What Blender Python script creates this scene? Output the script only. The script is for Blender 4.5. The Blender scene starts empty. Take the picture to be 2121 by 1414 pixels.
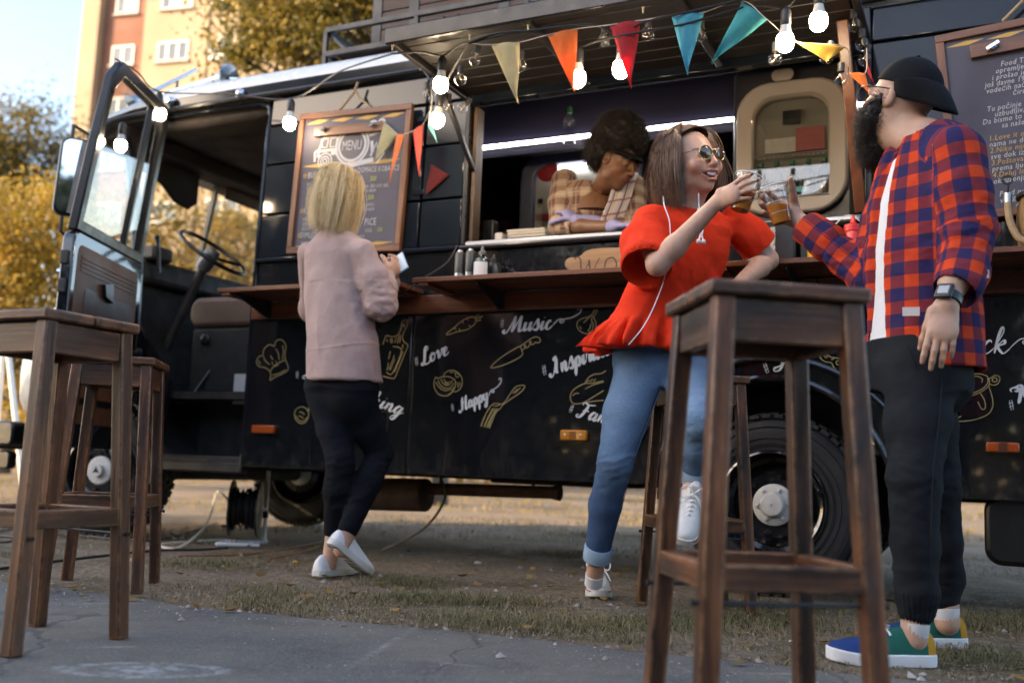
import bpy, bmesh, math, random
import numpy as np
from mathutils import Vector, Matrix
random.seed(7); rng = np.random.default_rng(7)
R_ = math.radians
SC = bpy.context.scene
COL = SC.collection

# ---------------------------------------------------------------- camera
FPX, CX, CY, ROLL, HOR, CAMH = 2062.0, 1060.5, 707.0, math.atan(.04), 968.0, .49
PIT = math.atan((HOR-CY)*math.cos(ROLL)/FPX)
FW = Vector((0, math.cos(PIT), math.sin(PIT)))
_u0 = Vector((0, -math.sin(PIT), math.cos(PIT))); _r0 = Vector((1, 0, 0))
RT = math.cos(ROLL)*_r0+math.sin(ROLL)*_u0
UP = -math.sin(ROLL)*_r0+math.cos(ROLL)*_u0
CAMP = Vector((0, 0, CAMH))
cam = bpy.data.cameras.new('camera'); camo = bpy.data.objects.new('camera', cam); COL.objects.link(camo)
camo.matrix_world = Matrix(((RT.x, UP.x, -FW.x, CAMP.x), (RT.y, UP.y, -FW.y, CAMP.y), (RT.z, UP.z, -FW.z, CAMP.z), (0, 0, 0, 1)))
cam.sensor_width = 36; cam.lens = 36*FPX/2121; cam.clip_start = .05; cam.clip_end = 3000
cam.dof.use_dof = True; cam.dof.focus_distance = 3.25; cam.dof.aperture_fstop = 2.0
SC.camera = camo

# ---------------------------------------------------------------- world, sun, exposure
SUN_AZ, SUN_EL = R_(113), R_(20)        # azimuth counted to the left of the viewing direction
sun_dir = Vector((-math.sin(SUN_AZ)*math.cos(SUN_EL), math.cos(SUN_AZ)*math.cos(SUN_EL), math.sin(SUN_EL)))
W = bpy.data.worlds.new('World'); SC.world = W; W.use_nodes = True
wn = W.node_tree.nodes; wl = W.node_tree.links; wn.clear()
wo = wn.new('ShaderNodeOutputWorld'); wb = wn.new('ShaderNodeBackground'); ws = wn.new('ShaderNodeTexSky')
ws.sky_type = 'NISHITA'; ws.sun_disc = False; ws.sun_elevation = SUN_EL
ws.sun_rotation = math.atan2(sun_dir.x, sun_dir.y); ws.altitude = 100; ws.air_density = 1.0; ws.dust_density = 1.6; ws.ozone_density = 2.5
wb.inputs['Strength'].default_value = .15
wl.new(ws.outputs[0], wb.inputs[0]); wl.new(wb.outputs[0], wo.inputs[0])
sl = bpy.data.lights.new('sun', 'SUN'); slo = bpy.data.objects.new('sun', sl); COL.objects.link(slo)
sl.energy = 2.3; sl.angle = R_(.6); sl.color = (1, .80, .55)
slo.rotation_euler = sun_dir.to_track_quat('Z', 'Y').to_euler(); slo.location = (-20, 0, 20)
SC.view_settings.view_transform = 'Standard'; SC.view_settings.look = 'None'
SC.view_settings.exposure = 2.18; SC.view_settings.gamma = 1
SC.view_settings.use_white_balance = True; SC.view_settings.white_balance_temperature = 7600; SC.view_settings.white_balance_tint = 14
SC.cycles.use_denoising = True
SC.cycles.max_bounces = 8; SC.cycles.diffuse_bounces = 3; SC.cycles.glossy_bounces = 4; SC.cycles.transmission_bounces = 6
SC.cycles.transparent_max_bounces = 12; SC.cycles.sample_clamp_indirect = 4
SC.cycles.caustics_reflective = False; SC.cycles.caustics_refractive = False

# ---------------------------------------------------------------- measuring helpers
def ray(x, y): return (FW*FPX+RT*(x-CX)-UP*(y-CY)).normalized()
def onplane(x, y, P, n):
    d = ray(x, y); P = Vector(P); n = Vector(n); return CAMP+d*(((P-CAMP)@n)/(d@n) if False else ((P-CAMP).dot(n)/d.dot(n)))
def atY(x, y, Y): return onplane(x, y, (0, Y, 0), (0, 1, 0))
def gnd(x, y, z=0): return onplane(x, y, (0, 0, z), (0, 0, 1))
TAZ = R_(25.7)
EU = Vector((math.cos(TAZ), -math.sin(TAZ), 0)); EN = Vector((-math.sin(TAZ), -math.cos(TAZ), 0))
TO = Vector((-2.3409, 5.7903, 0))
TM = Matrix.Translation(TO) @ Matrix.Rotation(-TAZ, 4, 'Z')      # truck space: x to the rear, y inward (=-v), z up
def tk(x, y, v):            # pixel -> (u, v, w) on the truck plane at offset v
    P = onplane(x, y, TO+EN*v, EN); q = P-TO; return (q.dot(EU), v, P.z)
def tku(x, y, u):
    P = onplane(x, y, TO+EU*u, EU); q = P-TO; return (u, q.dot(EN), P.z)
def TWp(u, v, w): return TO+EU*u+EN*v+Vector((0, 0, w))

# ---------------------------------------------------------------- object helpers
RM = {}
def tag(o, label=None, cat=None, group=None, kind=None):
    for k, v in (('label', label), ('category', cat), ('group', group), ('kind', kind)):
        if v: o[k] = v
    return o
def thing(name, label, cat, loc, rotz=0, group=None):
    o = bpy.data.objects.new(name, None); COL.objects.link(o); o.empty_display_size = .1
    o.location = loc; o.rotation_euler = (0, 0, rotz)
    RM[o] = Matrix.Translation(Vector(loc)) @ Matrix.Rotation(rotz, 4, 'Z')
    return tag(o, label, cat, group)
def tthing(name, label, cat, u, v, w, group=None): return thing(name, label, cat, TWp(u, v, w), -TAZ, group)
def kids(o): return [c for c in bpy.data.objects if c.parent == o]
def copy_tree(o, loc, rotz, label=None, parent=None, cm=None):
    if cm is None:
        cm = {}
        for c in bpy.data.objects:
            if c.parent: cm.setdefault(c.parent, []).append(c)
    n = o.copy(); COL.objects.link(n)
    if parent is None:
        n.location = loc; n.rotation_euler = (0, 0, rotz)
        if label: n['label'] = label
    else: n.parent = parent
    for c in cm.get(o, []): copy_tree(c, None, None, None, n, cm)
    return n
def catmull(pts, n=6, closed=False):
    pts = [Vector(p) for p in pts]; out = []; N = len(pts)
    if N < 3: return pts
    for i in range(N if closed else N-1):
        if closed: p0, p1, p2, p3 = pts[i-1], pts[i], pts[(i+1) % N], pts[(i+2) % N]
        else: p0, p1, p2, p3 = pts[max(i-1, 0)], pts[i], pts[i+1], pts[min(i+2, N-1)]
        for k in range(n):
            t = k/n
            out.append(.5*((2*p1)+(-p0+p2)*t+(2*p0-5*p1+4*p2-p3)*t*t+(-p0+3*p1-3*p2+p3)*t**3))
    if not closed: out.append(pts[-1])
    return out
def frame_of(d):
    d = d.normalized(); a = Vector((0, 0, 1)) if abs(d.z) < .9 else Vector((1, 0, 0))
    x = d.cross(a).normalized(); return x, d.cross(x).normalized()

class MB:
    """collects geometry; truck=True means coordinates are (u, v outward, w)"""
    def __init__(s, truck=False): s.v = []; s.f = []; s.truck = truck
    def add(s, vs, fs):
        b = len(s.v); s.v += [tuple(p) for p in vs]; s.f += [tuple(i+b for i in q) for q in fs]; return s
    def box(s, c, d, R=None):
        c = Vector(c); h = [x/2 for x in d]; vs = []
        for k in range(8):
            p = Vector((h[0] if k & 1 else -h[0], h[1] if k & 2 else -h[1], h[2] if k & 4 else -h[2]))
            vs.append(c+(R @ p if R is not None else p))
        return s.add(vs, [(0, 2, 3, 1), (4, 5, 7, 6), (0, 1, 5, 4), (2, 6, 7, 3), (0, 4, 6, 2), (1, 3, 7, 5)])
    def bx(s, x0, x1, y0, y1, z0, z1): return s.box(((x0+x1)/2, (y0+y1)/2, (z0+z1)/2), (abs(x1-x0), abs(y1-y0), abs(z1-z0)))
    def beam(s, a, b, w, h, up=(0, 0, 1), w2=None, h2=None):
        a = Vector(a); b = Vector(b); d = (b-a).normalized(); x = d.cross(Vector(up))
        if x.length < 1e-4: x = d.cross(Vector((1, 0, 0)))
        x.normalize(); y = x.cross(d); w2 = w2 or w; h2 = h2 or h
        vs = [a+x*(sx*w/2)+y*(sy*h/2) for sx, sy in ((-1, -1), (1, -1), (1, 1), (-1, 1))]+[b+x*(sx*w2/2)+y*(sy*h2/2) for sx, sy in ((-1, -1), (1, -1), (1, 1), (-1, 1))]
        return s.add(vs, [(3, 2, 1, 0), (4, 5, 6, 7), (0, 1, 5, 4), (1, 2, 6, 5), (2, 3, 7, 6), (3, 0, 4, 7)])
    def loft(s, rings, closed=True, cap=True, loop=False):
        n = len(rings[0]); vs = [p for r in rings for p in r]; fs = []
        m = len(rings)
        for i in range(m if loop else m-1):
            j = (i+1) % m
            for k in range(n if closed else n-1):
                l = (k+1) % n; fs.append((i*n+k, i*n+l, j*n+l, j*n+k))
        if cap and not loop:
            fs.append(tuple(range(n-1, -1, -1))); fs.append(tuple((m-1)*n+k for k in range(n)))
        return s.add(vs, fs)
    def tube(s, path, r, n=8, cap=True, flat=1.0):
        path = [Vector(p) for p in path]; rings = []; rr = r if hasattr(r, '__len__') else [r]*len(path)
        x, y = frame_of((path[1]-path[0]))
        for i, p in enumerate(path):
            d = (path[min(i+1, len(path)-1)]-path[max(i-1, 0)])
            if d.length < 1e-9: d = Vector((0, 0, 1))
            d.normalize(); x = (x-d*x.dot(d))
            if x.length < 1e-6: x, y = frame_of(d)
            x.normalize(); y = d.cross(x)
            rings.append([p+(x*math.cos(a)+y*flat*math.sin(a))*rr[i] for a in [2*math.pi*k/n for k in range(n)]])
        return s.loft(rings, cap=cap)
    def cyl(s, a, b, r0, r1=None, n=16): return s.tube([a, b], [r0, r0 if r1 is None else r1], n)
    def lathe(s, prof, o=(0, 0, 0), axis=(0, 0, 1), n=24, cap=True):
        o = Vector(o); a = Vector(axis).normalized(); x, y = frame_of(a)
        rings = [[o+a*z+(x*math.cos(t)+y*math.sin(t))*max(r, 1e-5) for t in [2*math.pi*k/n for k in range(n)]] for r, z in prof]
        return s.loft(rings, cap=cap)
    def sphere(s, c, r, n=12, m=8, sc=(1, 1, 1)):
        c = Vector(c)
        return s.loft([[c+Vector((r*sc[0]*math.sin(p)*math.cos(t), r*sc[1]*math.sin(p)*math.sin(t), r*sc[2]*math.cos(p))) for t in [2*math.pi*k/n for k in range(n)]] for p in [math.pi*(.02+.96*i/m) for i in range(m+1)]])
    def prism(s, poly, o, ex, ey, ez, depth):
        o, ex, ey, ez = map(Vector, (o, ex, ey, ez)); n = len(poly)
        a = [o+ex*p[0]+ey*p[1] for p in poly]; b = [p+ez*depth for p in a]
        return s.add(a+b, [tuple(range(n-1, -1, -1)), tuple(range(n, 2*n))]+[(k, (k+1) % n, n+(k+1) % n, n+k) for k in range(n)])
    def ringprism(s, outer, inner, o, ex, ey, ez, depth):
        """frame between two loops of the same count"""
        o, ex, ey, ez = map(Vector, (o, ex, ey, ez)); n = len(outer); P = lambda q, d: o+ex*q[0]+ey*q[1]+ez*d
        vs = [P(q, 0) for q in outer]+[P(q, 0) for q in inner]+[P(q, depth) for q in inner]+[P(q, depth) for q in outer]; fs = []
        for A, B in ((0, 1), (1, 2), (2, 3), (3, 0)):
            for k in range(n): l = (k+1) % n; fs.append((A*n+k, A*n+l, B*n+l, B*n+k))
        return s.add(vs, fs)
    def strip(s, pts, w, nrm, lift=0, thick=None):
        """flat ribbon along pts on a plane with normal nrm; w may be a list"""
        pts = [Vector(p) for p in pts]; nrm = Vector(nrm).normalized(); n = len(pts); ww = w if hasattr(w, '__len__') else [w]*n
        L, Rr = [], []
        for i, p in enumerate(pts):
            d = pts[min(i+1, n-1)]-pts[max(i-1, 0)]; d = d-nrm*d.dot(nrm)
            if d.length < 1e-9: d = Vector((1, 0, 0))
            q = nrm.cross(d.normalized())*ww[i]/2; L.append(p+q+nrm*lift); Rr.append(p-q+nrm*lift)
        return s.add(L+Rr, [(k, n+k, n+k+1, k+1) for k in range(n-1)])
    def build(s, name, mat, parent=None, smooth=35, bevel=0, seg=2, label=None, cat=None, group=None, kind=None, M=None, data=None):
        M = M or (TM if s.truck else Matrix.Identity(4))
        v = np.array(s.v, float).reshape(-1, 3)
        if s.truck: v = v*np.array([1, -1, 1])
        Mw = np.array(M); w = v @ Mw[:3, :3].T+Mw[:3, 3]
        me = bpy.data.meshes.new(name)
        if parent is not None:
            I = np.array(RM[parent].inverted()); loc = w @ I[:3, :3].T+I[:3, 3]; rm = RM[parent]
        else:
            b = np.array([(w[:, 0].min()+w[:, 0].max())/2, (w[:, 1].min()+w[:, 1].max())/2, w[:, 2].min()]); loc = w-b; rm = Matrix.Translation(Vector(b))
        fs = [q[::-1] for q in s.f] if s.truck else s.f
        me.from_pydata(loc.tolist(), [], fs); me.validate()
        for m in (mat if isinstance(mat, (list, tuple)) else [mat]): me.materials.append(m)
        o = bpy.data.objects.new(name, me); COL.objects.link(o)
        if parent is not None: o.parent = parent
        else: o.location = rm.to_translation()
        RM[o] = rm
        if smooth:
            me.polygons.foreach_set('use_smooth', [True]*len(me.polygons))
            if smooth < 180: me.set_sharp_from_angle(angle=R_(smooth))
        if bevel:
            m = o.modifiers.new('bevel', 'BEVEL'); m.width = bevel; m.segments = seg; m.limit_method = 'ANGLE'; m.angle_limit = R_(40)
        return tag(o, label, cat, group, kind)

def rrect(x0, x1, y0, y1, r, n=6):
    out = []
    for cx, cy, a in ((x1-r, y0+r, -90), (x1-r, y1-r, 0), (x0+r, y1-r, 90), (x0+r, y0+r, 180)):
        out += [(cx+r*math.cos(R_(a+90*k/n)), cy+r*math.sin(R_(a+90*k/n))) for k in range(n+1)]
    return out

# ---------------------------------------------------------------- materials
class NT:
    def __init__(s, name):
        s.m = bpy.data.materials.new(name); s.m.use_nodes = True; s.t = s.m.node_tree; s.n = s.t.nodes; s.l = s.t.links
        s.p = s.n['Principled BSDF']; s.out = s.n['Material Output']; s._tc = None
    def tc(s, kind='Object'):
        if s._tc is None: s._tc = s.n.new('ShaderNodeTexCoord')
        return s._tc.outputs[kind]
    def new(s, t, **k):
        nd = s.n.new('ShaderNode'+t)
        for a, b in k.items():
            if a in nd.inputs: 
                if hasattr(b, 'is_linked') or hasattr(b, 'links'): s.l.new(b, nd.inputs[a])
                else: nd.inputs[a].default_value = b
            else: setattr(nd, a, b)
        return nd
    def map(s, scale=(1, 1, 1), rot=(0, 0, 0), src=None, loc=(0, 0, 0)):
        m = s.new('Mapping'); s.l.new(src or s.tc(), m.inputs[0]); m.inputs['Scale'].default_value = scale; m.inputs['Rotation'].default_value = rot; m.inputs['Location'].default_value = loc
        return m.outputs[0]
    def noise(s, vec=None, scale=5, detail=4, rough=.55, dist=0):
        n = s.new('TexNoise'); s.l.new(vec or s.tc(), n.inputs['Vector']); n.inputs['Scale'].default_value = scale; n.inputs['Detail'].default_value = detail
        n.inputs['Roughness'].default_value = rough; n.inputs['Distortion'].default_value = dist; return n.outputs[0]
    def ramp(s, fac, stops, interp='LINEAR'):
        r = s.new('ValToRGB'); r.color_ramp.interpolation = interp; e = r.color_ramp.elements
        while len(e) < len(stops): e.new(.5)
        for k, (p, c) in enumerate(stops):
            e[k].position = p; e[k].color = (c, c, c, 1) if not hasattr(c, '__len__') else (*c[:3], 1)
        s.l.new(fac, r.inputs[0]); return r.outputs[0]
    def math(s, op, a, b=0, c=None):
        n = s.new('Math'); n.operation = op
        for i, v in enumerate((a, b) if c is None else (a, b, c)):
            if hasattr(v, 'links'): s.l.new(v, n.inputs[i])
            else: n.inputs[i].default_value = v
        return n.outputs[0]
    def mix(s, fac, a, b, mode='MIX'):
        n = s.new('Mix'); n.data_type = 'RGBA'; n.blend_type = mode
        for sock, v in ((n.inputs[0], fac), (n.inputs[6], a), (n.inputs[7], b)):
            if hasattr(v, 'links'): s.l.new(v, sock)
            else: sock.default_value = v if not hasattr(v, '__len__') else (*v[:3], 1)
        return n.outputs[2]
    def bump(s, h, strength=.3, dist=.01, nrm=None):
        b = s.new('Bump'); b.inputs['Strength'].default_value = strength; b.inputs['Distance'].default_value = dist; s.l.new(h, b.inputs['Height'])
        if nrm is not None: s.l.new(nrm, b.inputs['Normal'])
        return b.outputs[0]
    def set(s, **k):
        for a, v in k.items():
            i = s.p.inputs[a.replace('_', ' ')]
            if hasattr(v, 'links'): s.l.new(v, i)
            elif hasattr(v, '__len__') and len(v) == 3 and i.type == 'RGBA': i.default_value = (*v, 1)
            else: i.default_value = v
        return s
MATS = {}
def simple(name, col, rough=.5, metal=0, var=.12, nscale=20, bump=.0, bscale=200, coat=0, **k):
    if name in MATS: return MATS[name]
    t = NT(name); n = t.noise(scale=nscale, detail=5)
    c = t.ramp(n, [(.25, [x*(1-var) for x in col]), (.75, [min(1, x*(1+var)) for x in col])])
    t.set(Base_Color=c, Metallic=metal); r = t.ramp(t.noise(scale=nscale*.7, detail=6), [(.3, max(0, rough*.8)), (.75, min(1, rough*1.25))]); t.set(Roughness=r)
    if coat: t.set(Coat_Weight=coat, Coat_Roughness=.05)
    if bump: t.set(Normal=t.bump(t.noise(scale=bscale, detail=3), bump, .003))
    if k: t.set(**k)
    MATS[name] = t.m; return t.m
def wood(name, dark, mid, light, axis=2, scale=1.0, rough=.5, burn=.5, bump=.25):
    if name in MATS: return MATS[name]
    t = NT(name); sc = [16*scale]*3; sc[axis] = 1.3*scale
    g = t.noise(t.map(sc), scale=1.5, detail=6, rough=.6, dist=.4)
    sc2 = [70*scale]*3; sc2[axis] = 3*scale
    g2 = t.noise(t.map(sc2), scale=1.5, detail=4)
    sc3 = [9*scale]*3; sc3[axis] = 2.6*scale
    b = t.ramp(t.noise(t.map(sc3), scale=1.3, detail=5, rough=.65), [(.5-.2*burn, 0), (.5+.12, 1)])
    c = t.mix(t.ramp(g2, [(.35, 0), (.7, 1)]), mid, light)
    c = t.mix(t.math('MULTIPLY', t.ramp(g, [(.38, 1), (.62, 0)]), .65), c, dark)
    c = t.mix(t.math('MULTIPLY', t.math('SUBTRACT', 1, b), min(1, burn*1.6)), c, dark)
    t.set(Base_Color=c, Roughness=t.ramp(g, [(.3, rough*.75), (.7, min(1, rough*1.3))]), Normal=t.bump(t.math('ADD', g2, g), bump, .002))
    MATS[name] = t.m; return t.m
def emis(name, col, strength):
    if name in MATS: return MATS[name]
    t = NT(name); t.set(Base_Color=col, Emission_Color=col, Emission_Strength=strength, Roughness=.4); MATS[name] = t.m; return t.m
def glass(name, tint=(1, 1, 1), rough=.0, trans=.85, ior=1.45):
    """thin clear pane: mostly transparent, fresnel gloss"""
    if name in MATS: return MATS[name]
    t = NT(name); tr = t.new('BsdfTransparent'); tr.inputs[0].default_value = (*tint, 1); gl = t.new('BsdfGlossy'); gl.inputs['Roughness'].default_value = max(rough, .01); gl.inputs['Color'].default_value = (1, 1, 1, 1)
    fr = t.new('LayerWeight'); fr.inputs[0].default_value = .5; mx = t.new('MixShader')
    f = t.math('ADD', t.math('MULTIPLY', t.math('POWER', fr.outputs['Facing'], 4.0), .9), .045+max(0, .9-trans)*.5)
    t.l.new(f, mx.inputs[0]); t.l.new(tr.outputs[0], mx.inputs[1]); t.l.new(gl.outputs[0], mx.inputs[2]); t.l.new(mx.outputs[0], t.out.inputs[0])
    MATS[name] = t.m; return t.m
def fabric(name, col, rough=.85, var=.1, weave=900, bump=.25, sheen=.2):
    if name in MATS: return MATS[name]
    t = NT(name); n = t.noise(scale=14, detail=6); fine = t.noise(scale=weave, detail=2)
    c = t.ramp(n, [(.3, [x*(1-var) for x in col]), (.7, [x*(1+var) for x in col])])
    c = t.mix(t.ramp(fine, [(.3, .35), (.7, 0)]), c, [x*.6 for x in col])
    t.set(Base_Color=c, Roughness=rough, Sheen_Weight=0, Specular_IOR_Level=.15, Normal=t.bump(fine, bump, .001)); MATS[name] = t.m; return t.m
# ================================================================ numpy helpers
_PERM = np.random.default_rng(3).permutation(256).astype(np.int64); _VAL = np.random.default_rng(4).random(256).astype(np.float32)*2-1
def vnoise(p):
    p = np.asarray(p, float); i = np.floor(p).astype(np.int64); f = p-i; f = f*f*(3-2*f); out = 0
    for dx in (0, 1):
        for dy in (0, 1):
            for dz in (0, 1):
                h = _PERM[(_PERM[(_PERM[(i[..., 0]+dx) & 255]+i[..., 1]+dy) & 255]+i[..., 2]+dz) & 255]
                w = (f[..., 0] if dx else 1-f[..., 0])*(f[..., 1] if dy else 1-f[..., 1])*(f[..., 2] if dz else 1-f[..., 2])
                out = out+w*_VAL[h]
    return out
def fbm(p, o=4):
    s = 0; a = 1
    for k in range(o): s = s+a*vnoise(np.asarray(p)*(2**k)+k*17.3); a *= .5
    return s
def mesh_np(name, V, F, mat, parent=None, smooth=True, M=None, attrs=None, origin=True):
    V = np.asarray(V, float); F = np.asarray(F, np.int32)
    if M is not None: Mw = np.array(M); V = V @ Mw[:3, :3].T+Mw[:3, 3]
    if parent is not None:
        I = np.array(RM[parent].inverted()); L = V @ I[:3, :3].T+I[:3, 3]; rm = RM[parent]
    else:
        b = np.array([(V[:, 0].min()+V[:, 0].max())/2, (V[:, 1].min()+V[:, 1].max())/2, V[:, 2].min()]) if origin else np.zeros(3); L = V-b; rm = Matrix.Translation(Vector(b))
    me = bpy.data.meshes.new(name); k = F.shape[1]
    me.vertices.add(len(V)); me.vertices.foreach_set('co', L.astype(np.float32).ravel())
    me.loops.add(F.size); me.loops.foreach_set('vertex_index', F.ravel())
    me.polygons.add(len(F)); me.polygons.foreach_set('loop_start', np.arange(0, F.size, k, dtype=np.int32)); me.polygons.foreach_set('loop_total', np.full(len(F), k, np.int32))
    me.update(calc_edges=True)
    if smooth: me.polygons.foreach_set('use_smooth', np.ones(len(F), bool))
    for m in (mat if isinstance(mat, (list, tuple)) else [mat]): me.materials.append(m)
    for an, av in (attrs or {}).items():
        av = np.asarray(av, np.float32)
        if av.ndim == 1: me.attributes.new(an, 'FLOAT', 'POINT').data.foreach_set('value', av)
        else: me.attributes.new(an, 'FLOAT_VECTOR', 'POINT').data.foreach_set('vector', av.ravel())
    o = bpy.data.objects.new(name, me); COL.objects.link(o)
    if parent is not None: o.parent = parent
    else: o.location = rm.to_translation()
    RM[o] = rm; return o

# ================================================================ ground
def axis_pts(a, b, step, far):
    mid = np.arange(a, b+1e-6, step); g = [step*1.35**k for k in range(1, 60)]
    ext = np.cumsum(g); ext = ext[ext < far]; ext = np.append(ext, far)
    return np.concatenate([(a-ext)[::-1], mid, b+ext])
EDGE = [(-60, 23.5), (-8, 6.2), (-3.4, 4.38), (-1.87, 3.81), (-1.23, 3.50), (-.75, 3.30), (-.2, 3.10), (.25, 2.95), (.62, 2.80), (.95, 2.64), (1.5, 2.50), (2.6, 2.1), (8, 0), (60, -22)]
def edge_y(x): return np.interp(x, [e[0] for e in EDGE], [e[1] for e in EDGE])
gx = axis_pts(-4.2, 3.2, .035, 900); gy = axis_pts(1.8, 7.6, .035, 900)
GX, GY = np.meshgrid(gx, gy); near = np.clip(1-np.maximum(np.maximum(np.abs(GX+.5)-4, np.abs(GY-4.7)-3.2), 0)/3, 0, 1)
P3 = np.stack([GX, GY, 0*GX], -1)
GZ = near*(fbm(P3*1.7, 3)*.010+fbm(P3*9, 3)*.006)-.004
GZ = np.where(GY < edge_y(GX)-.03, -.03, GZ)
far_m = np.clip((np.hypot(GX, GY)-30)/200, 0, 1); GZ = GZ+far_m*.2*fbm(P3*.02, 2)
nx, ny = len(gx), len(gy); idx = np.arange(nx*ny).reshape(ny, nx)
GF = np.stack([idx[:-1, :-1], idx[:-1, 1:], idx[1:, 1:], idx[1:, :-1]], -1).reshape(-1, 4)
t = NT('dirt'); pos = t.tc()
n1 = t.noise(t.map((1, 1, 1)), scale=1.1, detail=6, rough=.62); n2 = t.noise(scale=26, detail=6, rough=.7); n3 = t.noise(scale=160, detail=3)
c = t.ramp(n2, [(.25, (.17, .125, .082)), (.5, (.31, .23, .155)), (.78, (.43, .335, .235))])
g = t.ramp(n2, [(.25, (.085, .062, .03)), (.55, (.21, .15, .075)), (.8, (.36, .26, .14))])
c = t.mix(t.ramp(n1, [(.47, 0), (.6, 1)]), c, g)
c = t.mix(t.ramp(n3, [(.62, 0), (.75, .7)]), c, (.34, .28, .21))
c = t.mix(t.ramp(n3, [(.25, .8), (.36, 0)]), c, (.03, .023, .016))
n4 = t.noise(scale=60, detail=5, rough=.75); c = t.mix(t.ramp(n4, [(.36, .75), (.48, 0)]), c, (.06, .045, .032)); t.set(Base_Color=c, Roughness=.95, Normal=t.bump(t.math('ADD', t.math('ADD', n2, n4), t.math('MULTIPLY', n3, .5)), 1.0, .03)); DIRT = t.m
mesh_np('ground', np.stack([GX, GY, GZ], -1).reshape(-1, 3), GF, DIRT, origin=False)['kind'] = 'structure'

# asphalt path with a ragged edge and chalk marks
xs = np.concatenate([np.linspace(-60, -4.4, 30), np.arange(-4.3, 3.3, .03), np.linspace(3.4, 60, 30)])
ey = edge_y(xs)+np.where(np.abs(xs) < 5, .028*fbm(np.stack([xs*3, 0*xs, 0*xs], -1), 4), 0)
AV = []; rows = [0, .015, .08, .3, .8, 1.6, 3, 8, 40]
for r in rows: AV.append(np.stack([xs, ey-r, 0*xs+(-.028 if r < .001 else -.004 if r < .02 else .004)], -1))
AV = np.array(AV); m = len(xs); ii = np.arange(len(rows)*m).reshape(len(rows), m)
AF = np.stack([ii[:-1, :-1], ii[1:, :-1], ii[1:, 1:], ii[:-1, 1:]], -1).reshape(-1, 4)
t = NT('asphalt'); n1 = t.noise(scale=1.3, detail=6, rough=.6); n2 = t.noise(scale=190, detail=3, rough=.7); n3 = t.noise(scale=22, detail=5, rough=.7)
c = t.ramp(n2, [(.30, (.030, .031, .032)), (.5, (.082, .083, .083)), (.70, (.20, .198, .19))])
c = t.mix(t.ramp(n1, [(.38, .0), (.66, .75)]), c, (.20, .18, .145)); c = t.mix(t.ramp(t.noise(scale=3.7, detail=5, rough=.7), [(.5, 0), (.72, .6)]), c, (.045, .047, .05)); c = t.mix(t.ramp(t.noise(scale=75, detail=2), [(.60, 0), (.72, .6)]), c, (.26, .25, .235))
c = t.mix(t.ramp(n3, [(.55, 0), (.8, .35)]), c, (.06, .06, .063))
def chalk(c, col, cx, cy, rx, ry, ang, wid, amt, breakup=30):
    mp = t.new('Mapping'); mp.vector_type = 'TEXTURE'; t.l.new(pos_g, mp.inputs[0]); mp.inputs['Location'].default_value = (cx, cy, 0); mp.inputs['Rotation'].default_value = (0, 0, ang); mp.inputs['Scale'].default_value = (rx, ry, 1)
    ln = t.new('VectorMath'); ln.operation = 'LENGTH'; sp = t.new('SeparateXYZ'); t.l.new(mp.outputs[0], sp.inputs[0]); cb = t.new('CombineXYZ'); t.l.new(sp.outputs[0], cb.inputs[0]); t.l.new(sp.outputs[1], cb.inputs[1]); t.l.new(cb.outputs[0], ln.inputs[0])
    d = t.math('ABSOLUTE', t.math('SUBTRACT', ln.outputs['Value'], 1 if wid < 1 else 0))
    f = t.ramp(d, [(0, 1), (min(.99, wid), 0)]); br = t.ramp(t.noise(scale=breakup, detail=5, rough=.8), [(.42, 0), (.62, 1)])
    return t.mix(t.math('MULTIPLY', t.math('MULTIPLY', f, br), amt), c, col)
pos_g = t.new('NewGeometry').outputs['Position']
def G2(x, y): q = gnd(x, y); return q.x, q.y
def chalk_px(c, col, x0, y0, x1, y1, wm, amt):
    a, b = Vector(G2(x0, y0)), Vector(G2(x1, y1)); mid = (a+b)/2; d = b-a
    return chalk(c, col, mid.x, mid.y, d.length/2, wm, math.atan2(d.y, d.x), 1.0, amt)
c = chalk_px(c, (.42, .50, .53), 165, 1392, 430, 1388, .085, .95); c = chalk(c, (.44, .5, .52), *G2(295, 1390), .17, .075, .1, .25, .7)
for q in ((120, 1345, 340, 1340, .02, .6), (0, 1255, 330, 1250, .03, .35), (400, 1285, 560, 1275, .02, .3), (690, 1405, 880, 1290, .018, .55), (880, 1370, 1010, 1385, .02, .5), (1080, 1395, 1170, 1400, .015, .5), (1500, 1395, 1720, 1400, .015, .4), (230, 1410, 330, 1400, .02, .4), (1400, 1380, 1440, 1400, .015, .4)):
    c = chalk_px(c, (.42, .42, .40), *q)
mpc = t.new('VectorMath'); mpc.operation = 'ADD'; t.l.new(t.tc(), mpc.inputs[0]); nz3 = t.new('TexNoise'); t.l.new(t.tc(), nz3.inputs['Vector']); nz3.inputs['Scale'].default_value = 3.0; nz3.inputs['Detail'].default_value = 5; sc3 = t.new('VectorMath'); sc3.operation = 'SCALE'; t.l.new(nz3.outputs['Color'], sc3.inputs[0]); sc3.inputs['Scale'].default_value = .35; t.l.new(sc3.outputs[0], mpc.inputs[1])
vo = t.new('TexVoronoi'); vo.feature = 'DISTANCE_TO_EDGE'; t.l.new(mpc.outputs[0], vo.inputs['Vector']); vo.inputs['Scale'].default_value = .75; crk = t.ramp(vo.outputs['Distance'], [(.003, 1), (.009, 0)]); c = t.mix(t.math('MULTIPLY', crk, t.ramp(n1, [(.45, 0), (.6, .55)])), c, (.022, .021, .02))
t.set(Base_Color=c, Roughness=.85, Normal=t.bump(t.math('SUBTRACT', t.math('ADD', n2, n3), crk), .8, .007))
mesh_np('asphalt_path', AV.reshape(-1, 3), AF, t.m, origin=False)['kind'] = 'structure'

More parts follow.
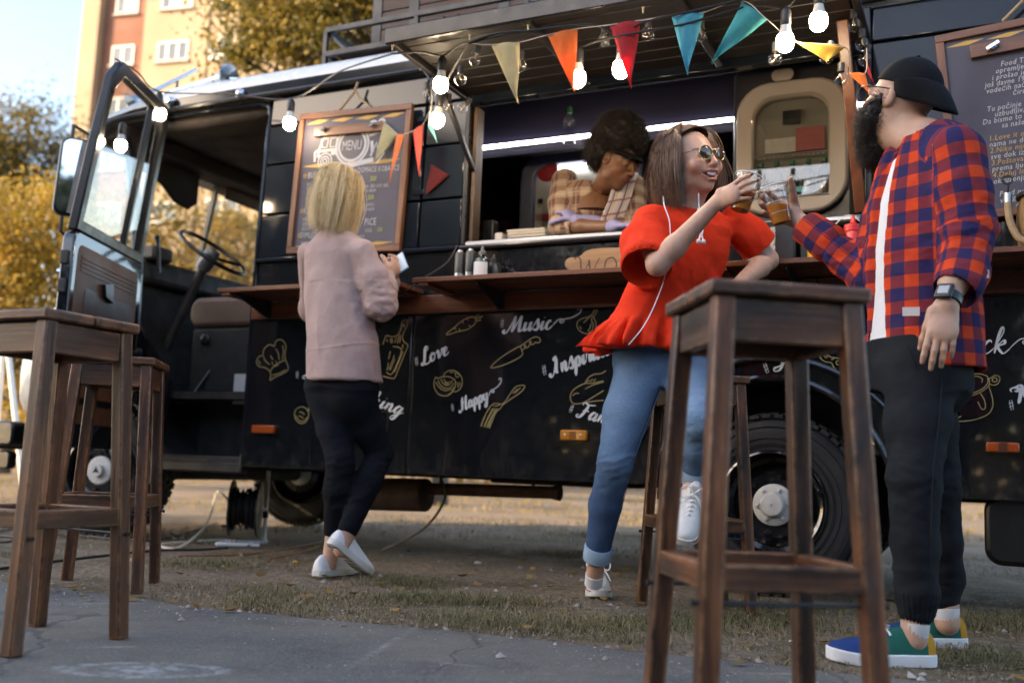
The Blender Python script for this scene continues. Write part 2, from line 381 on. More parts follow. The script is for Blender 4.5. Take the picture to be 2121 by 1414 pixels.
# ---------------------------------------------------------------- grass, straw, leaves on the ground
def blades(name, px, py, h, w, lean, mat, label, z=0.0, seed=1):
    r = np.random.default_rng(seed); n = len(px); a = r.random(n)*2*np.pi; d = np.stack([np.cos(a), np.sin(a), 0*a], -1); s = np.stack([-np.sin(a), np.cos(a), 0*a], -1)
    b = np.stack([px, py, 0*px+z-.004], -1); hh = (h*(.5+r.random(n)))[:, None]; ll = (lean*(.3+r.random(n)))[:, None]; ww = (w*(.6+.8*r.random(n)))[:, None]; zz = np.array([0, 0, 1.0])
    p0, p1 = b-s*ww/2, b+s*ww/2; mdl = b+zz*hh*.6+d*hh*ll*.35; tip = b+zz*hh*np.clip(1-.5*ll, .15, 1)+d*hh*ll
    V = np.stack([p0, p1, mdl-s*ww*.4, mdl+s*ww*.4, tip-s*ww*.05, tip+s*ww*.05], 1).reshape(-1, 3); k = np.arange(n)[:, None]*6
    F = np.concatenate([k+np.array([0, 1, 3, 2]), k+np.array([2, 3, 5, 4])]).astype(int)
    o = mesh_np(name, V, F, mat); tag(o, label, 'grass', kind='stuff'); return o
def leafmat(name, stops, transl=.4, rough=.6):
    t = NT(name); g = t.new('NewGeometry'); c = t.ramp(g.outputs['Random Per Island'], stops)
    n = t.noise(scale=.9, detail=3); c = t.mix(t.ramp(n, [(.35, .0), (.65, .6)]), c, stops[-1][1])
    t.set(Base_Color=c, Roughness=rough); tr = t.new('BsdfTranslucent'); t.l.new(c, tr.inputs[0]); mx = t.new('MixShader'); mx.inputs[0].default_value = transl
    t.l.new(t.p.outputs[0], mx.inputs[1]); t.l.new(tr.outputs[0], mx.inputs[2]); t.l.new(mx.outputs[0], t.out.inputs[0]); return t.m
GRASS_G = leafmat('grass_green', [(0, (.06, .07, .022)), (.45, (.12, .125, .045)), (.75, (.21, .175, .085)), (1, (.28, .22, .12))], .25)
GRASS_D = leafmat('grass_dry', [(0, (.12, .085, .045)), (.5, (.23, .17, .09)), (1, (.36, .29, .18))], .25)
r = np.random.default_rng(11)
def tufts(n, cl, x0, x1, off0, off1, thr, seed, spread):
    rr = np.random.default_rng(seed); cx = rr.uniform(x0, x1, cl*4); cy = edge_y(cx)+rr.uniform(off0, off1, cl*4)
    k = fbm(np.stack([cx*1.3, cy*1.3, 0*cx+seed], -1), 3) > thr; cx, cy = cx[k][:cl], cy[k][:cl]
    w = rr.integers(0, len(cx), n); return cx[w]+rr.normal(0, spread, n), cy[w]+rr.normal(0, spread, n)
def keep(px, py, mn=.0):
    k = py > edge_y(px)+mn; return px[k], py[k]
px, py = keep(*tufts(11000, 300, -1.6, 3.2, -.02, .62, -.05, 5, .055), -.05); blades('dry_grass', px, py, .020, .0028, 1.6, GRASS_D, 'short dry trampled grass on the dirt along the asphalt edge', seed=2)
px, py = keep(*tufts(3200, 46, -.9, 3.0, .0, .42, .08, 21, .05), -.04); blades('green_grass', px, py, .030, .003, 1.5, GRASS_G, 'green grass tufts growing along the edge of the asphalt', seed=3)
# soft green tufts by the rear wheel and before the man
px, py = [], []
for (X, Y, nn, s) in ((1360, 1300, 900, .09), (1560, 1290, 1100, .11), (1640, 1260, 500, .1), (1250, 1300, 900, .09), (1290, 1340, 600, .08), (900, 1245, 1100, .08), (1040, 1290, 900, .09), (2060, 1290, 1800, .14), (2010, 1360, 700, .08), (1050, 1250, 600, .08), (430, 1170, 500, .09), (830, 1210, 500, .07), (60, 1150, 300, .06), (1170, 1150, 700, .1), (1240, 1110, 900, .15)):
    q = gnd(X, Y); px.append(r.normal(q.x, s*1.5, nn)); py.append(r.normal(q.y, s, nn))
px, py = keep(np.concatenate(px), np.concatenate(py), .01); blades('tuft_grass', px, py, .040, .0028, 1.6, GRASS_G, 'thick green tufts of grass before the wheel and round the feet', seed=4)
# grass in the shade of the truck and the sunlit field behind it
px = r.uniform(-6, 6, 16000); py = r.uniform(5.6, 9.5, 16000); k = fbm(np.stack([px*.8, py*.8, 0*px], -1), 3) > .05; blades('shade_grass', px[k], py[k], .04, .006, 1.2, GRASS_D, 'dry grass under and just behind the truck', seed=5)
px = r.uniform(-16, 12, 14000); py = 9.0+np.abs(r.normal(0, 8, 14000)); k = fbm(np.stack([px*.5, py*.5, 0*px], -1), 3) > -.05; px, py = px[k], py[k]; blades('field_grass', px, py, .06, .014, 1.1, leafmat('grass_field', [(0, (.30, .19, .06)), (.6, (.42, .29, .11)), (1, (.26, .22, .07))], .4), 'golden sunlit grass field behind the truck', seed=6)
# straw, twigs
n = 2600; sx = r.uniform(-2.8, 2.8, n); sy = edge_y(sx)+r.uniform(.0, 2.2, n); a = r.random(n)*6.28; L = r.uniform(.015, .11, n)*r.random(n)**.5; ww = r.uniform(.0008, .0026, n)
d = np.stack([np.cos(a), np.sin(a), r.normal(0, .06, n)], -1); s = np.stack([-np.sin(a), np.cos(a), 0*a], -1); b = np.stack([sx, sy, 0*a+.006], -1)
bend = (s*(L*r.normal(0, .12, n))[:, None])
V = np.stack([b-d*L[:, None]/2-s*ww[:, None], b-d*L[:, None]/2+s*ww[:, None], b+bend+s*ww[:, None]+[0, 0, .004], b+bend-s*ww[:, None]+[0, 0, .004], b+d*L[:, None]/2+s*ww[:, None], b+d*L[:, None]/2-s*ww[:, None]], 1).reshape(-1, 3)
k = np.arange(n)[:, None]*6; tag(mesh_np('straw', V, np.concatenate([k+[0, 1, 2, 3], k+[3, 2, 4, 5]]), leafmat('straw', [(0, (.10, .06, .03)), (.5, (.28, .2, .11)), (1, (.45, .36, .23))], .1)), 'dry straw and twigs scattered on the dirt', 'straw', kind='stuff')
n = 280; sx = r.uniform(-2.8, 3.0, n); sy = edge_y(sx)+r.uniform(-.2, 2.4, n); V = []; F = []
for q in range(n):
    a = r.random()*6.28; L = r.uniform(.014, .03); R3 = Matrix.Rotation(a, 3, 'Z') @ Matrix.Rotation(r.normal(0, .3), 3, 'X')
    for (x, y, z) in ((-1, 0, .1), (-.3, -.5, 0), (.4, -.45, .1), (1, 0, .35), (.4, .45, .1), (-.3, .5, 0)): V.append(Vector((sx[q], sy[q], .012))+R3 @ Vector((x*L, y*L, z*L)))
    F += [(6*q, 6*q+1, 6*q+2, 6*q+3), (6*q, 6*q+3, 6*q+4, 6*q+5)]
tag(mesh_np('fallen_leaves', [tuple(p) for p in V], F, leafmat('fallen_leaf', [(0, (.22, .09, .02)), (.5, (.35, .2, .05)), (1, (.14, .1, .04))], .2)), 'small fallen autumn leaves on the dirt', 'leaves', kind='stuff')
for (X, Y, s, col) in ((990, 1168, .016, (.5, .48, .44)), (1130, 1050, .03, (.6, .58, .54)), (1640, 1330, .008, (.6, .6, .6)), (860, 1195, .012, (.12, .13, .04)), (612, 1165, .012, (.45, .3, .06))):
    q = gnd(X, Y); b = MB(); rr = random.Random(X); b.sphere(q+Vector((0, 0, s*.35)), s, 8, 5, (1.3, 1, .55)); b.v = [tuple(c*(1) + (rr.random()-.5)*s*.25 for c in p) for p in b.v]
    b.build('pebble', simple('pebble%d' % X, col, .9), smooth=60, label={990: 'pale flat stone on bare dirt between the two standing women', 1130: 'white rounded stone on sunlit ground behind the truck', 1640: 'tiny white pebble in grass before the rear wheel', 860: 'small dark clod on the dirt between the women', 612: 'small yellow stone beside the blonde woman\'s heel'}[X], cat='stone')

# small gravel trodden into the dirt and strewn over the asphalt edge
r = np.random.default_rng(55); n = 2600; sx = r.uniform(-3, 3, n); sy = edge_y(sx)+np.where(r.random(n) < .25, -np.abs(r.normal(0, .25, n)), r.uniform(0, 2.2, n)); sz = r.uniform(.002, .006, n)*(1+2*(r.random(n) < .06)); base = np.array([(1, 0, 0), (-.5, .87, 0), (-.5, -.87, 0), (.3, .2, .8)], float)
a = r.random(n)*6.28; ca_, sa_ = np.cos(a), np.sin(a); B = base[None]*sz[:, None, None]*r.uniform(.7, 1.3, (n, 4, 1)); V = np.stack([B[..., 0]*ca_[:, None]-B[..., 1]*sa_[:, None]+sx[:, None], B[..., 0]*sa_[:, None]+B[..., 1]*ca_[:, None]+sy[:, None], B[..., 2]+.006], -1).reshape(-1, 3); k = np.arange(n)[:, None]*4
tag(mesh_np('gravel', V, np.concatenate([k+[0, 1, 3], k+[1, 2, 3], k+[2, 0, 3]]), leafmat('gravel', [(0, (.10, .085, .07)), (.5, (.26, .22, .18)), (1, (.42, .38, .33))], .0, .9), smooth=False), 'fine gravel and crumbs of soil along the asphalt edge', 'gravel', kind='stuff')

# ================================================================ trees
def tree(name, base, trunk_h, trunk_r, blobs, nleaf, lsize, mat, label, group='trees behind the truck', seed=0, clump=.35, cat='tree', barkc=(.06, .045, .03)):
    r = np.random.default_rng(seed); base = Vector(base); root = thing(name, label, cat, base, 0, group)
    bark = simple('bark%s' % str(barkc), barkc, .9, bump=.6, bscale=30)
    b = MB(); top = base+Vector((r.normal(0, .2), r.normal(0, .2), trunk_h))
    b.tube(catmull([base+Vector((0, 0, -.1)), base+Vector((r.normal(0, .08), 0, trunk_h*.4)), top, Vector(blobs[0][0])], 5), np.linspace(trunk_r, trunk_r*.3, 16), 8)
    cl = []
    vol = np.array([a[1][0]*a[1][1]*a[1][2] for a in blobs]); vol = vol/vol.sum(); ncl = int(60+nleaf/220)
    for (c, rad), w in zip(blobs, vol):
        k = max(4, int(ncl*w)); q = r.normal(size=(k, 3)); q /= np.linalg.norm(q, axis=1)[:, None]; q *= (r.random(k)**.45)[:, None]
        cl.append(np.array(c)+q*np.array(rad))
        for p in (np.array(c)+q*np.array(rad)*.8)[:max(3, k//5)]:
            p = Vector(p); mid = top.lerp(p, .5)+Vector((0, 0, -.15)); b.tube(catmull([top, mid, p], 4), np.linspace(trunk_r*.35, .006, 9), 5)
    b.build('trunk', bark, root)
    cl = np.concatenate(cl); w = r.integers(0, len(cl), nleaf); sz = clump*(.5+r.random(len(cl)))
    P = cl[w]+r.normal(size=(nleaf, 3))*sz[w][:, None]*np.array([1, 1, .75]); 
    d = r.normal(size=(nleaf, 3)); d[:, 2] -= .5; d /= np.linalg.norm(d, axis=1)[:, None]; e = np.cross(d, r.normal(size=(nleaf, 3))); e /= np.linalg.norm(e, axis=1)[:, None]
    L = (lsize*(.6+.8*r.random(nleaf)))[:, None]
    V = np.stack([P, P+d*L*.5+e*L*.3, P+d*L, P+d*L*.5-e*L*.3], 1).reshape(-1, 3); F = np.arange(nleaf*4).reshape(-1, 4)
    mesh_np('crown', V, F, mat, root); return root
LEAF_GOLD = leafmat('leaf_gold', [(0, (.42, .20, .025)), (.4, (.56, .34, .045)), (.75, (.36, .26, .04)), (1, (.24, .19, .04))], .5)
LEAF_OLIVE = leafmat('leaf_olive', [(0, (.035, .05, .012)), (.5, (.08, .085, .018)), (.85, (.16, .13, .025)), (1, (.30, .19, .035))], .45)
LEAF_MIX = leafmat('leaf_mix', [(0, (.04, .055, .014)), (.45, (.10, .105, .022)), (.8, (.22, .17, .03)), (1, (.36, .25, .045))], .45)
def cr(x, y, Y): p = atY(x, y, Y); return (p.x, p.y, p.z)
p = atY(40, 960, 19); tree('maple_tree', (p.x-.3, 19, 0), 2.4, .16, [(cr(30, 300, 19), (1.3, 1.2, .85)), (cr(120, 280, 19), (.55, .6, .75)), (cr(-60, 360, 19), (1.5, 1.2, 1.2)), (cr(60, 420, 19), (1.1, 1, .9))], 24000, .075, LEAF_OLIVE, 'tall dark olive tree top rising left of the apartment block', seed=1, clump=.26)
p = atY(30, 960, 14); tree('golden_tree', (p.x-.5, 14, 0), 1.2, .10, [(cr(40, 560, 14), (1.1, 1.0, 1.0)), (cr(-40, 700, 14), (1.2, 1, .9)), (cr(110, 640, 14.5), (.6, .8, .9)), (cr(60, 460, 14), (.9, .9, .7)), (cr(70, 800, 15), (.8, .7, .5))], 26000, .065, LEAF_GOLD, 'golden yellow tree beside the open cab door', seed=2, clump=.25)
p = atY(900, 960, 12.5); tree('leafy_tree', (p.x, 12.5, 0), 4.3, .2, [(cr(640, 30, 12.5), (1.1, 1.2, .8)), (cr(760, -90, 12.5), (1.6, 1.5, 1.1)), (cr(560, 60, 12.3), (.55, .7, .45)), (cr(530, 15, 12.5), (.35, .5, .4)), (cr(900, 10, 12.5), (1.1, 1.2, .9)), (cr(1080, -20, 12.5), (1.1, 1.2, .8)), (cr(480, 105, 12.4), (.22, .3, .12)), (cr(600, 110, 12.4), (.4, .4, .25)), (cr(1350, -60, 12.5), (1.3, 1.2, .8))], 52000, .075, LEAF_MIX, 'green and yellow leafy tree spreading over the truck roof rack', seed=3, clump=.24)
for i, (X, Y, dz, rr, mt, lb) in enumerate(((330, 20, 4.0, (1.9, 1.3, 1.9), LEAF_GOLD, 'bushy golden tree seen through the cab of the truck'), (500, 21, 4.0, (2.1, 1.4, 2.0), LEAF_GOLD, 'round golden tree behind the steering wheel'), (230, 23, 2.4, (1.5, 1.3, 1.4), LEAF_MIX, 'mixed green and golden tree behind the open cab door'), (130, 26, 2.8, (1.6, 1.4, 1.9), LEAF_GOLD, 'golden tree behind the big door mirror'), (760, 26, 2.4, (2.2, 1.6, 1.6), LEAF_MIX, 'mixed green tree hidden behind the truck box'))):
    p = atY(X, 960, Y); tree('autumn_tree', (p.x, Y, 0), 1.0, .12, [((p.x, Y, dz), rr), ((p.x+.8, Y-.4, dz*.55), (1.3, 1, .9)), ((p.x-.9, Y+.3, dz*.6), (1.2, 1, .9))], 15000, .11, mt, lb, seed=10+i, clump=.32)
# low hedge far behind the field
r = np.random.default_rng(77); n = 30000; X = r.uniform(-34, 26, n); Y = 30+r.normal(0, 1.0, n); top = 1.5+.7*fbm(np.stack([X*.35, 0*X, 0*X], -1), 3); Z = top*r.random(n)**.7
d = r.normal(size=(n, 3)); d /= np.linalg.norm(d, axis=1)[:, None]; e = np.cross(d, r.normal(size=(n, 3))); e /= np.linalg.norm(e, axis=1)[:, None]; P = np.stack([X, Y, Z], -1); L = .22
tag(mesh_np('hedge', np.stack([P, P+d*L*.5+e*L*.3, P+d*L, P+d*L*.5-e*L*.3], 1).reshape(-1, 3), np.arange(n*4).reshape(-1, 4), LEAF_GOLD), 'far golden hedge along the back of the field', 'hedge', kind='stuff')

# ================================================================ apartment block
BN = Vector((-math.sin(R_(15)), -math.cos(R_(15)), 0)); BE = Vector((math.cos(R_(15)), -math.sin(R_(15)), 0)); BO = atY(292, 130, 48); BO.z = 0
bld = thing('apartment_block', 'tall tan and brick red apartment block with white windows behind the truck', 'building', BO, -R_(15))
def bp(x, y, d=0):       # pixel on the facade -> (along, up)
    q = onplane(x, y, BO+BN*d, BN)-BO; return q.dot(BE), q.z
def B_(mb, name, mat, parent=None, **k):
    mb.v = [tuple(BO+BE*a+BN*c+Vector((0, 0, b_))) for (a, c, b_) in mb.v]; return mb.build(name, mat, parent or bld, **k)
TAN = simple('plaster_tan', (.33, .245, .165), .9, var=.06, nscale=.6, bump=.2, bscale=30); BRK = simple('brick_red', (.20, .085, .055), .9, var=.15, nscale=1.5, bump=.3, bscale=12)
WHT = simple('window_white', (.72, .70, .66), .5, var=.04); BLND = simple('blind_beige', (.55, .43, .33), .8, var=.05); WGL = simple('window_glass', (.07, .09, .11), .08, var=.1); CONC = simple('sill_concrete', (.42, .38, .33), .9)
aL = bp(200, 120)[0]; aC = bp(165, 120)[0]; FH = 2.75
B_(MB().bx(0, 26, -12, 0, 0, 30), 'wall', TAN)
B_(MB().bx(aL, -.002, -12, -.35, 0, 30), 'brick_bay', BRK)
B_(MB().bx(aC, aL-.003, -12, .12, 0, 30), 'pier', TAN)
a0, z0 = bp(325, 130); a1, z1 = bp(393, 84)
def window(a0, a1, z0, z1, d, mull=2, blind=0, sill=True):
    w = MB(); w.ringprism([(a0, z0), (a1, z0), (a1, z1), (a0, z1)], [(a0+.07, z0+.07), (a1-.07, z0+.07), (a1-.07, z1-.07), (a0+.07, z1-.07)], (0, 0, 0), (1, 0, 0), (0, 0, 1), (0, 1, 0), .07)
    for q in range(1, mull+1): x = a0+(a1-a0)*q/(mull+1); w.bx(x-.06, x+.06, .004, .075, z0+.07, z1-.07)
    w.v = [(x, y+d, z) for x, y, z in w.v]; f = B_(w, 'window', WHT)
    B_(MB().bx(a0+.06, a1-.06, d+.002, d+.03, z0+.06, z1-.06), 'pane', WGL, f)
    if blind: B_(MB().bx(a0+(a1-a0)*blind[0], a0+(a1-a0)*blind[1], d+.032, d+.06, z0+(z1-z0)*blind[2], z1-.05), 'blind', BLND, f)
    if sill: B_(MB().bx(a0-.1, a1+.1, d+.003, d+.16, z0-.09, z0-.003), 'sill', CONC, f)
wA = a1-a0; hA = z1-z0
b0 = bp(452, 110)[0]; c0 = bp(222, 110)[0]
for fl in range(-4, 4):
    dz = fl*FH
    if z0+dz < .5: continue
    window(a0, a1, z0+dz, z1+dz, .003, 2, (0.32, .98, .05) if fl == 1 else 0)
    window(b0, b0+wA, z0+dz+.1, z1+dz+.1, .003, 1, (0.4, .98, .05) if fl % 2 == 0 else 0)
    window(b0+4.6, b0+4.6+wA, z0+dz, z1+dz, .003, 2, (0, .5, .3)); window(b0+9, b0+9+wA, z0+dz, z1+dz, .003, 2)
    if c0+1.25 < -.1: window(c0+.05, c0+1.35, z0+dz+.15, z1+dz+.15, -.346, 1, (.38, .98, .05) if fl > 0 else 0)
for (x, y) in ((440, 128), (440, 12)):
    a, z = bp(x, y); f = B_(MB().bx(a, a+.8, .003, .35, z-.05, z+.5), 'air_conditioner', WHT, bevel=.02); B_(MB().lathe([(.2, 0), (.2, .02), (.05, .03)], (a+.3, .352, z+.22), (0, 1, 0), 20), 'fan_grille', simple('ac_dark', (.2, .2, .2), .5), f)
B_(MB().cyl((bp(432, 60)[0], .06, 0), (bp(432, 60)[0], .06, 30), .05), 'drain_pipe', simple('pipe_tan', (.42, .32, .2), .7))

# unseen block added left of the view, sized to throw shade over the site
sh = Vector((sun_dir.x, sun_dir.y, 0)).normalized(); shp = Vector((sh.y, -sh.x, 0)); shp = shp if shp.y > 0 else -shp; nc = sh*36+shp*.4
nb = thing('shade_block', 'unseen grey plastered block added beside the site to shade it', 'building', nc, math.atan2(-sh.y, -sh.x))
NBM = simple('plaster_grey', (.36, .33, .29), .9, var=.08, nscale=.5); NM = RM[nb]
MB().bx(-6, 6, -6.6, 6.6, 0, 15.4).build('wall', NBM, nb, M=NM); MB().bx(-6.3, 6.3, -6.9, 6.9, 15.403, 15.8).build('roof', simple('roof_grey', (.2, .19, .18), .9), nb, M=NM)
for fl in range(4):
    for k in range(4):
        y = -5.4+k*3.0; z = 1.4+fl*2.9; f = MB().bx(6.003, 6.1, y, y+1.6, z, z+1.4).build('window', WHT, nb, M=NM); MB().bx(6.103, 6.115, y+.1, y+1.5, z+.1, z+1.3).build('pane', WGL, f, M=NM)

# white swing legs standing at the left behind the stools
sw = thing('swing_frame', 'white tubular leg frame standing in front of the golden tree', 'frame', (*gnd(20, 985)[:2], 0))
for (x0, y0_, x1, y1_) in ((6, 720, -12, 985), (16, 720, 58, 985)):
    a = atY(x0, y0_, 9); bq = atY(x1, y1_, 9); bq.z = -.01; MB().tube([a+(a-bq)*.08, bq], .026, 10).build('leg', simple('white_paint', (.75, .73, .68), .5), sw)
MB().tube([atY(11, 700, 9), atY(-160, 694, 9)], .03, 10).build('crossbar', MATS['white_paint'], sw)

# unseen hedge added behind the camera to darken reflections in the truck side
r = np.random.default_rng(78); n = 42000; q = r.random(n); HX = np.interp(q, [0, .45, 1], [-19, -9, 20]); HY = np.interp(q, [0, .45, 1], [1, -12, -17]); HX = HX+r.normal(0, .6, n); HY = HY+r.normal(0, .6, n)
HZ = (6.0+.9*fbm(np.stack([HX*.4, HY*.4, 0*HX], -1), 3))*r.random(n)**.8; d = r.normal(size=(n, 3)); d /= np.linalg.norm(d, axis=1)[:, None]; e = np.cross(d, r.normal(size=(n, 3))); e /= np.linalg.norm(e, axis=1)[:, None]; P = np.stack([HX, HY, HZ], -1); L = .42
tag(mesh_np('reflection_hedge', np.stack([P, P+d*L*.5+e*L*.35, P+d*L, P+d*L*.5-e*L*.35], 1).reshape(-1, 3), np.arange(n*4).reshape(-1, 4), leafmat('leaf_evergreen', [(0, (.012, .02, .008)), (1, (.03, .04, .014))], .2)), 'unseen dark evergreen hedge added behind the camera to darken truck reflections', 'hedge', kind='stuff')
# ================================================================ food truck
t = NT('truck_paint'); n1 = t.noise(scale=2.2, detail=3); n2 = t.noise(scale=60, detail=4); n3 = t.noise(t.map((1, 1, 6)), scale=5, detail=5, rough=.7)
sz_ = t.new('SeparateXYZ'); t.l.new(t.tc(), sz_.inputs[0]); low = t.ramp(sz_.outputs[2], [(.42, 1), (.78, 0)]); spl = t.ramp(t.noise(t.map((1, 1, .6)), scale=26, detail=6, rough=.75), [(.48, 0), (.72, 1)]); dst = t.math('MULTIPLY', t.math('MULTIPLY', low, spl), .32)
t.set(Base_Color=t.mix(dst, t.mix(t.ramp(n3, [(.5, 0), (.85, .35)]), (.0065, .0075, .010), (.022, .021, .021)), (.085, .072, .056)), Roughness=t.math('ADD', t.ramp(n2, [(.3, .06), (.75, .2)]), t.math('MULTIPLY', dst, .6)), Coat_Weight=.6, Coat_Roughness=.03, Specular_IOR_Level=.55,
      Normal=t.bump(n1, .10, .05)); PAINT = t.m
PAINT_UP = simple('truck_paint_grey', (.010, .014, .020), .09, var=.25, nscale=3, Specular_IOR_Level=.32)
RUB = simple('rubber', (.012, .012, .013), .75, var=.3, nscale=12, bump=.15, bscale=90)
BLK = simple('black_satin', (.007, .007, .008), .32, var=.3); CHROME = simple('chrome', (.75, .76, .78), .12, 1, var=.05); STEEL = simple('brushed_steel', (.48, .48, .49), .34, 1, var=.12, nscale=9)
REDW = lambda ax: wood('redwood%d' % ax, (.06, .02, .010), (.19, .060, .026), (.28, .10, .042), ax, .7, .35, .25, .12)
DARKIN = simple('cab_lining', (.020, .013, .010), .85, var=.3, nscale=6); IRON = simple('chassis_black', (.012, .011, .010), .8, var=.4); WHITEP = simple('cream_paint', (.62, .62, .60), .25, var=.06, coat=.3)
DUST = simple('dusty_black', (.03, .027, .025), .6, var=.5, nscale=14); GREYP = simple('grey_metal', (.035, .037, .040), .45, .3)
truck = tthing('food_truck', 'black vintage food truck with an open serving hatch and gold and white drawings', 'food truck', 0, 0, 0)
def TB(): return MB(True)
def part(mb, name, mat, parent=None, **k): return mb.build(name, mat, parent or truck, **k)
UZ = (0, 0, 1); UX = (1, 0, 0); VY = (0, 1, 0)
END = 5.9
# --- lower side panels, rear one cut by the wheel arch
WU, WR = 3.81, .38
part(TB().bx(1.07, 2.076, .02, .05, .44, 1.212), 'side_panel', PAINT, bevel=.006)
arc = [(WU+.49*math.cos(a), WR+.52*math.sin(a)) for a in [math.pi-R_(8)-(math.pi-R_(16))*k/24 for k in range(25)]]
poly = [(2.09, .44), (arc[0][0], .44)]+arc+[(arc[-1][0], .44), (END, .44), (END, 1.212), (2.09, 1.212)]
part(TB().prism(poly, (0, .02, 0), UX, UZ, VY, .03), 'side_panel', PAINT, bevel=.005)
part(TB().tube([(x, .052, z) for x, z in arc], .016, 8), 'wheel_arch_lip', PAINT)
arc2 = [(WU+.60*math.cos(a), WR+.60*math.sin(a)) for a in [math.pi-R_(20)-(math.pi-R_(40))*k/24 for k in range(25)]]
part(TB().tube([(x, .052, z) for x, z in arc2], [.004+.012*math.sin(math.pi*k/24) for k in range(25)], 8), 'wheel_arch_bead', PAINT)
well = TB(); well.loft([[(WU+q*.485*math.cos(a), y, WR+.51*math.sin(a)) for a in [math.pi-math.pi*k/18 for k in range(19)]] for q, y in ((1, .015), (1, -.5))], closed=False, cap=False); part(well, 'wheel_well', IRON)
part(TB().bx(1.07, 5.9, .022, .046, 1.216, 1.545), 'belt_panel', PAINT, bevel=.004)
part(TB().bx(1.07, 2.32, .048, .066, 1.525, 1.548), 'belt_ledge', PAINT_UP, bevel=.006); part(TB().bx(4.2, 5.9, .048, .066, 1.525, 1.548), 'belt_ledge', PAINT_UP, bevel=.006)
# --- upper pressed panels with grooves
for (a, b) in ((1.085, 2.076), (2.09, 2.318), (4.215, 5.9)):
    for (z0, z1, v0, v1) in ((1.552, 1.785, .052, .047), (1.797, 2.065, .046, .040), (2.077, 2.290, .039, .030), (2.302, 2.455, .029, .018)):
        m = TB(); m.add([(a, v0, z0), (b, v0, z0), (b, v1, z1), (a, v1, z1), (a, -.02, z0), (b, -.02, z0), (b, -.02, z1), (a, -.02, z1)], [(0, 1, 2, 3), (7, 6, 5, 4), (0, 4, 5, 1), (1, 5, 6, 2), (2, 6, 7, 3), (3, 7, 4, 0)]); part(m, 'upper_panel', PAINT_UP, bevel=.005)
part(TB().bx(1.07, 2.33, -.05, -.021, 1.5, 2.47), 'inner_skin', IRON); part(TB().bx(4.2, 5.9, -.05, -.021, 1.5, 2.47), 'inner_skin', IRON)
for (u, z0) in ((2.083, 1.82), (2.083, 2.2)): part(TB().bx(u-.045, u+.02, .041, .052, z0, z0+.028), 'hinge_plate', PAINT_UP, bevel=.004)
# --- roof, gutter, cornice over the window
def roof_sec(u, w_edge=2.545, crown=.22): return [(u, -1.025+1.06*math.cos(math.pi*k/24), w_edge+crown*math.sin(math.pi*k/24)**.8) for k in range(25)]
rf = TB(); rf.loft([roof_sec(-.32, 2.42, .08), roof_sec(-.2, 2.48, .14), roof_sec(.05, 2.52, .19), roof_sec(.5), roof_sec(END)], closed=False, cap=False); part(rf, 'roof', WHITEP, smooth=60)
part(TB().tube(catmull([(-.3, .035, 2.40), (-.15, .04, 2.455), (.05, .045, 2.475), (.5, .045, 2.477), (2, .045, 2.477), (END, .045, 2.477)], 6), .016, 8), 'rain_gutter', BLK)
part(TB().bx(.15, END, .0, .038, 2.485, 2.546), 'cornice', PAINT_UP, bevel=.006)
part(TB().bx(2.32, 4.21, -.02, .03, 2.27, 2.456), 'window_header', PAINT_UP, bevel=.005)
# --- service window: jambs, sill, inner rim
part(TB().bx(2.322, 2.345, -.06, .05, 1.55, 2.268), 'window_jamb', BLK, bevel=.004); part(TB().bx(4.185, 4.213, -.06, .05, 1.55, 2.268), 'window_jamb', BLK, bevel=.004)
part(TB().bx(2.352, 2.37, -.05, .02, 1.57, 2.25), 'jamb_strip', wood('strip_wood', (.05, .03, .015), (.16, .09, .045), (.25, .15, .08), 2))
part(TB().bx(2.35, 4.18, -.45, .055, 1.536, 1.566), 'counter_top', STEEL, bevel=.008)
part(TB().tube([(2.33, .062, 1.532), (4.2, .062, 1.532)], .014, 8), 'sill_trim', BLK)
# --- raised hatch with ribs
hv = .785; HM = simple('hatch_brown', (.0055, .0038, .0032), .5, var=.4, nscale=4)
part(TB().bx(2.335, 4.2, .04, hv-.012, 2.305, 2.325), 'hatch_panel', HM, bevel=.004)
part(TB().bx(2.32, 4.215, hv-.012, hv+.012, 2.262, 2.332), 'hatch_edge', BLK, bevel=.005)
for a in (2.32, 4.188): part(TB().bx(a, a+.027, .04, hv-.014, 2.268, 2.30), 'hatch_frame', HM, bevel=.004)
for k in range(7): v = .08+k*.1; part(TB().bx(2.36, 4.175, v, v+.097, 2.290, 2.304), 'hatch_slat', HM, bevel=.004)
for k in range(2): u = 2.95+k*.62; part(TB().bx(u, u+.03, .06, hv-.02, 2.268, 2.289), 'hatch_rib', HM, bevel=.004)
part(TB().beam((2.36, .02, 1.93), (2.355, .40, 2.27), .022, .022), 'hatch_strut', BLK, bevel=.003)
part(TB().beam((4.172, .075, 1.565), (4.13, .30, 2.288), .045, .03, (0, 1, 0)), 'hatch_prop', REDW(2), bevel=.004)
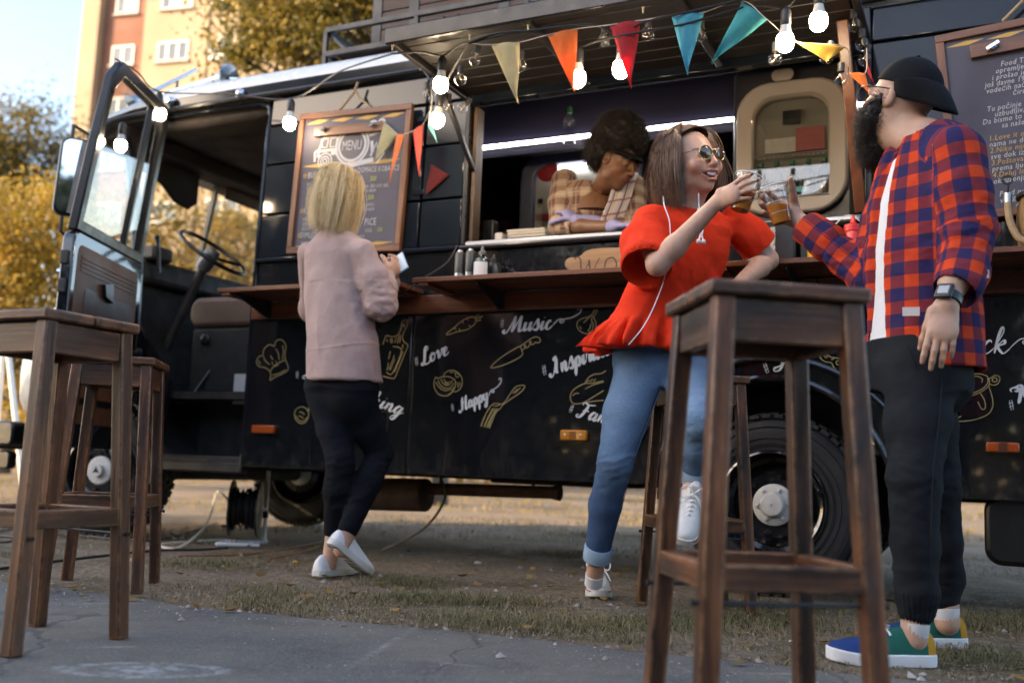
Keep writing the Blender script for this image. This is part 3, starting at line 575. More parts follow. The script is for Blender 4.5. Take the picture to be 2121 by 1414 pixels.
# --- roof rack and its rails
rk = TB(); RKV = -.12
for (a, b) in (((1.31, RKV, 2.735), (END, RKV, 2.735)), ((1.31, RKV, 2.875), (END, RKV, 2.875)), ((1.31, RKV-.9, 2.735), (1.31, RKV, 2.735)), ((1.31, RKV-.9, 2.875), (1.31, RKV, 2.875))): rk.beam(a, b, .028, .028)
for u in (1.31, 1.9, 2.55, 3.2, 3.85, 4.5): rk.beam((u, RKV, 2.62), (u, RKV, 2.872), .024, .024, (0, 1, 0))
rk.beam((1.32, RKV-.02, 2.86), (1.44, RKV-.02, 2.745), .015, .015)
for u in (1.31, 2.4, 3.5): rk.beam((u, RKV, 2.735), (u, RKV-1.4, 2.735), .024, .024)
part(rk, 'roof_rack', GREYP)
for k in range(5): v = RKV-.03-k*.16; part(TB().bx(1.33, END, v-.14, v, 2.752, 2.772), 'rack_plank', wood('plank_brown', (.04, .02, .012), (.13, .06, .03), (.2, .1, .055), 0, .6), bevel=.004)
# --- cab: floor, step, seat base, pillars, windscreen
part(TB().bx(-.35, 1.07, -1.95, -.02, .80, .84), 'cab_floor', DUST); part(TB().bx(.46, 1.066, -.28, .03, .43, .49), 'step', DUST, bevel=.01); part(TB().bx(.47, 1.066, -.02, .045, .40, .46), 'step_edge', DUST, bevel=.012)
part(TB().bx(.46, 1.06, -.30, -.281, .49, .80), 'step_riser', DUST); part(TB().bx(.24, 1.045, -1.9, -.305, .43, .795), 'cab_underfloor', IRON); part(TB().bx(1.05, 1.068, -1.95, .02, .42, 1.15), 'bulkhead', IRON); part(TB().bx(1.05, 1.068, -1.95, -.05, 1.15, 2.45), 'cab_back_wall', DARKIN)
part(TB().tube(catmull([(1.064, .035, .44), (1.07, .045, 1.2), (1.074, .05, 1.6), (1.076, .035, 2.2), (1.07, .02, 2.38), (1.03, .015, 2.43), (.9, .012, 2.445), (.5, .01, 2.45), (.24, .005, 2.45)], 6), .012, 8), 'door_frame', PAINT_UP)
part(TB().bx(-.3, 1.05, -2.0, .0, 2.452, 2.47), 'headlining', DARKIN); part(TB().bx(.2, 1.05, -.25, -.02, 2.38, 2.45), 'header_box', DARKIN, bevel=.03)
# front pillar, dash, windscreen frame
part(TB().tube(catmull([(.2, .03, .9), (.2, .04, 1.35), (.16, .03, 1.75), (.04, .0, 2.15), (-.08, -.03, 2.42)], 5), .035, 8), 'front_pillar', BLK)
part(TB().tube(catmull([(.0, -1.98, .9), (-.05, -2.0, 1.5), (-.12, -1.98, 2.0), (-.16, -1.95, 2.42)], 5), .04, 8), 'front_pillar', BLK)
part(TB().tube(catmull([(1.03, -1.99, .9), (1.03, -2.0, 1.5), (1.03, -1.98, 2.0), (1.03, -1.95, 2.42)], 5), .05, 8), 'rear_pillar', BLK)
part(TB().bx(-.36, .08, -1.95, -.02, 1.50, 1.66), 'dashboard', DUST, bevel=.04, seg=3); part(TB().bx(-.30, .02, -1.9, -.06, .84, 1.50), 'dash_panel', IRON)
part(TB().bx(-.42, 1.03, -2.02, -1.98, .84, 1.62), 'far_door', IRON, bevel=.01); part(TB().bx(-.38, -.02, -1.97, -.0, 2.36, 2.46), 'windscreen_header', DARKIN, bevel=.02)
m = TB(); m.add([(-.36, -.06, 1.66), (-.36, -1.94, 1.66), (-.22, -1.94, 2.37), (-.22, -.06, 2.37)], [(0, 1, 2, 3)]); part(m, 'windscreen', glass('screen_glass', (.93, .95, .93)))
part(TB().beam((-.36, -1.0, 1.66), (-.22, -1.0, 2.37), .03, .03), 'screen_bar', BLK)
vis = [(-.26, -.30), (-.26, -.62), (-.26, -.9)]
for k, (a, b) in enumerate(((-.25, -.78), (-1.05, -1.7))):
    poly = [(a, 2.42), (a-.02, 2.26), (a-.14, 2.235), (a-.2, 2.22), (b+.2, 2.13), (b+.08, 2.11), (b, 2.17), (b, 2.42)] if k == 0 else [(a, 2.42), (a, 2.28), (b, 2.27), (b, 2.42)]
    part(TB().prism(poly, (-.20, 0, 0), VY, UZ, UX, .03), 'sun_visor', DARKIN if k == 0 else simple('visor_brown', (.10, .06, .04), .7), bevel=.012)
cur = TB(); cur.loft([[(1.02+.03*math.sin(k*1.7), -.15-.03*k-.015*math.sin(k*2.6), 1.35+.0*k+q*(.95 if k < 8 else .9)) for k in range(10)] for q in (0, .5, 1)], closed=False, cap=False); part(cur, 'curtain', DARKIN)
# steering wheel, column, seat, lever
sc_ = Vector((.30, -.45, 1.735)); ax = Vector((.52, -.05, .72)).normalized(); e1, e2 = frame_of(ax)
sw_ = part(TB().loft([[sc_+(e1*math.cos(a)+e2*math.sin(a))*(.225+.013*math.cos(b))+ax*.013*math.sin(b) for b in [2*math.pi*j/8 for j in range(8)]] for a in [2*math.pi*k/40 for k in range(40)]], loop=True), 'steering_wheel', BLK)
sp = TB(); 
for a in (0.3, math.pi-.3): sp.beam(sc_-ax*.03, sc_+(e1*math.cos(a)+e2*math.sin(a))*.22, .03, .015)
part(sp, 'spokes', BLK, sw_); part(TB().lathe([(.001, .03), (.04, .02), (.05, -.02), (.05, -.08), (.045, -.12)], sc_, ax, 20), 'steering_hub', simple('grey_plastic', (.12, .125, .13), .35), sw_)
part(TB().tube([sc_-ax*.08, Vector((-.12, -.42, .9))], .03, 10), 'steering_column', DUST); part(TB().tube(catmull([(.16, -.16, 1.56), (.15, -.15, 1.70), (.13, -.15, 1.79)], 4), [.012]*5+[.011, .016, .02, .008], 8), 'indicator_stalk', BLK)
part(TB().box((.10, -.2, 1.68), (.1, .16, .09)), 'dash_gauge', DUST, bevel=.02)
seat = part(TB().prism(rrect(.42, .98, 1.22, 1.40, .075), (0, -.62, 0), UX, UZ, VY, .46), 'seat', simple('seat_vinyl', (.085, .05, .034), .5, var=.15), bevel=.03, seg=3)
part(TB().bx(.45, 1.0, -.60, -.17, .84, 1.22), 'seat_base', IRON, bevel=.02); part(TB().lathe([(.03, 0), (.035, .012), (.02, .02)], (.56, -.168, 1.15), VY, 14), 'seat_knob', BLK)
part(TB().bx(.80, .88, -.165, -.158, .78, .95), 'warning_sticker', simple('sticker_white', (.5, .5, .48), .6)); part(TB().tube([(.55, -.12, .84), (.62, -.2, 1.02), (.66, -.22, 1.06)], .01, 8), 'hand_brake', BLK)
part(TB().prism([(-.42, .84), (.22, .84), (.4, .55), (.52, .42), (.40, .42), (.34, .5), (.2, .84)], (0, -.3, 0), UX, UZ, VY, .3), 'inner_wing', DUST)
# nose: bonnet, wings, bumper
def nose_sec(u, wt, hw, wb=.62): return [(u, -.99+hw*math.copysign(abs(math.cos(a))**.45, math.cos(a)), wb+(wt-wb)*(.5+.5*math.copysign(abs(math.sin(a))**.5, math.sin(a)))) for a in [2*math.pi*k/28 for k in range(28)]]
nz = TB(); nz.loft([nose_sec(-.93, 1.10, .78, .7), nose_sec(-.86, 1.28, .9), nose_sec(-.72, 1.42, .965), nose_sec(-.5, 1.52, 1.0), nose_sec(-.32, 1.60, 1.01), nose_sec(-.22, 1.64, 1.015)]); part(nz, 'bonnet', WHITEP, smooth=60)
part(TB().loft([[(u, y, z) for (y, z) in ((.0, .62), (.03, 1.2), (.01, 1.3), (-.2, 1.32), (-.2, .62))] for u in (-.60, -.5, -.42)]), 'front_wing', PAINT, bevel=.02)
fa = [(.45*math.cos(a), .38+.45*math.sin(a)) for a in [math.pi*1.04-math.pi*1.08*k/20 for k in range(21)]]
part(TB().prism([(-.44, .55)]+fa+[(.46, .55), (.5, .9), (.2, 1.25), (-.42, 1.25)], (0, .0, 0), UX, UZ, VY, .03), 'wing_arch', PAINT); part(TB().tube([(x, .035, z) for x, z in fa], .018, 8), 'arch_lip', BLK)
part(TB().loft([[(u, y, z) for y, z in ((0, .48), (0, .64), (-2.0, .64), (-2.0, .48))] for u in (-1.0, -.9)]), 'bumper', BLK, bevel=.02); part(TB().prism(rrect(-.98, -.70, .50, .65, .04), (0, -.05, 0), UX, UZ, VY, .1), 'bumper_end', BLK, bevel=.015); part(TB().prism(rrect(-.88, -.76, .36, .47, .03), (0, -.05, 0), UX, UZ, VY, .06), 'tow_box', BLK, bevel=.01)
# --- open driver's door
HG = Vector((.20, .05, 0)); DA = R_(65); dd = Vector((math.cos(DA), math.sin(DA), 0)); dn = Vector((math.sin(DA), -math.cos(DA), 0))   # dn: inner side of the door (towards the rear)
def DP(s, z, d=0):
    lean = max(0, z-1.45); return HG+dd*s+dn*(d+.11*lean+.03*lean*lean)+Vector((0, 0, z))
def dloop(s0, s1, z0, z1, r, rake=0, n=5):
    out = []
    for x, y in rrect(s0, s1, z0, z1, r, n): out.append((x-rake*max(0, y-1.45), y))
    return out
def dslab(mb, outer, d0, d1, inner=None):
    n = len(outer); L = lambda lp, d: [DP(x, z, d) for x, z in lp]
    if inner is None: return mb.add(L(outer, d0)+L(outer, d1), [tuple(range(n-1, -1, -1)), tuple(range(n, 2*n))]+[(k, (k+1) % n, n+(k+1) % n, n+k) for k in range(n)])
    vs = L(outer, d0)+L(inner, d0)+L(inner, d1)+L(outer, d1); fs = []
    for A, B in ((0, 1), (1, 2), (2, 3), (3, 0)):
        for k in range(n): l = (k+1) % n; fs.append((A*n+k, A*n+l, B*n+l, B*n+k))
    return mb.add(vs, fs)
door = part(dslab(TB(), dloop(.0, .885, .50, 1.56, .05), -.03, .03), 'cab_door', PAINT, bevel=.008)
def wl(o, z0=1.585): # window loop, front edge raked
    s0, s1 = .02+o, .875-o
    def fr(z): return s0+.09*max(0, (z-1.6)/.85)
    pts = [(s1, z0+o), (s1, 2.0), (s1, 2.36-o), (s1-.07, 2.455-o), (.5, 2.455-o), (fr(2.40)+.06, 2.455-o), (fr(2.36), 2.38-o), (fr(2.0), 2.0), (fr(1.7), 1.7), (fr(1.6), z0+o), (.45, z0+o)]
    return pts
part(dslab(TB(), wl(0, 1.562), -.024, .026, wl(.058, 1.562)), 'window_frame', BLK, door, bevel=.008); part(dslab(TB(), wl(.052, 1.562), -.003, .003), 'door_glass', glass('door_glass', (.9, .92, .92), trans=.95), door)
m = TB(); m.beam(DP(.27, 1.60, .0), DP(.31, 2.40, .0), .035, .035, dn); part(m, 'quarter_bar', BLK, door, bevel=.006)
TRIM = simple('door_trim_brown', (.12, .050, .022), .5, var=.25, nscale=6)
part(dslab(TB(), dloop(.06, .84, .62, 1.50, .05), .031, .038), 'inner_trim', TRIM, door, bevel=.004)
part(dslab(TB(), dloop(.10, .76, .72, 1.12, .05), .0385, .047, dloop(.13, .73, .75, 1.09, .04)), 'map_pocket', BLK, door); part(dslab(TB(), dloop(.13, .73, 1.14, 1.30, .03), .0385, .043), 'trim_panel', simple('trim_dark', (.06, .032, .02), .4), door, bevel=.003)
for k in range(4): part(dslab(TB(), [(.10, 1.37+k*.022), (.80, 1.37+k*.022), (.80, 1.382+k*.022), (.10, 1.382+k*.022)], .0385, .044), 'trim_rib', TRIM, door)
m = TB(); m.lathe([(.034, 0), (.034, .02), (.018, .028), (.016, .07), (.03, .08), (.03, .1), (.0, .105)], DP(.2, 1.03, .042), dn, 14); part(m, 'window_winder', BLK, door)
part(TB().prism([(0, 0), (.1, .02), (.12, .08), (.02, .1)], DP(.42, 1.27, .044), dd, UZ, dn, .02), 'pull_handle', BLK, door)
for z in (.70, .95, 1.12, 1.28, 1.42): part(TB().box(DP(.888, z, 0), (.02, .04, .07), Matrix.Rotation(DA, 3, 'Z')), 'edge_latch', DUST, door, bevel=.006)
m = TB(); m.lathe([(.016, 0), (.02, .01), (.02, .035), (.01, .04)], DP(.80, 1.36, -.032), -dn, 12); part(m, 'outer_button', CHROME, door)
# mirror on an arm
mc = Vector((.50, .78, 1.86)); me_x = Vector((.52, -.80, .12)).normalized()  # width axis
mirror = part(TB().prism(rrect(-.08, .08, -.21, .19, .045), mc, Vector((-.53, .85, 0)), Vector((.05, 0, 1)), Vector((-.85, -.53, 0)), .045), 'wing_mirror', BLK, bevel=.012)
part(TB().prism(rrect(-.07, .07, -.197, .177, .038), mc+Vector((.85, .53, 0))*.002, Vector((-.53, .85, 0)), Vector((.05, 0, 1)), Vector((.85, .53, 0)), .002), 'mirror_glass', simple('mirror_silver', (.85, .87, .9), .03, 1, var=.01), mirror)
part(TB().tube([(.1, .1, 2.2), (.36, .7, 2.16), (.36, .72, 1.6), (.08, .08, 1.4)], .01, 8), 'mirror_arm', BLK)
# --- chrome air horns
for (a, b, r) in ((tk(322, 200, -.26), tk(474, 155, -.06), .06), (tk(272, 212, -.05), tk(300, 198, -.12), .052)):
    a, b = Vector(a), Vector(b)
    if r == .052: a, b = b+(b-a)*4, a
    d = (b-a); hn = TB(); L = d.length; hn.lathe([(.012, 0), (.013, L*.6), (.018, L*.82), (.03, L*.92), (r, L), (r+.006, L+.004), (r-.006, L-.004), (.012, L-.06)], a, d, 24); part(hn, 'air_horn', CHROME)
    for f in (.3, .8): q = a+d*f; part(TB().tube([q, Vector((q.x, q.y, 2.5+.12*(q.y < -.1)))], .008, 6), 'horn_bracket', BLK)
for (x, y) in ((500, 196), (355, 212)): q = Vector(tk(x, y, .05)); part(TB().lathe([(.03, 0), (.028, .02), (.012, .035)], q, VY, 14), 'marker_lamp', CHROME)
# --- wheels
def wheel(u, v, w, steer, rear, vis=True):
    Mw = TM @ Matrix.Translation((u, -v, w)) @ Matrix.Rotation(steer, 4, 'Z')
    def L(mb, name, mat, par=None, **k): return mb.build(name, mat, par or truck, M=Mw, **k)
    # local: -y outward axis
    tyre = MB(); R0, WID = .38, .19
    prof = [(.215, -.02), (.225, -.004), (.26, .0), (.30, .004), (.335, -.004), (.358, -.022), (.372, -.045), (.374, -WID+.045), (.358, -WID+.02), (.30, -WID), (.22, -WID+.02)]
    tyre.lathe([(r_, z) for r_, z in prof], (0, 0, 0), (0, -1, 0), 64, cap=False); T_ = L(tyre, 'wheel', RUB, smooth=30)
    tr = MB(); N = 46
    for k in range(N):
        a = 2*math.pi*k/N
        for (z, dz, da, h) in ((-.022, .036, 0, .006), (-.075, .045, .5, .007), (-.13, .045, 0, .007), (-.172, .034, .5, .006)):
            aa = a+da*2*math.pi/N; Rm = Matrix(((math.cos(aa), 0, -math.sin(aa)), (0, 1, 0), (math.sin(aa), 0, math.cos(aa))))
            tr.box(Rm @ Vector((.369+h-(.008 if z in (-.022, -.172) else 0), -z, 0)), (.016, dz, .036), Rm)
    for rr_ in (.245, .252, .275, .322): tr.tube([(rr_*math.cos(a), -.004 if rr_ > .27 else -.0015, rr_*math.sin(a)) for a in [2*math.pi*k/48 for k in range(49)]], .0022, 4)
    L(tr, 'tread', RUB, T_)
    rim = MB(); rim.lathe([(.222, .004), (.214, .007), (.208, -.012), (.20, -.03), (.195, -.075), (.175, -.085), (.135, -.055 if rear else -.02), (.10, -.06 if rear else -.01), (.0, -.06 if rear else -.01)], (0, 0, 0), (0, -1, 0), 48, cap=False); rm_ = L(rim, 'rim', PAINT, T_)
    z0 = -.058 if rear else -.012
    for k in range(6):
        a = 2*math.pi*(k+.3)/6; L(MB().lathe([(.014, 0), (.014, .016), (.008, .022), (.001, .022)], (.118*math.cos(a), -z0, .118*math.sin(a)), (0, -1, 0), 6), 'wheel_nut', BLK, T_)
    HUBW = simple('hub_white', (.55, .55, .53), .5, var=.1, nscale=30)
    if rear:
        h = L(MB().lathe([(.086, z0), (.086, z0+.015), (.078, z0+.021), (.054, z0+.022), (.052, z0+.04), (.042, z0+.052), (.006, z0+.056), (.005, z0+.05), (0, z0+.05)], (0, 0, 0), (0, -1, 0), 32), 'hub', HUBW, T_)
        for k in range(6): a = 2*math.pi*(k+.1)/6; L(MB().lathe([(.009, 0), (.009, .008), (.004, .014), (.001, .014)], (.066*math.cos(a), -(z0+.02), .066*math.sin(a)), (0, -1, 0), 8), 'hub_bolt', HUBW, T_)
    else:
        L(MB().lathe([(.082, z0), (.082, z0+.012), (.074, z0+.02), (.036, z0+.022), (.034, z0+.05), (.0, z0+.05)], (0, 0, 0), (0, -1, 0), 6*5), 'hub', HUBW, T_)
        st = MB()
        for k in range(3):
            a = R_(90+120*k); b_ = a+.5; st.add([(0, -(z0+.052), 0), (.009*math.cos(a+1.05), -(z0+.052), .009*math.sin(a+1.05)), (.026*math.cos(a), -(z0+.052), .026*math.sin(a)), (.009*math.cos(a-1.05), -(z0+.052), .009*math.sin(a-1.05))], [(0, 1, 2, 3)])
        L(st, 'hub_star', BLK, T_)
wheel(0, .0, .38, R_(14), False); wheel(WU, .0, .38, 0, True)
wheel(0, -1.86, .38, R_(14), False); wheel(WU, -1.70, .38, 0, True)
# --- chassis, axle, exhaust, tank, mud flap, shock
ch = TB(); ch.bx(-.8, END, -.62, -.54, .42, .56).bx(-.8, END, -1.5, -1.42, .42, .56)
for u in (.5, 1.4, 2.5, 3.2, 4.6): ch.bx(u, u+.08, -1.5, -.5, .44, .54)
part(ch, 'chassis_rails', IRON); part(TB().tube([(0, -.1, .38), (0, -1.8, .38)], .05, 10), 'front_axle', IRON); part(TB().tube([(WU, -.1, .38), (WU, -.7, .38), (WU, -.8, .37), (WU, -1, .37), (WU, -1.1, .38), (WU, -1.7, .38)], [.06, .07, .15, .15, .07, .06], 14), 'rear_axle', IRON)
part(TB().bx(1.07, END, -1.98, -.52, .56, .60), 'floor_pan', IRON); part(TB().bx(1.07, 3.2, -.519, .015, .56, .60), 'floor_pan', IRON); part(TB().bx(4.4, END, -.519, .015, .56, .60), 'floor_pan', IRON)
part(TB().bx(.2, 1.9, -1.9, -.5, .43, .6).bx(2.3, 3.0, -1.0, -.4, .41, .6), 'underbody', IRON, bevel=.02)
mf = part(TB().lathe([(.05, 0), (.085, .02), (.085, .58), (.05, .60)], (1.42, -.30, .315), (1, 0, .03), 24), 'muffler', simple('rust', (.05, .024, .016), .85, var=.5), bevel=.005); part(TB().tube([(2.0, -.30, .365), (2.7, -.30, .378)], .031, 16).lathe([(.031, 0), (.038, .03), (.038, .045), (.03, .046)], (2.70, -.30, .378), (1, 0, 0), 16), 'tail_pipe', MATS['rust'], mf)
for u in (1.5, 2.08, 2.6): part(TB().tube([(u, -.30, .58), (u, -.30, .36)], .008, 6), 'pipe_hanger', IRON)
part(TB().tube(catmull([(2.1, -.25, .44), (2.12, -.28, .32), (1.98, -.32, .16), (1.72, -.36, .03)], 6), .007, 6), 'hanging_hose', simple('hose_grey', (.10, .08, .06), .7))
part(TB().prism(rrect(4.6, 5.9, .20, .46, .06), (0, -.35, 0), UX, UZ, VY, .36), 'skirt_tank', BLK, bevel=.02)
part(TB().box((WU+.52, -.12, .32), (.012, .26, .44)), 'mud_flap', RUB); 
m = TB(); m.prism([(-.02, 0), (.06, 0), (.02, .07)], (WU+.527, -.06, .12), VY, UZ, UX, .003); part(m, 'flap_triangle', simple('flap_red', (.35, .09, .05), .6))
# --- side lamps
def lamp(x0, y0, x1, y1, col, name):
    a, b = tk(x0, y0, .05), tk(x1, y1, .05); t_ = NT(name); t_.set(Base_Color=col, Roughness=.2, Coat_Weight=.5); 
    return part(TB().prism(rrect(a[0], b[0], b[2], a[2], .008, 3), (0, .0505, 0), UX, UZ, VY, .028), 'side_lamp', t_.m, bevel=.006), a, b
l1, _, _ = lamp(528, 880, 572, 898, (.42, .075, .012), 'lamp_red')
l2, a, b = lamp(1165, 890, 1218, 913, (.55, .19, .01), 'lamp_amber'); mu, mw = (a[0]+b[0])/2, (a[2]+b[2])/2
part(TB().bx(mu-.016, mu+.016, .079, .081, mw-.016, mw+.016), 'lens_mark', simple('lamp_brown', (.25, .08, .01), .4), l2)
for s in (-1, 1): part(TB().lathe([(.006, 0), (.006, .002), (.002, .003)], (mu+s*.038, .079, mw), VY, 10), 'lens_screw', STEEL, l2)
l3, a, b = lamp(2042, 915, 2112, 938, (.40, .07, .012), 'lamp_orange'); mu, mw = (a[0]+b[0])/2, (a[2]+b[2])/2; part(TB().bx(mu-.014, mu+.014, .079, .081, mw-.017, mw+.017), 'lens_mark', simple('lamp_dark', (.10, .03, .01), .4), l3)
# fuel hatch outline, handle
m = TB(); pts = [(1.515, .052, .47), (1.515, .052, .70), (1.53, .052, .735), (1.60, .052, .738), (1.95, .052, .738), (1.965, .052, .72), (1.965, .052, .47)]
part(m.tube(pts, .0035, 6), 'locker_gap', BLK); part(TB().bx(1.53, 1.62, .0515, .056, .675, .683), 'locker_pull', STEEL)
part(TB().bx(2.0765, 2.0895, .03, .042, .45, 1.21), 'joint_strip', BLK)
# --- fold-down shelves: backing board, planks, brackets
for (a, b) in ((1.085, 1.9), (1.903, 2.55), (2.553, 4.0), (4.003, 5.6)): part(TB().bx(a, b, .0505, .075, 1.216, 1.305), 'backing_board', REDW(0), bevel=.003)
for (a, b) in ((1.09, 2.14), (2.245, 3.60), (3.615, 5.6)):
    for k in range(3): v0 = .066+k*.096; part(TB().bx(a, b, v0, v0+.094, 1.312, 1.334), 'shelf_plank', REDW(0), bevel=.003)
    part(TB().bx(a+.03, a+.08, .08, .345, 1.298, 1.3115), 'shelf_batten', REDW(1)); part(TB().bx(b-.08, b-.03, .08, .345, 1.298, 1.3115), 'shelf_batten', REDW(1))
for u in (1.20, 1.96, 2.565, 3.45, 3.92, 4.9):
    bk = part(TB().prism([(.0765, 1.225), (.0765, 1.310), (.325, 1.310), (.325, 1.296), (.10, 1.222)], (u, 0, 0), VY, UZ, UX, .006), 'bracket', GREYP); part(TB().bx(u-.005, u+.022, .0765, .083, 1.215, 1.31), 'bracket_flange', GREYP, bk)
    for (v, z) in ((.14, 1.285), (.17, 1.278)): part(TB().lathe([(.007, 0), (.006, .006), (.002, .008)], (u-.001, v, z), (-1, 0, 0), 10), 'bolt', CHROME, bk)

# --- kitchen inside
NAVY = simple('kitchen_navy', (.020, .019, .036), .38, var=.25, nscale=3); PURP = simple('kitchen_plum', (.04, .014, .022), .3, var=.2)
part(TB().bx(1.08, END, -2.02, -1.98, .8, 2.5), 'far_wall', NAVY); part(TB().bx(1.08, 1.10, -1.98, -.06, .8, 2.5), 'kitchen_partition', NAVY); part(TB().bx(END-.02, END, -2, .0, .5, 2.5), 'rear_wall', NAVY); part(TB().bx(1.08, END, -1.98, -.0, 2.492, 2.50), 'kitchen_ceiling', simple('ceiling_black', (.008, .008, .014), .7))
part(TB().bx(1.1, END, -1.98, -.06, .60, .64), 'kitchen_floor', IRON)
part(TB().bx(1.5, 5.0, -1.97, -.90, 2.40, 2.49), 'extractor_hood', simple('hood_dark', (.012, .011, .02), .5), bevel=.01); 
led = part(TB().bx(1.95, 4.9, -.549, -.541, 2.243, 2.256), 'led_strip', emis('led_white', (.85, .92, 1), 12)); part(TB().bx(1.95, 4.9, -.558, -.55, 2.236, 2.262), 'led_channel', STEEL, led); part(TB().bx(1.12, 5.8, -.60, -.5585, 2.19, 2.4905), 'ceiling_cabinet', simple('cabinet_navy', (.014, .013, .028), .35, var=.3, nscale=2))
part(TB().bx(1.5, 5.0, -1.97, -1.15, 1.9, 2.0), 'wall_shelf', PURP, bevel=.01); part(TB().bx(1.5, 5.0, -1.16, -1.13, 1.895, 1.925), 'shelf_rail', STEEL); part(TB().bx(1.3, 3.4, -1.97, -1.1, .9, 1.55), 'stove', STEEL, bevel=.02); part(TB().bx(1.3, 3.4, -1.97, -1.93, 1.55, 1.9), 'splashback', PURP)
part(TB().bx(2.2, 2.23, -1.5, -1.46, 1.55, 1.9), 'shelf_post', wood('post_wood', (.05, .03, .015), (.2, .12, .06), (.3, .18, .1), 2)); part(TB().bx(1.7, 2.6, -1.5, -1.46, 1.86, 1.892), 'shelf_beam', MATS['post_wood'])
# ================================================================ painted words and drawings on the truck side
WHP = simple('white_vinyl', (.62, .64, .66), .35, var=.05); GLD = simple('gold_vinyl', (.33, .25, .10), .4, var=.12)
ZA = (840, 640, 4.242); ZB = (500, 640, 5.05); ZC = (1480, 680, 3.309)
def zp(z, x, y, v=.0537): return Vector(tk(z[0]+x/z[2], z[1]+y/z[2], v))
def drawing(name, z, lines, w=.0042):
    """line drawing; every line is a list of enlarged-photo points"""
    mb = TB(); n0 = 0
    for ln in lines:
        cl = ln[0] == ln[-1] and len(ln) > 3; pts = catmull([zp(z, *p) for p in (ln[:-1] if cl else ln)], 4, cl)
        if cl: pts.append(pts[0])
        mb.strip(pts, w, (0, 1, 0), lift=.0002*(n0 % 5)); n0 += 1
    return part(mb, name, GLD, smooth=0)
def arcpts(cx, cy, rx, ry, a0, a1, n=10): return [(cx+rx*math.cos(R_(a0+(a1-a0)*k/n)), cy+ry*math.sin(R_(a0+(a1-a0)*k/n))) for k in range(n+1)]
drawing('painted_carrot', ZA, [[(358, 220), (372, 205), (430, 160), (480, 115), (540, 80), (590, 70), (615, 85), (612, 125), (580, 155), (540, 180), (500, 190), (450, 200), (400, 218), (366, 226), (358, 220)], [(605, 75), (630, 60), (652, 48)], [(612, 90), (645, 75), (678, 62)], [(615, 100), (640, 102), (665, 92)], [(430, 165), (445, 180)], [(500, 105), (508, 125)], [(540, 82), (550, 100)], [(470, 170), (478, 190)], [(560, 140), (570, 155)]])
drawing('painted_knife', ZA, [[(748, 510), (790, 465), (860, 410), (940, 360), (1003, 330), (1025, 375), (1028, 395), (1000, 425), (930, 462), (850, 495), (780, 513), (748, 510)], [(1003, 330), (1060, 290), (1110, 255), (1150, 244), (1180, 258), (1182, 285), (1160, 296), (1140, 290), (1120, 312), (1095, 310), (1075, 335), (1050, 340), (1028, 360)], arcpts(1049, 322, 6, 7, 0, 360, 8), arcpts(1097, 292, 8, 9, 0, 360, 8)])
drawing('painted_onion', ZA, [[(262, 600), (250, 650), (258, 700), (290, 745), (340, 762), (385, 752), (420, 715), (438, 670), (436, 630), (410, 605), (370, 592), (320, 595), (285, 608), (262, 600)], arcpts(345, 640, 88, 118, 20, 75, 5), [(330, 595), (345, 565), (380, 540), (425, 538), (470, 565), (495, 610), (497, 660), (475, 705), (440, 725), (412, 720)], [(265, 640), (300, 690), (350, 715), (410, 700)], [(285, 625), (310, 670), (350, 695), (395, 690), (425, 650)], [(310, 615), (335, 655), (365, 670), (400, 650), (412, 625)], [(335, 610), (352, 640), (375, 650), (392, 630)], arcpts(362, 652, 12, 10, 0, 360, 8), arcpts(455, 580, 16, 18, 0, 360, 7), [(440, 565), (432, 552)], [(455, 640), (462, 690)], [(475, 640), (478, 675)], [(390, 555), (420, 553)]])
drawing('painted_fork', ZA, [[(665, 1030), (690, 960), (720, 890), (765, 835), (800, 828), (850, 832), (890, 790), (925, 735), (965, 685), (1010, 670), (1045, 672), (1035, 705), (990, 745), (930, 785), (880, 820), (850, 845), (835, 870), (800, 900), (770, 960), (737, 1045)], [(665, 1030), (668, 1010), (700, 930), (745, 860)], [(690, 1035), (715, 970), (765, 870)], [(697, 1030), (725, 960), (780, 868)], [(712, 1040), (740, 975), (795, 872)], [(722, 1040), (750, 970), (808, 870)], [(737, 1045), (740, 1020), (770, 960)], [(770, 848), (800, 850), (835, 838)], [(940, 740), (985, 700)], [(960, 740), (1010, 690)]])
drawing('painted_garlic', ZA, [[(1655, 15), (1640, 45), (1600, 70), (1545, 85), (1510, 115), (1508, 155), (1530, 190), (1570, 212), (1610, 216), (1650, 200), (1672, 165), (1672, 120), (1655, 75), (1665, 45), (1685, 12)], [(1640, 50), (1600, 85), (1565, 120)], [(1645, 60), (1635, 100), (1650, 140), (1640, 185), (1610, 210)], [(1630, 130), (1620, 170), (1600, 195)], [(1530, 150), (1545, 175)], [(1655, 15), (1670, 5), (1685, 12)]])
drawing('painted_sausage', ZA, [[(1740, 800), (1640, 810), (1500, 832), (1460, 815), (1448, 775), (1460, 730), (1500, 690), (1570, 655), (1640, 650), (1740, 630)], [(1575, 655), (1600, 610), (1650, 575), (1720, 565), (1760, 540)], [(1470, 760), (1490, 742), (1525, 738)], [(1590, 645), (1615, 620)], [(1620, 640), (1645, 612)], [(1650, 635), (1672, 612)], [(1580, 700), (1650, 665), (1740, 640)], [(1560, 825), (1740, 715)]])
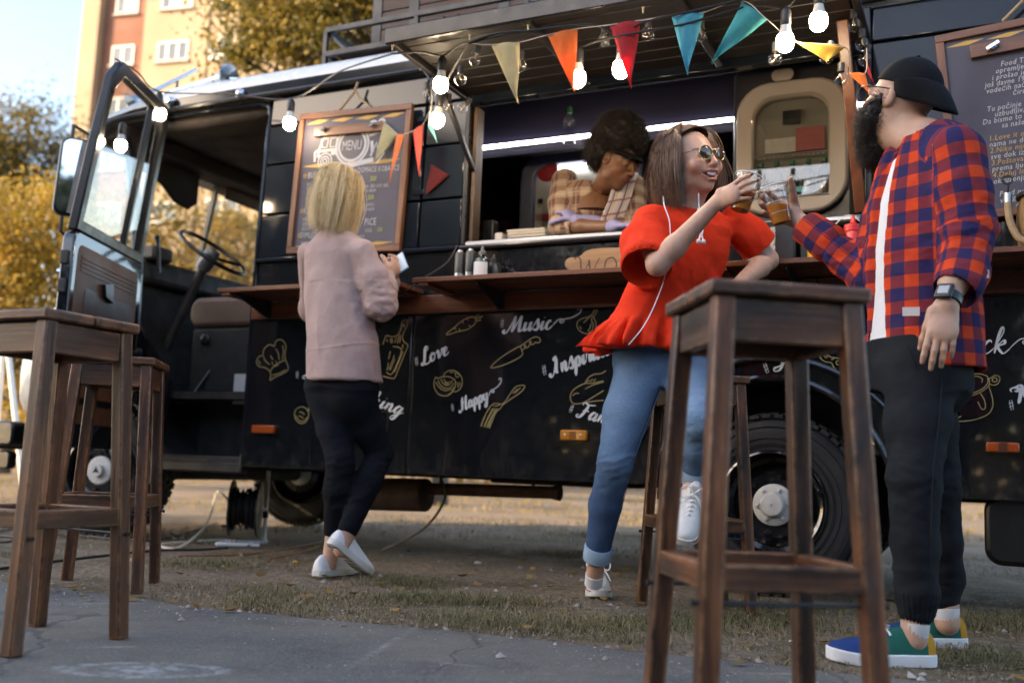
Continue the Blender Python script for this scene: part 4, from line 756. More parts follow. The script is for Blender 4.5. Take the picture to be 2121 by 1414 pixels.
drawing('painted_chef_hat', ZB, [[(300, 745), (308, 690), (290, 640), (240, 610), (190, 600), (160, 565), (165, 520), (195, 490), (225, 488), (228, 440), (255, 395), (300, 372), (345, 388), (355, 345), (395, 318), (440, 335), (465, 390), (455, 470), (462, 530), (488, 600), (480, 640), (420, 680), (340, 715), (300, 745)], [(300, 655), (340, 595), (400, 555), (460, 533)], [(235, 500), (250, 540), (295, 578)], [(358, 415), (385, 460), (395, 530)], [(430, 380), (440, 440), (430, 525)], [(180, 535), (185, 560), (200, 575)], [(305, 485), (330, 530)], [(320, 550), (328, 580)], [(360, 540), (365, 555)], [(325, 690), (400, 670), (460, 635)], [(345, 600), (390, 580)]])
drawing('painted_ladle', ZB, [[(555, 1095), (575, 1045), (620, 1022), (665, 1030), (695, 1065), (705, 1100), (690, 1150), (655, 1190), (610, 1190), (570, 1155), (555, 1095)], [(695, 1060), (715, 1000), (745, 945), (790, 905)], [(705, 1070), (725, 1010), (755, 960), (800, 912)], [(605, 1075), (640, 1080), (660, 1105)], [(600, 1115), (630, 1125), (648, 1145)], [(565, 1110), (600, 1160), (650, 1170), (690, 1130)]])
drawing('painted_cutting_board', ZB, [[(1480, 370), (1515, 280), (1580, 290), (1640, 265), (1670, 200), (1680, 140), (1710, 112), (1735, 125), (1735, 170), (1705, 230), (1685, 290), (1700, 340), (1742, 380), (1715, 450), (1650, 610), (1605, 715), (1560, 720), (1480, 700)], arcpts(1698, 172, 9, 11, 0, 360, 8), [(1520, 660), (1580, 670), (1675, 432), (1585, 390)], [(1600, 660), (1690, 440)], [(1520, 315), (1528, 345)], arcpts(1570, 330, 10, 22, 0, 360, 8), [(1620, 290), (1605, 350)], [(1650, 270), (1632, 360)], [(1668, 270), (1655, 355)], [(1690, 370), (1685, 415)], [(1558, 440), (1540, 520)], [(1600, 480), (1545, 630)], [(1540, 560), (1525, 640)], [(1605, 520), (1555, 640)]])
drawing('painted_frying_pan', ZC, [[(150, 215), (230, 200), (290, 170), (320, 140)], [(150, 235), (240, 215), (300, 185), (326, 145)], [(150, 250), (250, 230), (310, 195)]])
drawing('painted_rolling_pin', ZC, [[(860, 300), (820, 270), (800, 235), (760, 228), (728, 205), (730, 175), (760, 168), (795, 195), (830, 200), (870, 210)], [(750, 185), (765, 205)], [(765, 180), (778, 200)], [(800, 215), (820, 205)], arcpts(848, 235, 14, 14, 60, 300, 8)])
drawing('painted_whisk', ZC, [[(1010, 360), (1035, 340), (1045, 310), (1030, 275), (1000, 262)], [(1005, 345), (1025, 330), (1032, 300)]])
drawing('painted_pot', ZC, [[(1560, 480), (1640, 475), (1750, 450), (1840, 410), (1872, 370), (1870, 330), (1820, 312), (1740, 315), (1680, 340)], [(1560, 490), (1650, 487), (1760, 462), (1850, 420), (1885, 375), (1868, 325)], [(1580, 490), (1585, 560), (1620, 615), (1680, 635), (1780, 625), (1870, 590), (1905, 540), (1905, 480), (1880, 395)], [(1868, 350), (1900, 335), (1925, 322), (1955, 335), (1945, 375), (1915, 388), (1880, 380)], arcpts(1920, 352, 17, 14, 0, 360, 8), [(1605, 510), (1625, 570), (1660, 610), (1690, 600)], [(1805, 500), (1830, 550), (1855, 545), (1850, 490), (1822, 445)], [(1735, 330), (1800, 328), (1835, 345), (1830, 370)], [(1660, 355), (1690, 355), (1700, 330)]], .0035)
# single-stroke brush letters: x height 1, baseline 0
GL = {
 '#': (1.0, [[(.15, -.1), (.35, 1.1)], [(.5, -.1), (.7, 1.1)], [(.0, .32), (.75, .4)], [(.08, .7), (.82, .78)]]),
 'L': (1.15, [[(.75, 1.45), (.95, 1.75), (.8, 2.0), (.6, 1.75), (.5, 1.0), (.35, .2), (.1, -.02), (.0, .2), (.25, .22), (.6, -.05), (.95, -.02), (1.15, .25)]]),
 'o': (.8, [[(.3, .95), (.08, .6), (.12, .12), (.38, .02), (.58, .4), (.5, .85), (.3, .95), (.45, .75), (.8, .78)]]),
 'v': (.8, [[(0, .8), (.15, .95), (.25, .5), (.3, .03), (.58, .45), (.66, .95), (.85, .8)]]),
 'e': (.7, [[(0, .3), (.4, .55), (.48, .85), (.3, .97), (.1, .6), (.16, .1), (.4, .02), (.7, .3)]]),
 'M': (1.5, [[(-.25, .3), (-.35, .05), (-.15, -.1), (.1, .25), (.35, 1.1), (.5, 1.75), (.52, .9), (.5, .05), (.75, .7), (1.05, 1.75), (1.08, .9), (1.12, .1), (1.3, .02), (1.5, .35)]]),
 'u': (.85, [[(0, .6), (.1, .95), (.08, .3), (.2, .02), (.45, .35), (.58, .95), (.56, .2), (.68, .02), (.88, .35)]]),
 's': (.7, [[(0, .35), (.3, 1.2), (.4, .85), (.52, .35), (.32, 0), (.08, .12), (.3, .1), (.72, .4)]]),
 'i': (.45, [[(0, .5), (.14, .95), (.1, .25), (.22, .02), (.48, .4)], [(.2, 1.3), (.24, 1.42)]]),
 'c': (.65, [[(.46, .78), (.34, .97), (.1, .6), (.14, .12), (.36, .02), (.66, .4)]]),
 'H': (1.25, [[(-.2, .2), (-.3, .0), (-.1, -.1), (.15, .4), (.35, 1.3), (.5, 1.8)], [(.45, 1.75), (.3, 1.0), (.2, .0)], [(1.05, 1.85), (.9, 1.2), (.75, .1), (.95, .02), (1.2, .35)], [(.2, .85), (.6, 1.0), (.95, .95)]]),
 'a': (.85, [[(.52, .85), (.28, .97), (.06, .5), (.16, .03), (.4, .3), (.56, .92), (.52, .15), (.66, .02), (.88, .35)]]),
 'p': (.8, [[(-.02, .4), (.16, .95), (.08, .2), (-.02, -.85)], [(.12, .5), (.34, .97), (.58, .6), (.42, .05), (.2, .1), (.5, .15), (.82, .4)]]),
 'y': (.85, [[(0, .6), (.1, .95), (.08, .35), (.25, .05), (.48, .4), (.6, .95), (.5, .0), (.3, -.75), (.05, -.8), (.15, -.35), (.85, .35)]]),
 'I': (.95, [[(-.25, .3), (-.32, .05), (-.1, -.1), (.15, .3), (.35, 1.1), (.5, 1.75), (.3, 1.65), (.2, 1.4)], [(.5, 1.7), (.45, 1.0), (.4, .3), (.6, .1)]]),
 'n': (.85, [[(0, .6), (.12, .95), (.08, .0)], [(.1, .5), (.38, .97), (.5, .7), (.5, .15), (.64, .02), (.88, .38)]]),
 'r': (.7, [[(0, .4), (.18, 1.25), (.26, 1.0), (.46, .95), (.4, .4), (.46, .05), (.74, .4)]]),
 't': (.6, [[(.0, .3), (.28, 1.7), (.18, .4), (.3, .02), (.62, .38)], [(-.1, 1.1), (.25, 1.3), (.6, 1.25)]]),
 'F': (1.1, [[(.1, 1.5), (.0, 1.75), (.2, 1.85), (.6, 1.7), (1.2, 1.85)], [(.6, 1.68), (.5, .9), (.3, .1), (.0, -.05), (-.1, .2), (.1, .3)], [(.25, .85), (.6, .95), (.85, .9)]]),
 'm': (1.2, [[(0, .6), (.12, .95), (.08, .0)], [(.1, .5), (.34, .97), (.44, .6), (.42, .0)], [(.44, .5), (.7, .97), (.82, .7), (.82, .15), (.95, .02), (1.2, .38)]]),
 'l': (.5, [[(0, .35), (.35, 1.5), (.28, 1.95), (.12, 1.5), (.08, .3), (.25, .02), (.5, .38)]]),
 'k': (.85, [[(0, .35), (.32, 1.5), (.24, 1.9), (.12, 1.4), (.08, .0)], [(.1, .45), (.42, .95), (.5, .7), (.18, .5), (.45, .05), (.62, .02), (.88, .38)]]),
 'g': (.85, [[(.52, .85), (.28, .97), (.06, .5), (.16, .03), (.4, .3), (.56, .92), (.5, .0), (.3, -.8), (.05, -.75), (.2, -.3), (.88, .38)]]),
 'C': (1.0, [[(.85, 1.45), (.95, 1.75), (.7, 1.85), (.3, 1.3), (.12, .5), (.35, .02), (.7, .12), (1.0, .45)]]),
 'S': (.9, [[(.8, 1.4), (.85, 1.75), (.6, 1.85), (.35, 1.5), (.5, 1.0), (.55, .4), (.25, -.02), (-.1, .1), (-.1, .4), (.15, .35), (.9, .35)]]),
 'N': (1.5, [[(-.1, 1.3), (-.2, 1.6), (.05, 1.7), (.3, 1.5), (.2, 1.25), (.05, 1.4)], [(.15, 1.8), (.5, 1.7), (.6, 1.0), (.95, .05), (1.1, .9), (1.3, 1.85)], [(.5, 1.6), (.4, .6), (.3, .0)]]),
 'T': (.9, [[(-.2, 1.5), (-.1, 1.8), (.3, 1.85), (1.0, 1.9)], [(.5, 1.85), (.4, 1.0), (.3, .1), (.0, -.05), (-.1, .2)]]),
 'd': (.85, [[(.5, .85), (.28, .97), (.06, .5), (.16, .03), (.4, .3), (.62, 1.9), (.52, .3), (.66, .02), (.88, .35)]]),
 ' ': (.5, []), '~': (2.4, [[(0, .38), (.4, .95), (.75, 1.0), (.95, .75), (.75, .6), (.6, .8), (1.0, 1.0), (1.6, 1.1), (2.2, 1.5), (2.3, 1.95), (2.05, 2.05), (1.95, 1.85)]]),
}
def word(name, text, p0, p1, xh, hashp=None, bold=.36, tail=False):
    """brush lettering between two photo points of its baseline; xh = x height in photo pixels"""
    a, b = Vector(tk(*p0, .0537)), Vector(tk(*p1, .0537)); ex = (b-a); ey = Vector((-ex.z, 0, ex.x)).normalized()
    hh = (Vector(tk(p0[0], p0[1]-xh, .0537))-a).length; tot = sum(GL[c][0] for c in text); sx = ex.length/tot; ex.normalize(); x = 0; mb = TB(); k = 0
    seq = [(c, None) for c in text]+([('~', None)] if tail else [])
    if hashp: seq = [('#', Vector(tk(*hashp, .0537)))]+seq
    for c, o in seq:
        adv, strokes = GL[c]
        for st in strokes:
            pts = []; thin = c in '~#'
            for q in catmull([Vector((px_, py_, 0)) for px_, py_ in st], 5):
                base = (o if o is not None else a+ex*(x*sx)); s_ = sx if o is None else hh*.62
                pts.append(base+ex*((q.x+.18*q.y*(o is None))*s_)+ey*(q.y*hh*(.85 if o is not None else 1)))
            w = []
            for i in range(len(pts)):
                d = pts[min(i+1, len(pts)-1)]-pts[max(i-1, 0)]; dn_ = -d.dot(ey)/(d.length+1e-9)
                e_ = min(1, .35+min(i, len(pts)-1-i)*.3)
                w.append(hh*(bold*.36 if thin else bold*(.40+.60*max(0, dn_)))*e_*(1.2 if thin and c == '#' else 1))
            mb.strip(pts, w, (0, 1, 0), lift=.0002*(k % 6)); k += 1
        if o is None: x += adv
    return part(mb, name, WHP, smooth=0)
word('painted_word', 'Love', (873, 757), (930, 733), 17, (861, 756)); word('painted_word', 'Music', (1050, 688), (1143, 681), 18, (1036, 677), tail=True)
word('painted_word', 'Happy', (956, 851), (1013, 826), 15, (936, 851), tail=True); word('painted_word', 'Inspiration', (1146, 777), (1296, 722), 20, (1125, 776))
word('painted_word', 'Family', (1195, 862), (1300, 890), 17, (1178, 852)); word('painted_word', 'S', (630, 784), (650, 779), 15, (613, 783))
word('painted_word', 'Cooking', (712, 818), (832, 860), 16); word('painted_word', 'S', (1608, 769), (1632, 757), 20, (1586, 772)); word('painted_word', 'o', (1656, 728), (1676, 722), 14)
word('painted_word', 'Food Truck', (1792, 738), (2090, 731), 27, tail=True, bold=.2); word('painted_word', 'N', (2100, 838), (2150, 826), 20, (2092, 848))

# ================================================================ text on the boards
def text_mesh(name, body, size, mat, parent, M, shear=0, align='LEFT', space=1.0, cond=1.0):
    cu = bpy.data.curves.new(name, 'FONT'); cu.body = body; cu.size = size; cu.shear = shear; cu.align_x = align; cu.space_character = space; cu.resolution_u = 2
    o = bpy.data.objects.new(name, cu); COL.objects.link(o); bpy.context.view_layer.update()
    me = bpy.data.meshes.new_from_object(o.evaluated_get(bpy.context.evaluated_depsgraph_get())); COL.objects.unlink(o); bpy.data.objects.remove(o)
    S = RM[parent].inverted() @ M @ Matrix.Diagonal((cond, 1, 1, 1)); me.transform(S); me.materials.clear(); me.materials.append(mat); me.name = name
    q = bpy.data.objects.new(name, me); COL.objects.link(q); q.parent = parent; RM[q] = RM[parent]; return q
FRW = lambda ax: wood('frame_wood%d' % ax, (.06, .022, .01), (.17, .065, .028), (.26, .11, .05), ax, .8, .4, .2, .15)
CHK = simple('chalk_white', (.46, .46, .47), .9, var=.1); CHKY = simple('chalk_yellow', (.48, .30, .09), .9, var=.1); CHKG = simple('chalk_green', (.42, .45, .12), .9); BOARD = simple('board_slate', (.045, .042, .066), .55, var=.35, nscale=5)
def board(label, u0, u1, z0, z1, tilt, v, nm='menu_board'):
    uc, w, h = (u0+u1)/2, u1-u0, z1-z0
    root = tthing(nm, label, 'sign', uc, v, z0); Mb = RM[root] @ Matrix.Rotation(tilt, 4, 'Y') @ Matrix.Rotation(R_(90), 4, 'X')   # board plane: x right, y up, z out
    def P(mb, name, mat, par=None, **k): return mb.build(name, mat, par or root, M=Mb, **k)
    f = .032
    P(MB().bx(-w/2+f-.004, w/2-f+.004, f-.004, h-f+.004, .004, .014), 'panel', BOARD)
    for (a, b, c, d, ax) in ((-w/2, w/2, 0, f, 0), (-w/2, w/2, h-f, h, 0), (-w/2, -w/2+f, f+.0005, h-f-.0005, 1), (w/2-f, w/2, f+.0005, h-f-.0005, 1)): P(MB().bx(a, b, c, d, 0, .028), 'frame_rail', FRW(0 if ax == 0 else 2), bevel=.003)
    return root, P, Mb, w, h
def stripe(P, x0, x1, y, hh, n, mat, seed):
    rr = random.Random(seed); d = (x1-x0)/n
    for k in range(n):
        a = x0+k*d; P(MB().add([(a, y-hh*.2+rr.uniform(-.3, .2)*hh, .0152), (a+d*.55, y-hh*.5, .0152), (a+d*.97, y+hh*.3, .0152), (a+d*.5, y+hh*.5, .0152)], [(0, 1, 2, 3)]), 'painted_stripe', mat)
# left menu board
root, P, Mb, w, h = board('framed slate menu board with a white truck drawing behind the blonde woman', 1.30, 2.0, 1.545, 2.305, R_(2.2), .062)
stripe(P, -w/2+.04, w/2-.04, h-.05, .022, 4, CHKY, 1); stripe(P, -w/2+.04, w/2-.04, .47, .022, 3, CHKY, 2); stripe(P, -w/2+.04, w/2-.04, .045, .018, 3, CHKY, 3)
bar = P(MB().bx(-.24, .20, h-.135, h-.085, .0155, .035), 'clip_bar', FRW(0), bevel=.003)
for x in (-.17, .135): P(MB().lathe([(.012, 0), (.012, .008), (.006, .012), (.006, .02)], (x, h-.105, .0355), (0, 0, 1), 10).box((x, h-.105, .05), (.034, .010, .012), Matrix.Rotation(R_(30), 3, 'Z')), 'wing_nut', CHROME, bar)
# truck drawing
dr = MB(); y0 = .472
def DL(pts, wd=.006, z=.0153): dr.strip(catmull([Vector((a, b, z)) for a, b in pts], 3), wd, (0, 0, 1))
def PL(pts, wd=.006, z=.0153): dr.strip([Vector((a, b, z)) for a, b in pts], wd, (0, 0, 1))
PL([(-.23, y0+.02), (-.235, y0+.07), (-.21, y0+.085), (-.185, y0+.15), (-.10, y0+.155)], .012); PL([(-.205, y0+.165), (-.02, y0+.165)], .02); PL([(-.20, y0+.14), (-.19, y0+.095), (-.16, y0+.095), (-.155, y0+.142), (-.20, y0+.14)], .008); PL([(-.14, y0+.142), (-.14, y0+.095), (-.10, y0+.095), (-.10, y0+.142), (-.14, y0+.142)], .008)
PL([(-.23, y0+.075), (-.09, y0+.08)], .014); PL([(-.22, y0+.05), (-.20, y0+.055)], .02); PL([(-.13, y0+.06), (-.09, y0+.062)], .02)
for cx_, rr_ in ((-.165, .042), (-.165, .026), (-.165, .012)): dr.strip([Vector((cx_+rr_*math.cos(a), y0+.02+rr_*math.sin(a), .0153)) for a in [2*math.pi*k/24 for k in range(25)]], .007, (0, 0, 1))
for rr_, wd in ((.10, .012), (.082, .014)): dr.strip([Vector((.0+rr_*math.cos(a), y0+.095+rr_*math.sin(a), .0154)) for a in [2*math.pi*k/40 for k in range(41)]], wd, (0, 0, 1))
PL([(-.12, y0+.0), (.0, y0-.012), (.14, y0+.01)], .026); PL([(.12, y0+.03), (.15, y0+.10), (.17, y0+.03)], .012)
for (a, b, r2) in ((.09, .175, .022), (.12, .19, .026), (.15, .185, .02), (.17, .2, .022)): dr.strip([Vector((a+r2*math.cos(k*.5236), y0+b+r2*math.sin(k*.5236), .0155)) for k in range(13)], r2*.4, (0, 0, 1))
PL([(.10, y0+.14), (.20, y0+.16)], .014); PL([(.19, y0+.12), (.20, y0+.04), (.16, y0-.01)], .01); PL([(.12, y0+.11), (.13, y0+.05)], .018)
P(dr, 'truck_drawing', CHK)
def TX(body, x, y, size, mat=CHK, shear=0, cond=.62, al='LEFT', par=root, z=.0156, space=1.15): return text_mesh('lettering', body, size, mat, par, Mb @ Matrix.Translation((x, y, z)), shear, al, space, cond)
TX('MENU', -.002, y0+.07, .075, cond=.6, al='CENTER', space=1.0)
TX('BURGER CLASSIC', -.265, .405, .046); TX('SLANINA, KRASTAVAC,\nPUTA KREM, CRNI LUK,\nKARAMELIZOVANI LUK,\nZELENA SALATA', -.265, .362, .026); TX('KINGA BURGER', -.27, .215, .046); TX('KINOA, SUSENI PARADAJZ,\nZELENO POVRCE,\nKECAP', -.27, .175, .026); TX('DIMLJENO', -.275, .085, .042); TX('RANC SOS, SIR,\nCEDAR, LUK', -.265, .05, .022)
TX('DOMACE KOBASICE', .05, .418, .040); TX('300', .13, .37, .038, CHKG); TX('PAPRIKA, RED LUTI, SOS,\nSA PUTA KREM', .06, .335, .024); TX('300', .125, .272, .038, CHKG); TX('LUK, SLANINA,\nSA PUTA KREM', .06, .238, .024); TX('PICE', .12, .14, .052); TX('0.33L', .13, .105, .026); TX('120', .20, .105, .03, CHKG); TX('0.5L\n0.33L\n0.5L', .10, .075, .024)
def star(x, y):
    s_ = [(x+(.013 if k % 2 == 0 else .006)*math.sin(k*math.pi/5), y+(.013 if k % 2 == 0 else .006)*math.cos(k*math.pi/5), .0156) for k in range(11)]; P(MB().strip(s_, .004, (0, 0, 1)), 'painted_star', CHKY)
for y in (.418, .228, .098): star(-.282, y)
rope = simple('twine', (.30, .21, .12), .9, var=.2, nscale=60)
m = TB(); m.tube([(1.56, .072, 2.30), (1.66, .072, 2.40), (1.675, .066, 2.455)], .007, 6); P2 = m.build('hanging_rope', rope, root); TB().tube([(1.77, .072, 2.305), (1.69, .073, 2.37), (1.665, .070, 2.41)], .007, 6).build('hanging_rope', rope, root)
# right story board
root, P, Mb, w, h = board('framed dark board with white handwriting hanging behind the bearded man', 4.515, 5.17, 1.52, 2.29, -R_(4.5), .062, 'story_board')
bar = P(MB().bx(-w/2+.12, w/2-.12, h-.125, h-.072, .0155, .035), 'clip_bar', FRW(0), bevel=.003); P(MB().lathe([(.014, 0), (.013, .01), (.006, .014)], (-w/2+.2, h-.098, .0355), (0, 0, 1), 12).box((-w/2+.2, h-.098, .053), (.05, .012, .012), Matrix.Rotation(R_(25), 3, 'Z')), 'wing_nut', CHROME, bar)
stripe(P, -w/2+.035, w/2-.035, h-.052, .018, 4, CHKY, 5)
y = h-.175
for k, ln in enumerate(['Food Truck je p okretno', 'opremljeno kao pu', 'i prošao je dug put', 'još davne 1960. u Nj', 'vodećih načina pruža', 'čirom sveta', None, 'Tu počinje naša misija', 'uzbudljiv, zanimljiv', 'Da bismo to uradili n', 'sa našeg puta o']):
    if ln: TX(ln, -w/2+(.22, .20, .185, .158, .16, .25, 0, .155, .18, .135, .20)[k], y, .030, CHK, .25, .82, par=root, space=1.1)
    y -= .0245
y -= .02
for k, (ln, mt) in enumerate((('1.Love it or leave', CHKY), ('nama ne dopada', CHK), ('2.Niko nije savršen', CHKY), ('sve dok iz njih učimo', CHK), ('3.Poštovanje - uv', CHKY), ('prema ljudima, hrani', CHK), ('4.Deluj lokalno -', CHKY), ('okruženja ako imamo', CHK))): TX(ln, -w/2+.15, y, .030, mt, .2, .85, par=root, space=1.1); y -= .0245
y -= .028
for k, ln in enumerate(('Pred nama su iz', 'vašu pomoć, zaj', 'društvenim')): TX(ln, -w/2+(.165, .165, .215)[k], y, .030, CHK, .25, .85, par=root, space=1.1); y -= .0255
TX('kamion food', -w/2+.20, .055, .042, CHK, 0, .6, par=root)
TB().tube([(4.70, .072, 2.29), (4.83, .07, 2.42)], .007, 6).build('hanging_rope', rope, root)

# ================================================================ crate on the rack
ca, cb = (1.52, RKV-.14, 2.775), (2.62, RKV-.62, 3.10); cr_ = tthing('wooden_crate', 'dark wooden crate with iron straps on the roof rack', 'crate', (ca[0]+cb[0])/2, (ca[1]+cb[1])/2, ca[2]); CW = wood('crate_wood', (.025, .012, .009), (.07, .032, .022), (.11, .055, .038), 0, .6, .6, .2)
for k in range(3):
    z0 = ca[2]+.02+k*.105
    for v in (ca[1], cb[1]): TB().bx(ca[0], cb[0], v-.02, v, z0, z0+.101).build('slat', CW, cr_, bevel=.004)
    for u in (ca[0], cb[0]-.02): TB().bx(u+.0005, u+.0195, cb[1]+.001, ca[1]-.021, z0, z0+.101).build('slat', CW, cr_, bevel=.004)
TB().bx(ca[0]+.02, cb[0]-.02, cb[1]+.001, ca[1]-.021, ca[2]+.02, ca[2]+.04).build('base_board', CW, cr_)
for u in (ca[0]-.002, ca[0]+.24, ca[0]+.80, cb[0]-.058): TB().bx(u, u+.06, ca[1]+.0005, ca[1]+.005, ca[2]+.02, cb[2]-.0).build('strap', GREYP, cr_)
TB().bx(ca[0]+.08, ca[0]+.2, cb[1], ca[1]-.005, ca[2], ca[2]+.0195).build('foot', CW, cr_); TB().bx(cb[0]-.2, cb[0]-.08, cb[1], ca[1]-.005, ca[2], ca[2]+.0195).build('foot', CW, cr_)
TB().tube(arc_h := [(ca[0]+.52+.045*math.cos(a), ca[1]+.02, ca[2]+.12+.05*math.sin(a)) for a in [math.pi+math.pi*k/10 for k in range(11)]], .009, 8).build('handle', IRON, cr_)
# grey box farther along the rack
TB().bx(3.05, 3.75, RKV-.6, RKV-.1, 2.775, 3.05).build('tool_box', GREYP, bevel=.012, label='grey metal box on the roof rack above the hatch', cat='box')

# ================================================================ string lights and pennants
CORD = simple('black_cord', (.010, .010, .011), .5); SOCK = simple('socket_black', (.022, .021, .021), .45, var=.2); CERAM = simple('bulb_collar', (.62, .60, .57), .45, var=.03)
BULB = emis('bulb_glow', (1, .84, .62), 30); 
def lit_bulb(p, sc=1.0, tilt=0, label=None):
    """LED bulb hanging below point p (world)"""
    root = thing('light_bulb', label, 'bulb', p-Vector((0, 0, .165*sc)), 0, 'lit bulbs on the string of lights'); M = RM[root] @ Matrix.Translation((0, 0, .165*sc)) @ Matrix.Rotation(tilt, 4, 'Y') @ Matrix.Scale(sc, 4)
    MB().lathe([(.004, .005), (.012, 0), (.0175, -.008), (.0195, -.02), (.0195, -.062), (.0175, -.066)], n=20).build('socket', SOCK, root, M=M)
    MB().lathe([(.0165, -.064), (.018, -.075), (.022, -.09), (.0275, -.103)], n=24, cap=False).build('collar', CERAM, root, M=M)
    MB().lathe([(.0275, -.103), (.0315, -.115), (.0325, -.128), (.029, -.146), (.020, -.158), (.008, -.1645), (.0005, -.165)], n=24).build('globe', BULB, root, M=M)
    return root
def cordmesh(name, pts, r, label, group=None, mat=None): 
    o = MB().tube(catmull(pts, 8), r, 6).build(name, mat or CORD, label=label, cat='cord', group=group); return o
LITS = {'door': (330, 192, .20), 'board': (604, 207, .22), 'corner': (917, 118, .62), 'low': (912, 195, .35), 'o1': (1200, 100, .70), 'o2': (1289, 78, .76), 'o3': (1628, 18, .74), 'o4': (1697, -25, .70)}
LW = {}
def tw(x, y, v): return TWp(*tk(x, y, v))
LBL = {'door': 'lit white bulb hanging before the open cab opening', 'board': 'lit white bulb hanging beside the menu board', 'corner': 'lit bulb at the outer corner of the raised hatch', 'low': 'lit bulb hanging lowest by the window jamb above the pennants', 'o1': 'lit bulb in front of the orange pennant', 'o2': 'lit bulb in front of the red pennant', 'o3': 'lit bulb between the green and the yellow pennant', 'o4': 'lit bulb hanging highest near the brown hatch prop'}
for k, (x, y, v) in LITS.items(): LW[k] = tw(x, y, v); lit_bulb(LW[k], 1.0, {'low': .06, 'door': -.12}.get(k, .02), LBL[k])
q = HG+dd*.80; lit_bulb(TWp(.62, .62, 2.17), .95, 0, 'lit bulb showing through the glass of the cab door')
hv2 = hv+.016
TIP = TWp(*(DP(.85, 2.45, 0)))
hook = lambda x, y: tw(x, y, hv2)
cordmesh('string_light_cable', [TIP, tw(285, 150, .45), LW['door']+Vector((0, 0, .006)), tw(470, 195, .2), LW['board']+Vector((0, 0, .006)), tw(700, 150, .45), hook(812, 112)], .0045, 'black light cord from the cab door to the hatch corner')
cordmesh('string_light_cable', [hook(812, 112), tw(870, 108, .72), LW['corner']+Vector((0, 0, .006)), tw(950, 95, .7), hook(972, 88), tw(1030, 70, hv2), hook(1092, 66), tw(1150, 80, .75), LW['o1']+Vector((0, 0, .006)), tw(1240, 85, .76), tw(1300, 72, .8), tw(1420, 50, .8), tw(1550, 14, .78), LW['o3']+Vector((0, 0, .006)), tw(1660, -20, .72), LW['o4']+Vector((0, 0, .01)), tw(1780, -10, .6)], .0045, 'black light cord along the front edge of the hatch')
cordmesh('string_light_cable', [hook(972, 90), tw(1060, 70, .8), tw(1200, 52, .8), tw(1250, 58, .78), LW['o2']+Vector((0, 0, .006)), tw(1330, 48, .8), tw(1450, 20, .8), tw(1560, -6, .8)], .0045, 'black light cord looping to the bulb before the red pennant')
cordmesh('string_light_cable', [hook(972, 90), tw(935, 150, .6), LW['low']+Vector((0, 0, .006)), tw(895, 170, .4), tw(872, 140, .3)], .0045, 'black light cord tied up at the hatch side')
for (x, y, lb) in ((813, 100, 'screw eye at the hatch corner'), (973, 78, 'screw eye left of the cream pennant'), (1094, 58, 'screw eye left of the orange pennant'), (1332, 22, 'screw eye between the red and the blue pennant'), (871, 142, 'screw eye inside the raised hatch edge')):
    b_ = tw(x, y, hv2 if x != 871 else .42); MB().lathe([(.006, .0), (.0035, -.006), (.003, -.02), (.001, -.024)], b_+Vector((0, 0, .012)), n=10).build('screw_eye', simple('brass', (.6, .5, .3), .3, 1), label='small brass '+lb, cat='hook', group='hooks for the lights')
# clear unlit globes
CLR = glass('globe_glass', (.93, .92, .90), .02, .93); FIL = simple('filament', (.5, .4, .25), .4, .6)
def globe(p, label, r=.026, tilt=0, sockc=None):
    root = thing('globe_bulb', label, 'bulb', p-Vector((0, 0, .085)), 0, 'clear unlit globe bulbs'); M = RM[root] @ Matrix.Translation((0, 0, .085)) @ Matrix.Rotation(tilt, 4, 'Y')
    MB().lathe([(.004, .003), (.013, 0), (.013, -.032), (.011, -.034)], n=14).build('socket', SOCK, root, M=M)
    MB().lathe([(.010, -.034)]+[(r*math.sin(a), -.034-r*.95-r*math.cos(math.pi-a)*-1*-1) for a in [R_(25+155*k/10) for k in range(11)]], n=20, cap=False).build('globe', CLR, root, M=M)
    MB().tube([(0, 0, -.034), (-.004, 0, -.05), (.004, 0, -.062), (0, 0, -.045)], .0012, 5).build('filament', FIL, root, M=M)
for i, (x, y, v, tl, lb) in enumerate(((993, 97, .70, .3, 'clear globe bulb between hatch corner and cream pennant'), (955, 138, .66, 0, 'clear globe bulb hanging just below the lit corner bulb'), (1080, 108, .72, .05, 'clear globe bulb beside the cream pennant'), (884, 172, .38, -.1, 'clear globe bulb bunched at the hatch side, leftmost of three'), (897, 168, .33, .1, 'clear globe bulb bunched at the hatch side, in the middle'), (930, 195, .3, 0, 'clear globe bulb bunched behind the low lit bulb'), (975, 205, .2, .7, 'clear globe bulb sticking out over the window jamb'), (1252, 54, .70, 0, 'clear globe bulb between the orange and the red pennant'), (1344, 40, .70, 0, 'clear globe bulb between the red and the blue pennant'), (1452, 42, .66, 0, 'clear globe bulb half hidden behind the blue pennant'), (1606, 90, .66, 0, 'clear globe bulb beside the lit bulb by the yellow pennant'), (1722, 88, .60, .3, 'clear globe bulb half hidden behind the yellow pennant'), (1768, 22, .40, 0, 'clear globe bulb right of the prop, topmost'), (1786, 62, .34, 0, 'clear globe bulb right of the prop, second from the top'), (1800, 95, .30, .3, 'clear globe bulb right of the prop above the cap'), (1742, 132, .55, 0, 'clear globe bulb beside the hatch prop'), (1186, 85, .68, .3, 'clear globe bulb behind the orange pennant'))): globe(tw(x, y, v), lb, tilt=tl)
